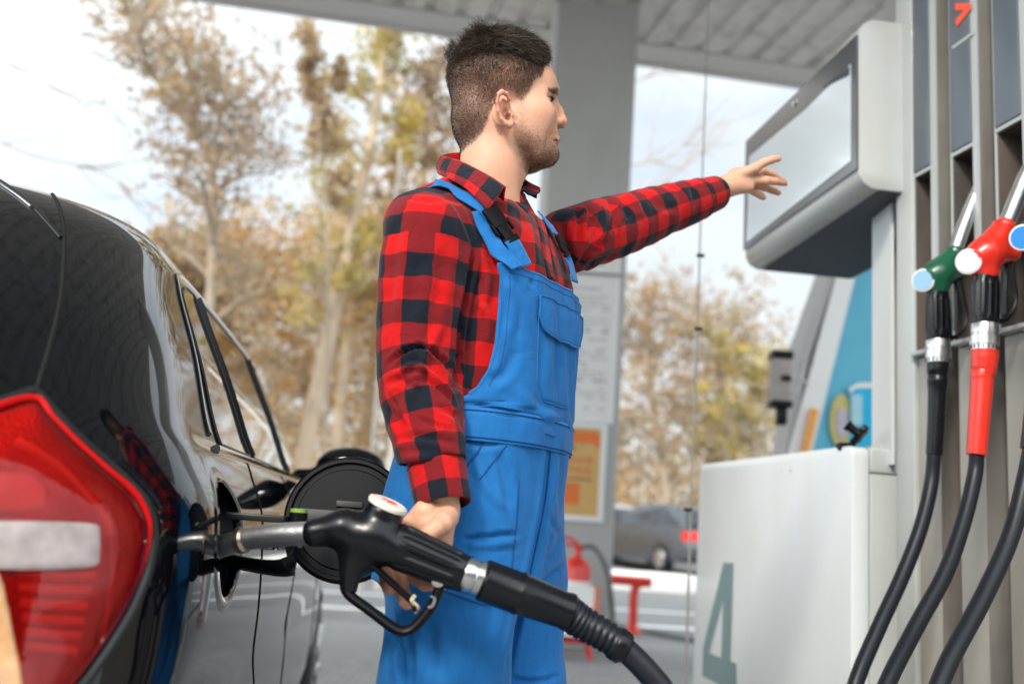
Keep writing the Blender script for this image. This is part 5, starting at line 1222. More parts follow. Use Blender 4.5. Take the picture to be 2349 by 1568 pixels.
# the hairline on the side: portrait-grid polyline (x against height) for scalp
hl = np.array([HP(cx, cy, -.06)[[0, 2]] for cx, cy in ((1078, 385), (1040, 430), (1025, 490), (960, 545), (935, 600), (915, 660), (880, 700), (845, 690), (810, 640), (760, 615), (690, 620), (650, 660), (640, 740), (610, 820), (580, 900), (530, 950), (460, 985), (392, 1000), (300, 1030))])
def sstep(x, e0, e1): t = np.clip((x-e0)/(e1-e0), 0, 1); return t*t*(3-2*t)
HLD = HP(1080, 385, 0)[2]-HP(1080, 385, -.06)[2]
def hair_z(a__, y__): return np.interp(a__, hl[::-1, 0], hl[::-1, 1])+sstep(a__, .015, .055)*np.clip((.06-np.abs(y__))/.06, 0, 1)*HLD
above = z-hair_z(a, HVl[:, 1])
scp[:nH] = sstep(above, -.006, .016)*(.40+.60*np.clip(sstep(-a, .0, .06)*.8+sstep(z, .040, .085), 0, 1))*(1-((np.abs(HVl[:, 1]) > .0765) & (a < .018) & (a > -.032) & (z < .040)))
jaw_line = np.interp(a, [-.01, .02, .05, .075, .10], [-.045, -.062, -.074, -.078, -.07])
beard = np.exp(-((z-(jaw_line-.006))/.020)**2)*sstep(a, -.005, .045)*1.05
beard += .50*sstep(-z, .010, .075)*sstep(a, .000, .03)*sstep(-z+0, .0, .02)*(z > -.11)*(a < subn[0]-.008)
beard += .5*np.exp(-((a-.012)/.010)**2-((z+.03)/.045)**2)
beard += .7*g2((ulip[0], .006, ulip[2]+.010), .0085)
beard += .9*g2(chin, .016)+.5*g2(chinb, .02)
stb[:nH] = np.clip(beard, 0, 1)*sstep(y*0+z, -.135, -.112)*(y < .072)
lp = np.minimum(cap(msym(HVl), (ulip[0]-.002, 0, ulip[2]-.001), (MCN[0]+.001, .0215, MCN[2]+.001), .0050, .0022), cap(msym(HVl), (llip[0]-.003, 0, llip[2]+.001), (MCN[0]+.001, .020, MCN[2]-.001), .0056, .0022))
lip[:nH] = sstep(-lp, -.0010, .0014)
stb *= (1-lip)
bp0 = np.array([_b1[0]+.001, .012, _b1[2]+.004]); bp1 = np.array([_b2[0]-.002, .047, _b2[2]+.001])
_q = np.stack([np.zeros(nH), y, z], 1); _d = cap(_q, (0, .007, _b1[2]-.001), (0, .028, (_b1[2]*.5+_b2[2]*.5)+.004), .0058, .0052); _d = np.minimum(_d, cap(_q, (0, .028, (_b1[2]*.5+_b2[2]*.5)+.004), (0, .050, _b2[2]+.001), .0050, .0022))
brw[:nH] = sstep(-_d, -.0016, .0012)*(a > .03)
for V_, o_, tips in ((VL, nH, [s_[-1] for s_, _ in segL]), (VR, nH+len(VL), [s_[-1] for s_, _ in segR])):
    for tpt in tips: red[o_:o_+len(V_)] += .9*np.exp(-np.sum((V_-tpt)**2, 1)/(2*.011**2))
ca_ = me.color_attributes.new('zones', 'FLOAT_COLOR', 'POINT')
ca_.data.foreach_set('color', np.stack([np.clip(red, 0, 1), stb, scp, np.ones(len(Vall))], 1).astype(np.float32).ravel())
cb2 = me.color_attributes.new('zones2', 'FLOAT_COLOR', 'POINT')
cb2.data.foreach_set('color', np.stack([lip, brw, np.zeros(len(Vall)), np.ones(len(Vall))], 1).astype(np.float32).ravel())
sk = bpy.data.materials.new('skin'); n, l = nodes(sk); p = n['Principled BSDF']
p.inputs['Roughness'].default_value = .47; p.inputs['Subsurface Weight'].default_value = .28; p.inputs['Subsurface Radius'].default_value = (1, .35, .18); p.inputs['Subsurface Scale'].default_value = .006; p.inputs['Specular IOR Level'].default_value = .42
z1 = n.new('ShaderNodeVertexColor'); z1.layer_name = 'zones'; s1 = n.new('ShaderNodeSeparateColor'); l.new(z1.outputs[0], s1.inputs[0])
z2 = n.new('ShaderNodeVertexColor'); z2.layer_name = 'zones2'; s2 = n.new('ShaderNodeSeparateColor'); l.new(z2.outputs[0], s2.inputs[0])
tcn = n.new('ShaderNodeTexCoord')
def noise(sc, det=4, rgh=.6):
    a_ = n.new('ShaderNodeTexNoise'); a_.inputs['Scale'].default_value = sc; a_.inputs['Detail'].default_value = det; a_.inputs['Roughness'].default_value = rgh; l.new(tcn.outputs['Object'], a_.inputs['Vector']); return a_
def mixc(fac, c1, c2):
    m_ = n.new('ShaderNodeMix'); m_.data_type = 'RGBA'
    for s_, c in ((6, c1), (7, c2)):
        if isinstance(c, tuple): m_.inputs[s_].default_value = c+(1,)
        else: l.new(c, m_.inputs[s_])
    if isinstance(fac, float): m_.inputs[0].default_value = fac
    else: l.new(fac, m_.inputs[0])
    return m_.outputs[2]
def mth(op, a_, b_, cl_=True):
    m_ = n.new('ShaderNodeMath'); m_.operation = op; m_.use_clamp = cl_
    for i_, q_ in enumerate((a_, b_)):
        if isinstance(q_, (int, float)): m_.inputs[i_].default_value = q_
        else: l.new(q_, m_.inputs[i_])
    return m_.outputs[0]
n1_ = noise(22); base_c = mixc(n1_.outputs['Fac'], (.60, .325, .205), (.69, .41, .275))
n2_ = noise(420, 3); nb_ = noise(60, 3); base_c = mixc(mth('MULTIPLY', n2_.outputs['Fac'], .20), base_c, (.40, .15, .09)); base_c = mixc(mth('MULTIPLY', mth('SUBTRACT', nb_.outputs['Fac'], .42), 1.0), base_c, (.58, .24, .15))
base_c = mixc(mth('MULTIPLY', s1.outputs[0], .45), base_c, (.62, .20, .14))
n3 = noise(900, 1, .4); sp_ = mth('GREATER_THAN', n3.outputs['Fac'], .50)
base_c = mixc(mth('MULTIPLY', s1.outputs[1], mth('ADD', mth('MULTIPLY', sp_, .34), .22)), base_c, (.085, .052, .038))
base_c = mixc(mth('MULTIPLY', s1.outputs[2], mth('ADD', mth('MULTIPLY', sp_, .45), .55)), base_c, (.040, .024, .017))
base_c = mixc(mth('MULTIPLY', s2.outputs[0], .75), base_c, (.50, .17, .145))
base_c = mixc(mth('MULTIPLY', s2.outputs[1], .80), base_c, (.05, .03, .022))
l.new(base_c, p.inputs['Base Color'])
bpn = n.new('ShaderNodeBump'); bpn.inputs['Strength'].default_value = .45; bpn.inputs['Distance'].default_value = .0014; l.new(n2_.outputs['Fac'], bpn.inputs['Height']); l.new(bpn.outputs[0], p.inputs['Normal'])
skin = finish(me, 'skin', sk, person, smooth=False)
# eyes
for sg in (-1, 1):
    c = h2w(EYC*np.array([1, sg, 1]))[0]; look = HA*1.0+HZ*.05; look /= np.linalg.norm(look)
    e = MB().lathe(c-look*.0121, look, [(.0121*(1-math.cos(t)), .0121*math.sin(t)+1e-5) for t in np.linspace(0, math.pi, 22)], 24).build('eyeball', mat('sclera', (.72, .68, .64), .15, coat=.8, var=.02), person)
    MB().lathe(c+look*.0112, look, [(0, .0055), (.0010, .0048), (.0016, .001)], 20).build('iris', mat('iris', (.16, .11, .07), .1, coat=1), e)

# ---- shirt
def shirt_f(P):
    d = torso(P, .0)
    d = smin(d, poly_cap(P, ARMR, RADR, .006), .026); d = smin(d, poly_cap(P, ARML, RADL, .006), .030)
    nb = h2w([-.030, 0, -.145])[0]; nt = h2w([-.026, 0, -.08])[0]
    d = smax(d, -cap(P, nb-[0, 0, .05], nt+[0, 0, .1], .046, .050), .006)
    tA, tB = at(1035, 442, 1.625), at(948, 506, 1.555); d = smin(d, cap(P, tA, tB, .028, .046), .035)
    # cut the cuffs open
    for W_, E_ in ((WR, ARMR[-3]), (WLr, ARML[-3])):
        ax = W_-E_; ax /= np.linalg.norm(ax); e_ = (P-W_)@ax+.048; d = np.where(np.linalg.norm(P-W_, axis=1) < .14, np.maximum(d, e_), d)
    return d
SVx, SF = field(shirt_f, np.array([-.27, 1.34, 1.03]), np.array([.56, 2.26, 1.80]), .0042)
def vnormals(V, F):
    n_ = np.zeros_like(V); a_, b_, c_, d_ = [V[F[:, k]] for k in range(4)]; fn__ = np.cross(c_-a_, d_-b_)
    for k in range(4): np.add.at(n_, F[:, k], fn__)
    return n_/(np.linalg.norm(n_, axis=1)[:, None]+1e-12)
def projv(V):
    q = V-C_; D = q@f_; return np.stack([1174.5+FPX*(q@r_)/D, 784-FPX*(q@u_)/D], 1)
def sculpt(V, Nn_, strokes, keep=None):
    """press folds into cloth: each stroke is a line on the visible side, a width and a depth in metres"""
    uv = projv(V); view = C_-V; dist = np.linalg.norm(view, axis=1); fc_ = np.sum(view*Nn_, 1)/dist; m_ = np.clip((fc_+.05)*3, 0, 1)
    if keep is not None: m_ = m_*keep
    dz = np.zeros(len(V))
    for pts, wpx, dep in strokes:
        pts = spline(np.array([(x, y, 0) for x, y in pts]), 5)[:, :2]; best = np.full(len(V), 1e9); tt = np.zeros(len(V)); k = len(pts)-1
        bb = (uv[:, 0] > pts[:, 0].min()-wpx*3) & (uv[:, 0] < pts[:, 0].max()+wpx*3) & (uv[:, 1] > pts[:, 1].min()-wpx*3) & (uv[:, 1] < pts[:, 1].max()+wpx*3)
        U = uv[bb]; b_ = np.full(len(U), 1e9); t_ = np.zeros(len(U))
        for i in range(k):
            ab = pts[i+1]-pts[i]; t = np.clip(((U-pts[i])@ab)/(ab@ab+1e-9), 0, 1); q = U-pts[i]-t[:, None]*ab; dd_ = np.hypot(q[:, 0], q[:, 1]); c = dd_ < b_; b_[c] = dd_[c]; t_[c] = (i+t[c])/k
        x = b_/wpx; dz[bb] += dep*(np.exp(-x*x)-.45*np.exp(-((x-1.55)/.75)**2))*np.clip(np.minimum(t_, 1-t_)*5+.12, 0, 1)
    return V+Nn_*(dz*m_)[:, None]
def nearest_param(V, J):
    J = np.array(J); L_ = np.concatenate([[0], np.cumsum(np.linalg.norm(np.diff(J, axis=0), axis=1))]); best = np.full(len(V), 1e9); s_ = np.zeros(len(V)); C = np.zeros_like(V); T = np.zeros_like(V)
    for i in range(len(J)-1):
        ab = J[i+1]-J[i]; t = np.clip(((V-J[i])@ab)/(ab@ab), 0, 1); c = J[i]+t[:, None]*ab; d = np.linalg.norm(V-c, axis=1); k = d < best
        best[k] = d[k]; s_[k] = L_[i]+t[k]*np.linalg.norm(ab); C[k] = c[k]; T[k] = ab/np.linalg.norm(ab)
    return best, s_, C, T
def angle_about(V, C, T, ref):
    ref = np.asarray(ref, float); b = ref-T*(T@ref)[:, None]; b /= np.linalg.norm(b, axis=1)[:, None]; c = np.cross(T, b); q = V-C; return np.arctan2(np.sum(q*c, 1), np.sum(q*b, 1))
NS = vnormals(SVx, SF)
dR, sR, cR_, tR = nearest_param(SVx, ARMR); dL, sL, cL_, tL = nearest_param(SVx, ARML)
tor = torso(SVx)
kR = dR-np.interp(sR/sR.max(), np.linspace(0, 1, len(RADR)), RADR); kL = dL-np.interp(sL/sL.max(), np.linspace(0, 1, len(RADL)), RADL)
side = w2b(SVx)[:, 1]
# signed weights: >0 on the sleeve
wR = np.where(side < 0, tor-kR, -.05); wL = np.where(side > .05, tor-kL, -.05)
wR = np.minimum(wR, (sR-.015)*1.2); wL = np.minimum(wL, (sL-.03)*1.2)
PER = .0735
uvT = np.stack([np.zeros(len(SVx)), SVx[:, 2]/PER], 1); qb = w2b(SVx); thT = np.arctan2(qb[:, 1], qb[:, 0]-.0)
thR = angle_about(SVx, cR_, tR, (0, -1, 0)); thL = angle_about(SVx, cL_, tL, (0, 0, 1))
# loose ripples: along the limb crosswise, and free waves on the trunk
rp1 = smooth_noise(np.stack([sR, thR*.03, thR*0], 1), 52, 3); rp2 = smooth_noise(np.stack([sL, thL*.03, thL*0], 1), 60, 4); rp0 = smooth_noise(SVx, 26, 5)
amp = np.where(wR > 0, rp1*.0016, np.where(wL > 0, rp2*.0020, rp0*.0018))
SV2 = SVx+NS*amp[:, None]
strokes = [
 ([(1092, 560), (1080, 620), (1068, 680), (1056, 740), (1050, 810), (1046, 890)], 8, -.014), ([(1108, 610), (1090, 680), (1076, 760), (1066, 850)], 13, -.008),
 ([(1120, 560), (1136, 640), (1128, 720)], 12, -.006), ([(1092, 690), (1118, 730), (1110, 800)], 10, .005),
 ([(888, 838), (925, 806), (968, 795), (1012, 822), (1040, 862)], 6, -.0105), ([(905, 860), (950, 838), (1000, 868), (1036, 905)], 7, .0085), ([(930, 880), (975, 872), (1020, 900), (1044, 935)], 5, -.006), ([(892, 905), (915, 940), (930, 990)], 5, -.006), ([(960, 960), (1000, 975), (1046, 985)], 5, -.005), ([(884, 880), (920, 872), (960, 900)], 9, -.006),
 ([(1012, 738), (985, 800), (950, 880), (925, 950)], 12, .0055), ([(1000, 930), (1030, 945), (1050, 955)], 8, -.005), ([(890, 930), (925, 985), (945, 1040)], 11, -.0065),
 ([(905, 1010), (960, 1000), (1050, 1016)], 9, -.005), ([(912, 1050), (985, 1052), (1056, 1078)], 10, .005), ([(920, 1085), (975, 1085), (1050, 1106)], 8, -.006),
 ([(918, 480), (905, 560), (896, 660), (890, 740)], 14, -.004), ([(960, 590), (948, 660), (940, 740)], 16, -.004), ([(1020, 560), (1010, 650), (995, 730)], 14, -.004),
 ([(1005, 440), (1045, 470), (1075, 530), (1092, 590)], 6, -.0035), ([(930, 452), (985, 462), (1035, 455)], 6, -.002),
 ([(1150, 500), (1200, 560), (1225, 640)], 12, -.004), ([(1190, 480), (1215, 520), (1232, 600)], 9, .003),
 ([(1285, 500), (1300, 560), (1312, 620)], 10, -.007), ([(1322, 474), (1330, 510), (1322, 560)], 8, -.007), ([(1352, 468), (1356, 500), (1348, 540)], 8, -.0065), ([(1375, 468), (1386, 505), (1372, 560)], 8, .0055), ([(1395, 458), (1410, 490), (1404, 530)], 7, -.0085),
 ([(1418, 452), (1436, 478), (1446, 505)], 8, -.008), ([(1435, 440), (1460, 470), (1466, 500)], 8, .006), ([(1320, 614), (1350, 580), (1392, 548)], 9, -.006), ([(1322, 600), (1340, 560), (1350, 530)], 8, .005), ([(1330, 612), (1400, 590), (1460, 560)], 9, -.005),
 ([(1545, 425), (1560, 440), (1566, 470)], 8, -.004), ([(1585, 415), (1592, 450), (1590, 480)], 7, -.0035), ([(1480, 445), (1510, 470), (1560, 480)], 10, -.0035)]
SV2 = sculpt(SV2, NS, strokes)
SV2 = SV2 + NS*0
me = raw_mesh('shirt', SV2, SF)
def loop_uv(me, name, th, k_u, v_):
    uvl = me.uv_layers.new(name=name); nf = len(SF) if name != 'x' else 0; F_ = th_faces[0]; t4 = th[F_]; base_t = t4[:, :1]; t4 = t4+2*np.pi*np.round((base_t-t4)/(2*np.pi)); uv = np.stack([t4*k_u/(2*np.pi), v_[F_]], 2).reshape(-1, 2); uvl.data.foreach_set('uv', uv.astype(np.float32).ravel())
th_faces = [SF]
loop_uv(me, 'trunk', thT, 14, SVx[:, 2]/PER)
loop_uv(me, 'right_sleeve', thR, 5, sR/PER+.10)
loop_uv(me, 'left_sleeve', thL, 5, sL/PER*.98+.3)
wa = me.color_attributes.new('zone', 'FLOAT_COLOR', 'POINT'); wa.data.foreach_set('color', np.stack([np.clip(wR*10+.5, 0, 1), np.clip(wL*10+.5, 0, 1), np.zeros(len(SVx)), np.ones(len(SVx))], 1).astype(np.float32).ravel())
def plaid_mat(name, uvs, zone=None):
    m = bpy.data.materials.new(name); n, l = nodes(m); p = n['Principled BSDF']; p.inputs['Roughness'].default_value = .88; p.inputs['Sheen Weight'].default_value = .10; p.inputs['Sheen Roughness'].default_value = .5; p.inputs['Specular IOR Level'].default_value = .12
    def mt(op, a_, b_=0., c_=None):
        q = n.new('ShaderNodeMath'); q.operation = op
        for i_, v_ in enumerate((a_, b_) if c_ is None else (a_, b_, c_)):
            if isinstance(v_, (int, float)): q.inputs[i_].default_value = v_
            else: l.new(v_, q.inputs[i_])
        return q.outputs[0]
    tcn = n.new('ShaderNodeTexCoord'); wob = n.new('ShaderNodeTexNoise'); wob.inputs['Scale'].default_value = 26; wob.inputs['Detail'].default_value = 2; l.new(tcn.outputs['Object'], wob.inputs['Vector'])
    sw = n.new('ShaderNodeSeparateColor'); l.new(wob.outputs['Color'], sw.inputs[0])
    outs = []
    for u_ in uvs:
        uvn = n.new('ShaderNodeUVMap'); uvn.uv_map = u_; sx = n.new('ShaderNodeSeparateXYZ'); l.new(uvn.outputs[0], sx.inputs[0]); bands = []
        for k, ch in ((0, 'Red'), (1, 'Green')):
            x = mt('ADD', sx.outputs[k], mt('MULTIPLY', mt('SUBTRACT', sw.outputs[k], .5), .10)); fr = mt('FRACT', x)
            t = mt('ABSOLUTE', mt('SUBTRACT', fr, .5)); bands.append(mt('SMOOTHSTEP' if False else 'GREATER_THAN', t, .25))
        tw = mt('FRACT', mt('MULTIPLY', mt('ADD', sx.outputs[0], sx.outputs[1]), 36.))
        outs.append((mt('ADD', bands[0], bands[1]), tw))
    if zone:
        vc = n.new('ShaderNodeVertexColor'); vc.layer_name = zone; sc_ = n.new('ShaderNodeSeparateColor'); l.new(vc.outputs[0], sc_.inputs[0])
        a1 = mt('GREATER_THAN', sc_.outputs[0], .5); a2 = mt('GREATER_THAN', sc_.outputs[1], .5)
        def pick(i): 
            x = mt('ADD', mt('MULTIPLY', outs[1][i], a1), mt('MULTIPLY', outs[0][i], mt('SUBTRACT', 1, a1))); return mt('ADD', mt('MULTIPLY', outs[2][i], a2), mt('MULTIPLY', x, mt('SUBTRACT', 1, a2)))
        val, tw = pick(0), pick(1)
    else: val, tw = outs[0]
    is2 = mt('GREATER_THAN', val, 1.5); is1 = mt('SUBTRACT', mt('GREATER_THAN', val, .5), is2)
    fine = n.new('ShaderNodeTexNoise'); fine.inputs['Scale'].default_value = 700; fine.inputs['Detail'].default_value = 3; l.new(tcn.outputs['Object'], fine.inputs['Vector'])
    def mc(f_, a_, b_):
        q = n.new('ShaderNodeMix'); q.data_type = 'RGBA'
        if isinstance(f_, float): q.inputs[0].default_value = f_
        else: l.new(f_, q.inputs[0])
        for i_, c in ((6, a_), (7, b_)):
            if isinstance(c, tuple): q.inputs[i_].default_value = c+(1,)
            else: l.new(c, q.inputs[i_])
        return q.outputs[2]
    mid = mc(mt('MULTIPLY', mt('GREATER_THAN', tw, .5), .6), (.19, .008, .010), (.10, .008, .012))
    col = mc(is1, (.48, .006, .007), mid); col = mc(is2, col, (.0075, .010, .017))
    col = mc(mt('MULTIPLY', fine.outputs['Fac'], .22), col, (.30, .05, .05)) if False else col
    hsv = n.new('ShaderNodeHueSaturation'); l.new(col, hsv.inputs['Color']); l.new(mt('ADD', mt('MULTIPLY', fine.outputs['Fac'], .5), .75), hsv.inputs['Value'])
    l.new(hsv.outputs[0], p.inputs['Base Color'])
    big = n.new('ShaderNodeTexNoise'); big.inputs['Scale'].default_value = 42; big.inputs['Detail'].default_value = 3; l.new(tcn.outputs['Object'], big.inputs['Vector'])
    b1 = n.new('ShaderNodeBump'); b1.inputs['Strength'].default_value = .6; b1.inputs['Distance'].default_value = .0045; big.inputs['Distortion'].default_value = 1.0; l.new(big.outputs['Fac'], b1.inputs['Height'])
    b2 = n.new('ShaderNodeBump'); b2.inputs['Strength'].default_value = .25; b2.inputs['Distance'].default_value = .0006; l.new(fine.outputs['Fac'], b2.inputs['Height']); l.new(b1.outputs[0], b2.inputs['Normal']); l.new(b2.outputs[0], p.inputs['Normal'])
    return m
shirt = finish(me, 'shirt', plaid_mat('plaid', ['trunk', 'right_sleeve', 'left_sleeve'], 'zone'), person, smooth=False)
SBV = BVHTree.FromPolygons([Vector(v) for v in SV2], [tuple(int(i) for i in f) for f in SF])
PL1 = plaid_mat('plaid_piece', ['UVMap'])
def uv_grid(mb_G, name, material, parent, kU=1., kV=1., u0=0., v0=0., solid_=0., close=False):
    """grid mesh with uv measured along the cloth in check periods"""
    G_ = np.asarray(mb_G, float); a_, b_ = G_.shape[:2]; mb = MB().grid(G_, close_v=close); o = mb.build(name, material, parent, angle=60, solid=solid_)
    du = np.concatenate([[0], np.cumsum(np.linalg.norm(np.diff(G_[:, b_//2], axis=0), axis=1))])/PER*kU+u0
    dv = np.concatenate([[0], np.cumsum(np.linalg.norm(np.diff(G_[a_//2], axis=0), axis=1))])/PER*kV+v0
    uvl = o.data.uv_layers.new(name='UVMap'); vi = np.zeros(len(o.data.loops), int); o.data.loops.foreach_get('vertex_index', vi)
    u_ = du[vi//b_]; v_ = dv[vi % b_]
    if close:
        per = 2*np.pi; k = (vi % b_)/b_*5.; kk_ = k.reshape(-1, 4) if len(k) % 4 == 0 else None
        if kk_ is not None: kk_ = np.where(kk_.max(1, keepdims=True)-kk_ > 2.5, kk_+5., kk_); v_ = kk_.ravel()
    o.data.uv_layers['UVMap'].data.foreach_set('uv', np.stack([u_, v_], 1).astype(np.float32).ravel()); return o
# cuffs
def cuff(W_, E_, ra, rb, ln, name, ref, u0, squash=(1, 1)):
    ax = W_-E_; ax /= np.linalg.norm(ax); b = np.array(ref, float); b -= ax*(b@ax); b /= np.linalg.norm(b); c = np.cross(ax, b); G_ = []; n_ = 60
    th = np.arange(n_)/n_*2*np.pi; wv = 1+.03*np.sin(th*3+1)
    for t, rr_, in [(-ln, ra*.97), (-ln+.002, ra*1.03)]+[(-ln*(1-k/8), ra*1.04*(1-k/8)+rb*1.03*k/8) for k in range(1, 8)]+[(-.001, rb*1.03), (.0015, rb*1.00), (0, rb*.95), (-.012, rb*.92), (-.03, rb*.85)]:
        G_.append(W_+ax*(t+.004)+rr_*wv[:, None]*(squash[0]*np.cos(th)[:, None]*b+squash[1]*np.sin(th)[:, None]*c))
    return uv_grid(G_, name, PL1, shirt, close=True, u0=u0)
cuff(WR+(WR-ER)*.03, ER, .0425, .0400, .062, 'cuff', (0, -1, 0), .25)
cuff(WLr+(WLr-ELb)*.015, ELb, .0420, .0370, .060, 'cuff', (0, -1, 0), .10)
# collar leaves
def leaf_grid(T, B, nu=24, nv=10, bulge=.004, fold=True):
    Ts = spline([at(*p) for p in T], 8); Bs = spline([at(*p) for p in B], 8); G_ = []
    for i in range(nu):
        t = i/(nu-1); a_ = Ts[int(t*(len(Ts)-1))]; b_ = Bs[int(t*(len(Bs)-1))]; row = []
        a_ = np.array([np.interp(t*(len(Ts)-1), range(len(Ts)), Ts[:, k]) for k in range(3)]); b_ = np.array([np.interp(t*(len(Bs)-1), range(len(Bs)), Bs[:, k]) for k in range(3)])
        outw = (a_-h2w([-.026, 0, -.12])[0])*np.array([1, 1, 0]); outw /= np.linalg.norm(outw)
        for j in range(nv):
            v = j/(nv-1); row.append(a_*(1-v)+b_*v+outw*bulge*math.sin(v*math.pi)*1.6+np.array([0, 0, .003*math.sin(min(1, v*3)*math.pi)]))
        if fold: row = [a_-outw*.004-np.array([0, 0, .022]), a_-outw*.003-np.array([0, 0, .008])]+row
        G_.append(row)
    return np.array(G_)
nl_ = leaf_grid([(1062, 352, 1.725), (1032, 354, 1.71), (1017, 360, 1.68), (1050, 369, 1.620), (1098, 392, 1.585), (1130, 410, 1.567), (1159, 430, 1.555)],
                [(1050, 392, 1.75), (1018, 392, 1.735), (1006, 397, 1.68), (1034, 412, 1.590), (1066, 431, 1.548), (1092, 455, 1.522), (1118, 482, 1.508)])
uv_grid(nl_, 'collar', PL1, shirt, solid_=.0022, kU=1.0, u0=.1, v0=.35)
fl_ = leaf_grid([(1150, 420, 1.76), (1180, 412, 1.735), (1199, 410, 1.70), (1215, 419, 1.69), (1236, 430, 1.70)], [(1160, 445, 1.75), (1186, 436, 1.70), (1202, 438, 1.665), (1214, 446, 1.66), (1229, 445, 1.67)])
uv_grid(fl_, 'collar', PL1, shirt, solid_=.0022, u0=.6)
def sproj(x, y, off=.003, bv=None):
    d = Vector(ray(x, y)).normalized(); h, n_, i, ds = (bv or SBV).ray_cast(Vector(C_), d)
    if h is None: return None, None
    if n_.dot(d) > 0: n_ = -n_
    return np.array(h)+np.array(n_)*off, np.array(n_)
def ribbon(path, wid, off, name, material, parent, th=.002, tail=False, bv=None, lift=None, nrm_smooth=True, nv=7, crown=.0):
    pts = spline(np.array([(x, y, 0) for x, y in path]), 8)[:, :2]; H = []; Nr = []
    for x, y in pts:
        h, n_ = sproj(x, y, 0., bv); 
        if h is not None: H.append(h); Nr.append(n_)
    if tail:
        H = [H[0]-BF*a_+np.array([0, 0, -c_]) for a_, c_ in ((.052, .040), (.042, .022), (.024, .007))]+H; Nr = [-BF+HZ*.6, -BF*.6+HZ*.6, -BF*.3+HZ*.9]+Nr
    H = np.array(H); Nr = np.array(Nr)
    for _ in range(6): H[1:-1] = (H[:-2]+H[1:-1]*2+H[2:])/4; Nr[1:-1] = (Nr[:-2]+Nr[1:-1]*2+Nr[2:])/4
    Nr /= np.linalg.norm(Nr, axis=1)[:, None]; T = np.gradient(H, axis=0); T /= np.linalg.norm(T, axis=1)[:, None]; sd_ = np.cross(Nr, T); G_ = []
    wid = np.interp(np.linspace(0, 1, len(H)), np.linspace(0, 1, len(np.atleast_1d(wid))), np.atleast_1d(wid)); lf = np.zeros(len(H)) if lift is None else np.interp(np.linspace(0, 1, len(H)), np.linspace(0, 1, len(lift)), lift)
    for i in range(len(H)): G_.append([H[i]+sd_[i]*wid[i]*(v-.5)+Nr[i]*(off+lf[i]+crown*(1-(2*v-1)**2)) for v in np.linspace(0, 1, nv)])
    return MB().grid(G_).build(name, material, parent, angle=70, solid=th), H, Nr, T, sd_
# placket and undershirt
def placket(path, wid, name):
    o, H, Nr, T, sd_ = ribbon(path, wid, .0035, 'tmp', None, shirt, 0); me = o.data; G_ = np.array([v.co[:] for v in me.vertices]).reshape(len(H), 7, 3); bpy.data.objects.remove(o)
    return uv_grid(G_, name, PL1, shirt, solid_=.002, u0=.3, v0=.1), H, Nr
pk, PH, PNr = placket([(1214, 436), (1228, 470), (1243, 530), (1252, 590), (1262, 640)], .026, 'placket')
for k in (18, 30):
    if k < len(PH): MB().lathe(PH[k]+PNr[k]*.005, PNr[k], [(0, .0052), (.0015, .0052), (.002, .0042)], 16).build('button', mat('buttonred', (.20, .015, .015), .4), pk)
us = []
for x, y in ((1162, 434), (1178, 438), (1205, 440), (1212, 470), (1206, 486), (1188, 470), (1172, 452)): us.append(sproj(x, y, .0022)[0])
us = [q for q in us if q is not None]; navy = mat('navy', (.012, .02, .035), .9)
if len(us) > 3: MB().add(us, [tuple(range(len(us)))]).build('undershirt', navy, person, smooth=False)

# ---- dungarees
DENIM = bpy.data.materials.new('blue_workwear'); n, l = nodes(DENIM); p = n['Principled BSDF']; p.inputs['Roughness'].default_value = .8; p.inputs['Sheen Weight'].default_value = .25; p.inputs['Sheen Roughness'].default_value = .4; p.inputs['Sheen Tint'].default_value = (.5, .7, 1, 1); p.inputs['Specular IOR Level'].default_value = .2
tcn = n.new('ShaderNodeTexCoord'); mpn = n.new('ShaderNodeMapping'); mpn.inputs['Scale'].default_value = (1, 1, .16); l.new(tcn.outputs['Object'], mpn.inputs[0])
a1 = n.new('ShaderNodeTexNoise'); a1.inputs['Scale'].default_value = 130; a1.inputs['Detail'].default_value = 3; l.new(mpn.outputs[0], a1.inputs['Vector'])
a2 = n.new('ShaderNodeTexNoise'); a2.inputs['Scale'].default_value = 900; a2.inputs['Detail'].default_value = 2; l.new(tcn.outputs['Object'], a2.inputs['Vector'])
a3 = n.new('ShaderNodeTexNoise'); a3.inputs['Scale'].default_value = 9; a3.inputs['Detail'].default_value = 4; l.new(tcn.outputs['Object'], a3.inputs['Vector'])
ad = n.new('ShaderNodeMath'); ad.operation = 'ADD'; l.new(a1.outputs['Fac'], ad.inputs[0]); l.new(a2.outputs['Fac'], ad.inputs[1])
ad2 = n.new('ShaderNodeMath'); ad2.operation = 'MULTIPLY_ADD'; ad2.inputs[1].default_value = .33; l.new(ad.outputs[0], ad2.inputs[0]); 
mm = n.new('ShaderNodeMath'); mm.operation = 'MULTIPLY'; mm.inputs[1].default_value = .34; l.new(a3.outputs['Fac'], mm.inputs[0]); l.new(mm.outputs[0], ad2.inputs[2])
mx = n.new('ShaderNodeMix'); mx.data_type = 'RGBA'; mx.inputs[6].default_value = (.001, .065, .24, 1); mx.inputs[7].default_value = (.022, .20, .52, 1); l.new(ad2.outputs[0], mx.inputs[0]); l.new(mx.outputs[2], p.inputs['Base Color'])
b1 = n.new('ShaderNodeBump'); b1.inputs['Strength'].default_value = .3; b1.inputs['Distance'].default_value = .0008; l.new(a2.outputs['Fac'], b1.inputs['Height'])
a4 = n.new('ShaderNodeTexNoise'); a4.inputs['Scale'].default_value = 20; a4.inputs['Detail'].default_value = 5; a4.inputs['Roughness'].default_value = .45; a4.inputs['Distortion'].default_value = 1.2; l.new(tcn.outputs['Object'], a4.inputs['Vector'])
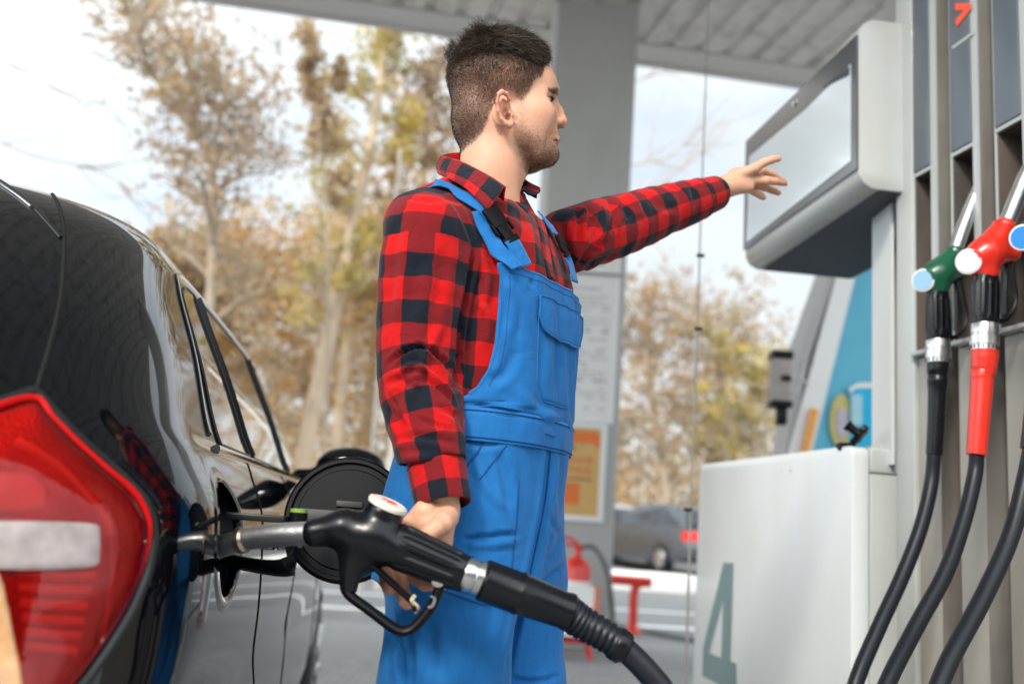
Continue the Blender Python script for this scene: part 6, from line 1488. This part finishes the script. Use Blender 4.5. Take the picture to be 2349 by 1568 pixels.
b0 = n.new('ShaderNodeBump'); b0.inputs['Strength'].default_value = .45; b0.inputs['Distance'].default_value = .006; l.new(a4.outputs['Fac'], b0.inputs['Height']); l.new(b0.outputs[0], b1.inputs['Normal']); l.new(b1.outputs[0], p.inputs['Normal'])
SEAM = mat('seam_blue', (.002, .055, .20), .85)
ZW = 1.105
def pants(P):
    d = torso(P, .009); d = np.maximum(d, .86-P[:, 2])
    a_ = poly_cap(P, LEGR, [.104, .104, .098, .085, .080], .02); b_ = poly_cap(P, LEGL, [.100, .096, .090, .085, .080], .02)
    d = smin(d, smin(a_, b_, .010), .035); d = np.maximum(d, P[:, 2]-ZW); return np.maximum(d, .10-P[:, 2])
DV, DF = field(pants, np.array([-.30, 1.38, .09]), np.array([.24, 1.99, 1.115]), .0050)
DN = vnormals(DV, DF); DV = DV+DN*(smooth_noise(DV*np.array([1, 1, .35]), 24, 9)*.0022)[:, None]
dst = [([(1262, 1015), (1256, 1100), (1238, 1220), (1212, 1330), (1182, 1440), (1158, 1568)], 9, -.010), ([(1062, 1236), (1110, 1230), (1190, 1222)], 6, -.008), ([(1070, 1250), (1120, 1250), (1190, 1240)], 9, .005),
       ([(1140, 1030), (1160, 1100), (1172, 1180)], 12, -.005), ([(1090, 1060), (1120, 1120), (1160, 1170)], 12, .004), ([(1255, 1290), (1275, 1260), (1292, 1200)], 9, -.006), ([(1235, 1350), (1262, 1320), (1288, 1300)], 8, -.005),
       ([(1255, 1180), (1275, 1215), (1290, 1215)], 7, -.004), ([(905, 1440), (920, 1500), (925, 1568)], 9, -.008), ([(935, 1450), (945, 1520), (940, 1568)], 9, -.006), ([(985, 1420), (990, 1500), (975, 1568)], 16, -.004),
       ([(1165, 1555), (1230, 1562), (1285, 1548)], 7, -.007), ([(1060, 1000), (1100, 1020), (1150, 1015)], 9, -.004), ([(1290, 1040), (1285, 1120), (1288, 1180)], 8, -.003), ([(890, 1380), (900, 1460), (885, 1540)], 10, -.005), ([(1120, 1290), (1130, 1380), (1110, 1480)], 16, -.0035)]
DV = sculpt(DV, DN, dst)
dung = finish(raw_mesh('dungarees', DV, DF), 'dungarees', DENIM, person, smooth=False)
DBV = BVHTree.FromPolygons([Vector(v) for v in DV], [tuple(int(i) for i in f) for f in DF])
def seam(path, name='seam', r=.0011, m_=None, bv=None, off=.0004, parent=None):
    P = [sproj(x, y, off, bv or DBV)[0] for x, y in spline(np.array([(x, y, 0) for x, y in path]), 10)[:, :2]]; P = [q for q in P if q is not None]
    P = [P[0]]+[q for a_, q in zip(P, P[1:]) if np.linalg.norm(q-a_) < .05]
    return MB().tube(P, r, 6).build(name, m_ or SEAM, parent or dung)
seam([(1110, 1012), (1090, 1045), (1062, 1080)], r=.0016); seam([(1162, 1020), (1130, 1060), (1100, 1100)]); seam([(1190, 1100), (1184, 1200), (1170, 1330), (1164, 1390)])
seam([(1264, 1012), (1250, 1150), (1215, 1320)], r=.0014); seam([(1010, 1352), (1060, 1368), (1115, 1385), (1132, 1372)], r=.0016); seam([(1010, 1342), (1060, 1356), (1112, 1372)])
# bib + waist as one sheet wrapped on the trunk
def torso_pt(phi, z, off):
    hw, hd_, cf_ = torso_dims(z); c, s_ = math.cos(phi), math.sin(phi); n_ = 2.4
    k = (abs(s_/hw)**n_+abs(c/hd_)**n_)**(-1/n_); q = np.array([cf_+c*(k+off), s_*(k+off), z]); return b2w(q)[0]
edge_px = [(1143, 612), (1150, 640), (1146, 720), (1139, 790), (1124, 850), (1098, 892), (1062, 910)]
E_ = []
for x, y in edge_px:
    h, n_ = sproj(x, y, .0)
    if h is not None: q = w2b(h)[0]; c_f = torso_dims(q[2])[2]; E_.append((q[2], math.atan2(abs(q[1]), q[0]-c_f)))
E_ = sorted(E_); print('bib edge', [(round(float(a_), 3), round(math.degrees(b_))) for a_, b_ in E_])
zt_b = max(e[0] for e in E_); z_s = min(e[0] for e in E_)
zs = [ZW-.002, ZW+.01]+[e[0] for e in E_]; ph = [math.pi, math.pi*.98]+[e[1] for e in E_]
zs, ph = zip(*sorted(zip(zs, ph)))
G_ = []; bib_off = lambda z, u: .009+.003*np.clip((z-1.22)/.15, 0, 1)+.006*np.clip((z-1.22)/.15, 0, 1)*abs(u)**2*(u < 0)
for z in np.concatenate([np.linspace(ZW-.004, z_s+.002, 16), np.linspace(z_s+.006, zt_b, 60)]):
    pm = np.interp(z, zs, ph); row = []
    for u in np.linspace(-1, 1, 90): row.append(torso_pt(pm*u, z-.010*(abs(u)**2)*0, bib_off(z, u)+.0022*math.sin(u*7+z*14)*np.clip((z-1.15)*8, 0, 1)+.0016*math.sin(u*17+z*31)))
    G_.append(row)
BG = np.array(G_); bn_ = BG.reshape(-1, 3); BF_ = np.array([(i*90+j, (i+1)*90+j, (i+1)*90+j+1, i*90+j+1) for i in range(BG.shape[0]-1) for j in range(89)])
BNr = vnormals(bn_, BF_); 
if np.mean(np.sum(BNr*(bn_-BO), 1)) < 0: BNr = -BNr
bst = [([(1070, 926), (1120, 934), (1180, 946), (1235, 960)], 5, -.006), ([(1160, 640), (1175, 700), (1165, 780)], 12, .004), ([(1215, 640), (1222, 660)], 8, -.003), ([(1120, 880), (1160, 850), (1180, 800)], 14, -.004),
       ([(1180, 880), (1230, 945), (1290, 960)], 12, .003), ([(1272, 700), (1276, 800), (1268, 900)], 9, -.0025), ([(1255, 800), (1250, 880)], 10, .002)]
bn_ = sculpt(bn_, BNr, bst); BG = bn_.reshape(BG.shape)
bib = MB().grid(BG).build('bib', DENIM, dung, angle=70, solid=.0022)
BBV = BVHTree.FromPolygons([Vector(v) for v in bn_], [tuple(int(i) for i in f) for f in BF_])
hem = [BG[i][0] for i in range(16, len(BG))]+[BG[-1][j] for j in range(1, 89)]+[BG[i][-1] for i in range(len(BG)-1, 15, -1)]
MB().tube(np.array(hem), .0032, 8).build('bib_hem', DENIM, bib)
hem2 = [BG[i][3] for i in range(20, len(BG)-4)]; MB().tube(np.array(hem2)+BNr.reshape(BG.shape)[20:len(BG)-4, 3]*.0018, .0009, 6).build('seam', SEAM, bib)
hem3 = BG[-4][3:-3]+BNr.reshape(BG.shape)[-4, 3:-3]*.0018; MB().tube(hem3, .0009, 6).build('seam', SEAM, bib)
# waistband
wb = []
for z, o_ in ((1.078, .012), (1.079, .0118), (1.095, .0128), (1.115, .0128), (1.128, .0118), (1.129, .009)):
    wb.append([torso_pt(a_, z+.006*math.cos(a_*2+.5)*0, o_+.0015*math.sin(a_*9)) for a_ in np.linspace(-math.pi, math.pi, 120, endpoint=False)])
MB().grid(wb, close_v=True).build('waistband', DENIM, dung, angle=80)
for zz_ in (1.083, 1.124):
    MB().tube([torso_pt(a_, zz_, .0130+.0015*math.sin(a_*9)) for a_ in np.linspace(-2.8, 2.8, 120)], .0009, 6).build('seam', SEAM, dung)
# bib pocket with flap
def bproj(x, y, off): return sproj(x, y, off, BBV)[0]
def patch(corners, nu, nv, off, name, edge=.0014):
    """corners: top-left, top-right, bottom-right, bottom-left polylines in body (lateral, height)"""
    Tl, Bl = corners; G_ = []
    for i in range(nu):
        t = i/(nu-1); a_ = np.array([np.interp(t, np.linspace(0, 1, len(Tl)), [q[k] for q in Tl]) for k in (0, 1)]); b_ = np.array([np.interp(t, np.linspace(0, 1, len(Bl)), [q[k] for q in Bl]) for k in (0, 1)]); row = []
        for j in range(nv):
            v = j/(nv-1); l_, z_ = a_*(1-v)+b_*v; o_ = b2w([.5, l_, z_])[0]; h, n_, i_, ds = BBV.ray_cast(Vector(o_), Vector(-BF))
            if h is None: h, n_, i_, ds = BBV.find_nearest(Vector(b2w([.13, l_, z_])[0]))
            n_ = np.array(n_); n_ = n_ if n_@BF > 0 else -n_
            ew = min(t, 1-t, 1)*nu; row.append(np.array(h)+n_*(off))
        G_.append(row)
    G_ = np.array(G_); o = MB().grid(G_).build(name, DENIM, bib, angle=70, solid=.002); ed_ = list(G_[:, 0])+list(G_[-1])+list(G_[::-1, -1])+list(G_[0, ::-1])
    MB().tube(ed_, edge, 6, cap=False).build('hem', DENIM, o); return o, G_
pl_ = w2b(bproj(1196, 700, 0))[0]; pz0 = pl_[2]; pw_ = abs(pl_[1]-.0); pcn = 0.
pzb = w2b(bproj(1250, 922, 0))[0][2]; pz_flap = w2b(bproj(1240, 766, 0))[0][2]; pzt = w2b(bproj(1200, 668, 0))[0][2]
pw_ = min(.085, max(.06, pw_)); print('pocket', pw_, pz0, pzb, pz_flap)
ls = lambda k: -pw_+2*pw_*k
patch(([(-pw_*.95, pzt-.02), (pw_*.95, pzt-.02)], [(-pw_*.84, pzb+.03), (-pw_*.55, pzb), (pw_*.55, pzb), (pw_*.84, pzb+.03)]), 26, 22, .0028, 'pocket', .0013)
patch(([(-pw_, pzt), (0, pzt+.001), (pw_, pzt)], [(-pw_*1.0, pz_flap+.026), (-pw_*.84, pz_flap+.008), (-pw_*.6, pz_flap), (pw_*.6, pz_flap), (pw_*.84, pz_flap+.008), (pw_, pz_flap+.026)]), 28, 12, .0085, 'pocket_flap', .0018)
# straps and buckles
ribbon([(1000, 430), (1012, 430), (1045, 446), (1080, 472), (1108, 490), (1122, 502)], [.024, .026, .028, .029], .006, 'strap', DENIM, dung, .0022, tail=True, lift=[0, 0, .001, .003, .004])
ribbon([(1090, 492), (1104, 522), (1126, 560), (1148, 590), (1160, 622)], [.022, .026, .026], .005, 'strap', DENIM, dung, .0022, lift=[.006, .004, .006, .010, .020])
ribbon([(1158, 560), (1172, 585), (1184, 618)], [.030, .032], .010, 'strap', DENIM, dung, .0022, lift=[.008, .008, .012])
ribbon([(1236, 498), (1250, 522), (1262, 548)], [.026, .030], .006, 'strap', DENIM, dung, .0022, lift=[.0, .006])
ribbon([(1284, 590), (1292, 615), (1298, 650)], [.034, .034], .008, 'strap', DENIM, dung, .0022, lift=[.006, .01])
def buckle(x0, y0, x1, y1, w_, off):
    a_, n1 = sproj(x0, y0, off); b_, n2_ = sproj(x1, y1, off); 
    if a_ is None or b_ is None: return
    T = b_-a_; ln = np.linalg.norm(T); T /= ln; nn = n1+n2_; nn -= T*(nn@T); nn /= np.linalg.norm(nn); s_ = np.cross(nn, T); fr = frame_fn(a_, T, s_, nn)
    MB().box((0, -w_*.5, 0), (ln*.52, w_*.5, .006), fr, bev=.0018).box((ln*.50, -w_*.34, -.001), (ln*.86, w_*.34, .005), fr, bev=.0015).box((ln*.84, -w_*.5, 0), (ln, w_*.5, .0055), fr, bev=.0015).box((ln*.4, -w_*.62, .0), (ln*.72, -w_*.48, .006), fr, bev=.0015).box((ln*.4, w_*.48, .0), (ln*.72, w_*.62, .006), fr, bev=.0015).build('buckle', M['matteblack'], dung)
buckle(1112, 490, 1164, 566, .034, .013); buckle(1262, 546, 1286, 596, .034, .012)
# boots
for lg, nm in ((LEGR, 'boot'), (LEGL, 'boot')):
    an = np.array(lg[-1]); ft = an+BF*.17; ft[2] = .045
    fnb = lambda P: np.maximum(smin(cap(P, [an[0], an[1], .16], [an[0], an[1], .06], .058, .052), cap(P, [an[0], an[1], .05], ft, .048, .046), .03), .004-P[:, 2])
    solid(nm, fnb, [an, ft, [an[0], an[1], .0]], .07, .007, mat('bootleather', (.03, .025, .02), .5), person)

# lashes: a dark fringe along each upper lid
for sg in (-1, 1):
    lsh = MB(); c = EYC*np.array([1, sg, 1])
    for t in np.linspace(-1.05, 1.15, 34):
        b_ = c+np.array([.0140*math.cos(t)*.96, .0140*math.sin(t)*sg, .0018]); lsh.tube([h2w(b_)[0], h2w(b_+np.array([math.cos(t)*.005, math.sin(t)*.005*sg, .0005]))[0], h2w(b_+np.array([math.cos(t)*.0055, math.sin(t)*.0055*sg, .0018]))[0]], [.0003, .0002, .0001], 4)
    lsh.tube([h2w(c+np.array([.0142*math.cos(t)*.97, .0142*math.sin(t)*sg, .0016]))[0] for t in np.linspace(-1.1, 1.25, 20)], .0003, 6)
    lsh.build('eyelash', M['matteblack'], person)
# ---- hair
HB = BVHTree.FromPolygons([Vector(v) for v in HVl], [tuple(int(i) for i in f) for f in HF])
hairm = bpy.data.materials.new('dark_hair'); n, l = nodes(hairm); p = n['Principled BSDF']; p.inputs['Roughness'].default_value = .5; p.inputs['Specular IOR Level'].default_value = .4
at_ = n.new('ShaderNodeAttribute'); at_.attribute_name = 'tone'; cr = n.new('ShaderNodeValToRGB'); cr.color_ramp.elements[0].color = (.006, .0045, .004, 1); cr.color_ramp.elements[1].color = (.15, .085, .05, 1); l.new(at_.outputs['Fac'], cr.inputs[0]); l.new(cr.outputs[0], p.inputs['Base Color'])
# crown volume: outline of the hair seen in profile, thinner toward the sides
TOPL = [HP(cx+ (6 if cx<600 else -4), cy+14) for cx, cy in ((300, 470), (300, 400), (312, 330), (345, 262), (400, 195), (470, 130), (560, 100), (680, 92), (780, 102), (880, 118), (970, 142), (1035, 180), (1078, 222), (1098, 270), (1100, 320), (1085, 370))]
rsH = np.random.default_rng(21)
def outer_h(a_, lat):
    """height of the hair surface above the skull grows toward the middle"""
    return None
tl = np.array(TOPL); cenH = np.array([-.010, 0, .058]); angT = np.arctan2(tl[:, 2]-cenH[2], tl[:, 0]-cenH[0]); radT = np.hypot(tl[:, 2]-cenH[2], tl[:, 0]-cenH[0]); o_ = np.argsort(angT); angT = angT[o_]; radT = radT[o_]
def hair_len(P):
    """strand height above the skin at skull points P"""
    an = np.arctan2(P[:, 2]-cenH[2], P[:, 0]-cenH[0]); r_o = np.interp(an, angT, radT); sk_ = np.hypot(P[:, 2]-cenH[2], P[:, 0]-cenH[0])
    lat = np.abs(P[:, 1]); topw = sstep(P[:, 2], .060, .112)*1.0
    h = np.clip(r_o-sk_, .004, .05)*(1-sstep(lat, .030, .070)*.75)
    sidez = .0018+.0072*sstep(P[:, 2]-.2*(-P[:, 0]), -.01, .085)
    return sidez*(1-topw)+np.maximum(h, sidez)*topw
def capf(P):
    d0 = headf(P); lift = hair_len(P)*.66; w_ = sstep(P[:, 2], .052, .105)
    w_ = w_*sstep(P[:, 2]-hair_z(P[:, 0], P[:, 1]), -.002, .012)
    nzv = .0013*smooth_noise(P, 190, 6)
    return d0-lift*w_+.003*(1-w_)+nzv*w_
CV, CF_ = field(capf, np.array([-.14, -.10, .045]), np.array([.125, .10, .20]), .0026)
mh = raw_mesh('hair', h2w(CV), CF_); at2 = mh.attributes.new('tone', 'FLOAT', 'POINT'); at2.data.foreach_set('value', (np.clip(.12+.10*smooth_noise(CV, 300, 2), 0, .4)).astype(np.float32))
hair = finish(mh, 'hair', mat('hairbase', (.010, .007, .006), .95, spec=.1), person, smooth=False)
# strands
cap_k = np.where((scp[:nH] > .30))[0]
HN = vnormals(HVl, HF)
def strand_set(roots, dirs, lens, wid, tone, curl, segs=4, gravity=0.):
    k = len(roots); P = roots.copy(); D = dirs/np.linalg.norm(dirs, axis=1)[:, None]; pts = [P.copy()]
    cv = rsH.normal(size=(k, 3))*curl
    for s_ in range(segs):
        D = D+cv/segs; D /= np.linalg.norm(D, axis=1)[:, None]; P = P+D*(lens/segs)[:, None]; pts.append(P.copy())
    pts = np.array(pts); sd_ = np.cross(D, rsH.normal(size=(k, 3))); sd_ /= np.linalg.norm(sd_, axis=1)[:, None]; V = []
    for s_ in range(segs+1): w_ = wid*(1-.85*(s_/segs)**1.5); V.append(pts[s_]-sd_*w_); V.append(pts[s_]+sd_*w_)
    V = np.stack(V, 1).reshape(-1, 3); b_ = (np.arange(k)*(2*(segs+1)))[:, None]; F_ = np.concatenate([b_+np.array([2*s_, 2*s_+1, 2*s_+3, 2*s_+2]) for s_ in range(segs)])
    return V, F_, np.repeat(tone, 2*(segs+1))
allV = []; allF = []; allT = []; offv = 0
def add_set(V, F_, T):
    global offv; allV.append(V); allF.append(F_+offv); allT.append(T); offv += len(V)
# short hair on sides and back
pool = cap_k[HVl[cap_k, 1] < .055]; idx = rsH.choice(pool, 38000); R0 = HVl[idx]+rsH.normal(size=(len(idx), 3))*.0007; N0 = HN[idx]
hlen = hair_len(R0)*(.7+.5*rsH.random(len(idx))); top_w = sstep(R0[:, 2], .088, .108)
down = np.array([-.35, 0, -1.]); d = N0*.55+down*(.75-.4*top_w[:, None])+rsH.normal(size=N0.shape)*.16; keep = (top_w < .5)
V, F_, T = strand_set(R0[keep], d[keep], np.clip(hlen[keep]*1.25, .003, .014), .00024, np.clip(rsH.random(keep.sum())**1.6*.8+.30*(1-sstep(R0[keep][:, 2], .02, .07))*sstep(R0[keep][:, 0], -.06, .0), 0, 1), .25, 3); add_set(V, F_, T)
# long top: strands flow over the crown toward the front and sides
CN = vnormals(CV, CF_); kt = np.where(CV[:, 2] > .075)[0]
for rep in range(2):
    idx = rsH.choice(kt, 15000); R0 = CV[idx]-CN[idx]*.0015; N0 = CN[idx]
    fl = np.stack([np.where(R0[:, 0] > -.055, 1., -.2+0*R0[:, 0]), .35*np.sign(R0[:, 1])+.5*np.sin(R0[:, 0]*70+R0[:, 2]*40), -.15+.35*np.sin(R0[:, 0]*95+R0[:, 1]*60)], 1)
    back = (R0[:, 0] < -.055+rsH.normal(size=len(idx))*.016); fl[back] = np.stack([-.55+0*R0[back, 0], .3*rsH.normal(size=back.sum()), -.7+.5*rsH.normal(size=back.sum())], 1)
    fl -= N0*np.sum(fl*N0, 1)[:, None]; fl /= np.linalg.norm(fl, axis=1)[:, None]; d = fl+N0*(.16+.22*back)[:, None]+rsH.normal(size=N0.shape)*.09
    fr_k = sstep(R0[:, 0], .03, .07); d[:, 2] += fr_k*.35; ln_ = (.012+.016*rsH.random(len(idx)))*(1-.55*fr_k)
    tipp = R0+d/np.linalg.norm(d, axis=1)[:, None]*ln_[:, None]; an_ = np.arctan2(tipp[:, 2]-cenH[2], tipp[:, 0]-cenH[0]); ok_ = (np.hypot(tipp[:, 2]-cenH[2], tipp[:, 0]-cenH[0]) < np.interp(an_, angT, radT)+.0005) & ((tipp[:, 0] < .045) | (tipp[:, 2] > hair_z(tipp[:, 0], tipp[:, 1])-.002))
    V, F_, T = strand_set(R0[ok_], d[ok_], ln_[ok_], .00026, np.clip(rsH.random(ok_.sum())**2.4*.75, 0, 1), .45, 5); add_set(V, F_, T)
# unruly tufts at the crown's back and along the top edge
edge_idx = kt[np.argsort(np.abs(CV[kt, 1]))[:int(len(kt)*.35)]]; idx = rsH.choice(edge_idx, 350); R0 = CV[idx]; N0 = CN[idx]
d = N0*.8+rsH.normal(size=N0.shape)*.35+np.array([.25, 0, .1]); V, F_, T = strand_set(R0, d, .004+.008*rsH.random(len(idx)), .0002, rsH.random(len(idx))*.3, .8, 4); add_set(V, F_, T)
for cx, cy in ((330, 235), (322, 262), (300, 300), (296, 330), (350, 250), (520, 100), (500, 112), (455, 140), (560, 95), (410, 190)):
    c = HP(cx+16, cy+22); k = 130; R0 = c+rsH.normal(size=(k, 3))*np.array([.004, .010, .004]); tgt = HP(cx-6, cy-12); d = (tgt-c)/np.linalg.norm(tgt-c)+rsH.normal(size=(k, 3))*.28
    V, F_, T = strand_set(R0, d, .008+.010*rsH.random(k), .00026, rsH.random(k)*.25, .6, 4); add_set(V, F_, T)
# brow and beard bristle
kb2 = np.where(brw[:nH] > .15)[0]; idx = rsH.choice(kb2, 2600); V, F_, T = strand_set(HVl[idx], HN[idx]*.35+np.array([-.7, 0, .12])*np.ones((len(idx), 1))+rsH.normal(size=(len(idx), 3))*.15, .004+.0045*rsH.random(len(idx)), .00022, rsH.random(len(idx))*.15, .2, 3)
browo = leaf_like = None
def strands_obj(name, Vs_, Fs_, Ts_, parent):
    m_ = raw_mesh(name, h2w(Vs_), Fs_); a_ = m_.attributes.new('tone', 'FLOAT', 'POINT'); a_.data.foreach_set('value', Ts_.astype(np.float32)); return finish(m_, name, hairm, parent, smooth=False)
strands_obj('eyebrow', V, F_, T, person)
pr_ = stb[:nH]**1.6*(HVl[:, 1] < .05); pr_ = pr_/pr_.sum(); idx = rsH.choice(nH, 14000, p=pr_); R0 = HVl[idx]+rsH.normal(size=(len(idx), 3))*.0006
V, F_, T = strand_set(R0, HN[idx]*.6+np.array([.15, 0, -.8])+rsH.normal(size=(len(idx), 3))*.3, .0012+.0020*rsH.random(len(idx)), .00015, .2+rsH.random(len(idx))*.6, .2, 2)
strands_obj('beard', V, F_, T, person)
strands_obj('strands', np.concatenate(allV), np.concatenate(allF), np.concatenate(allT), hair)
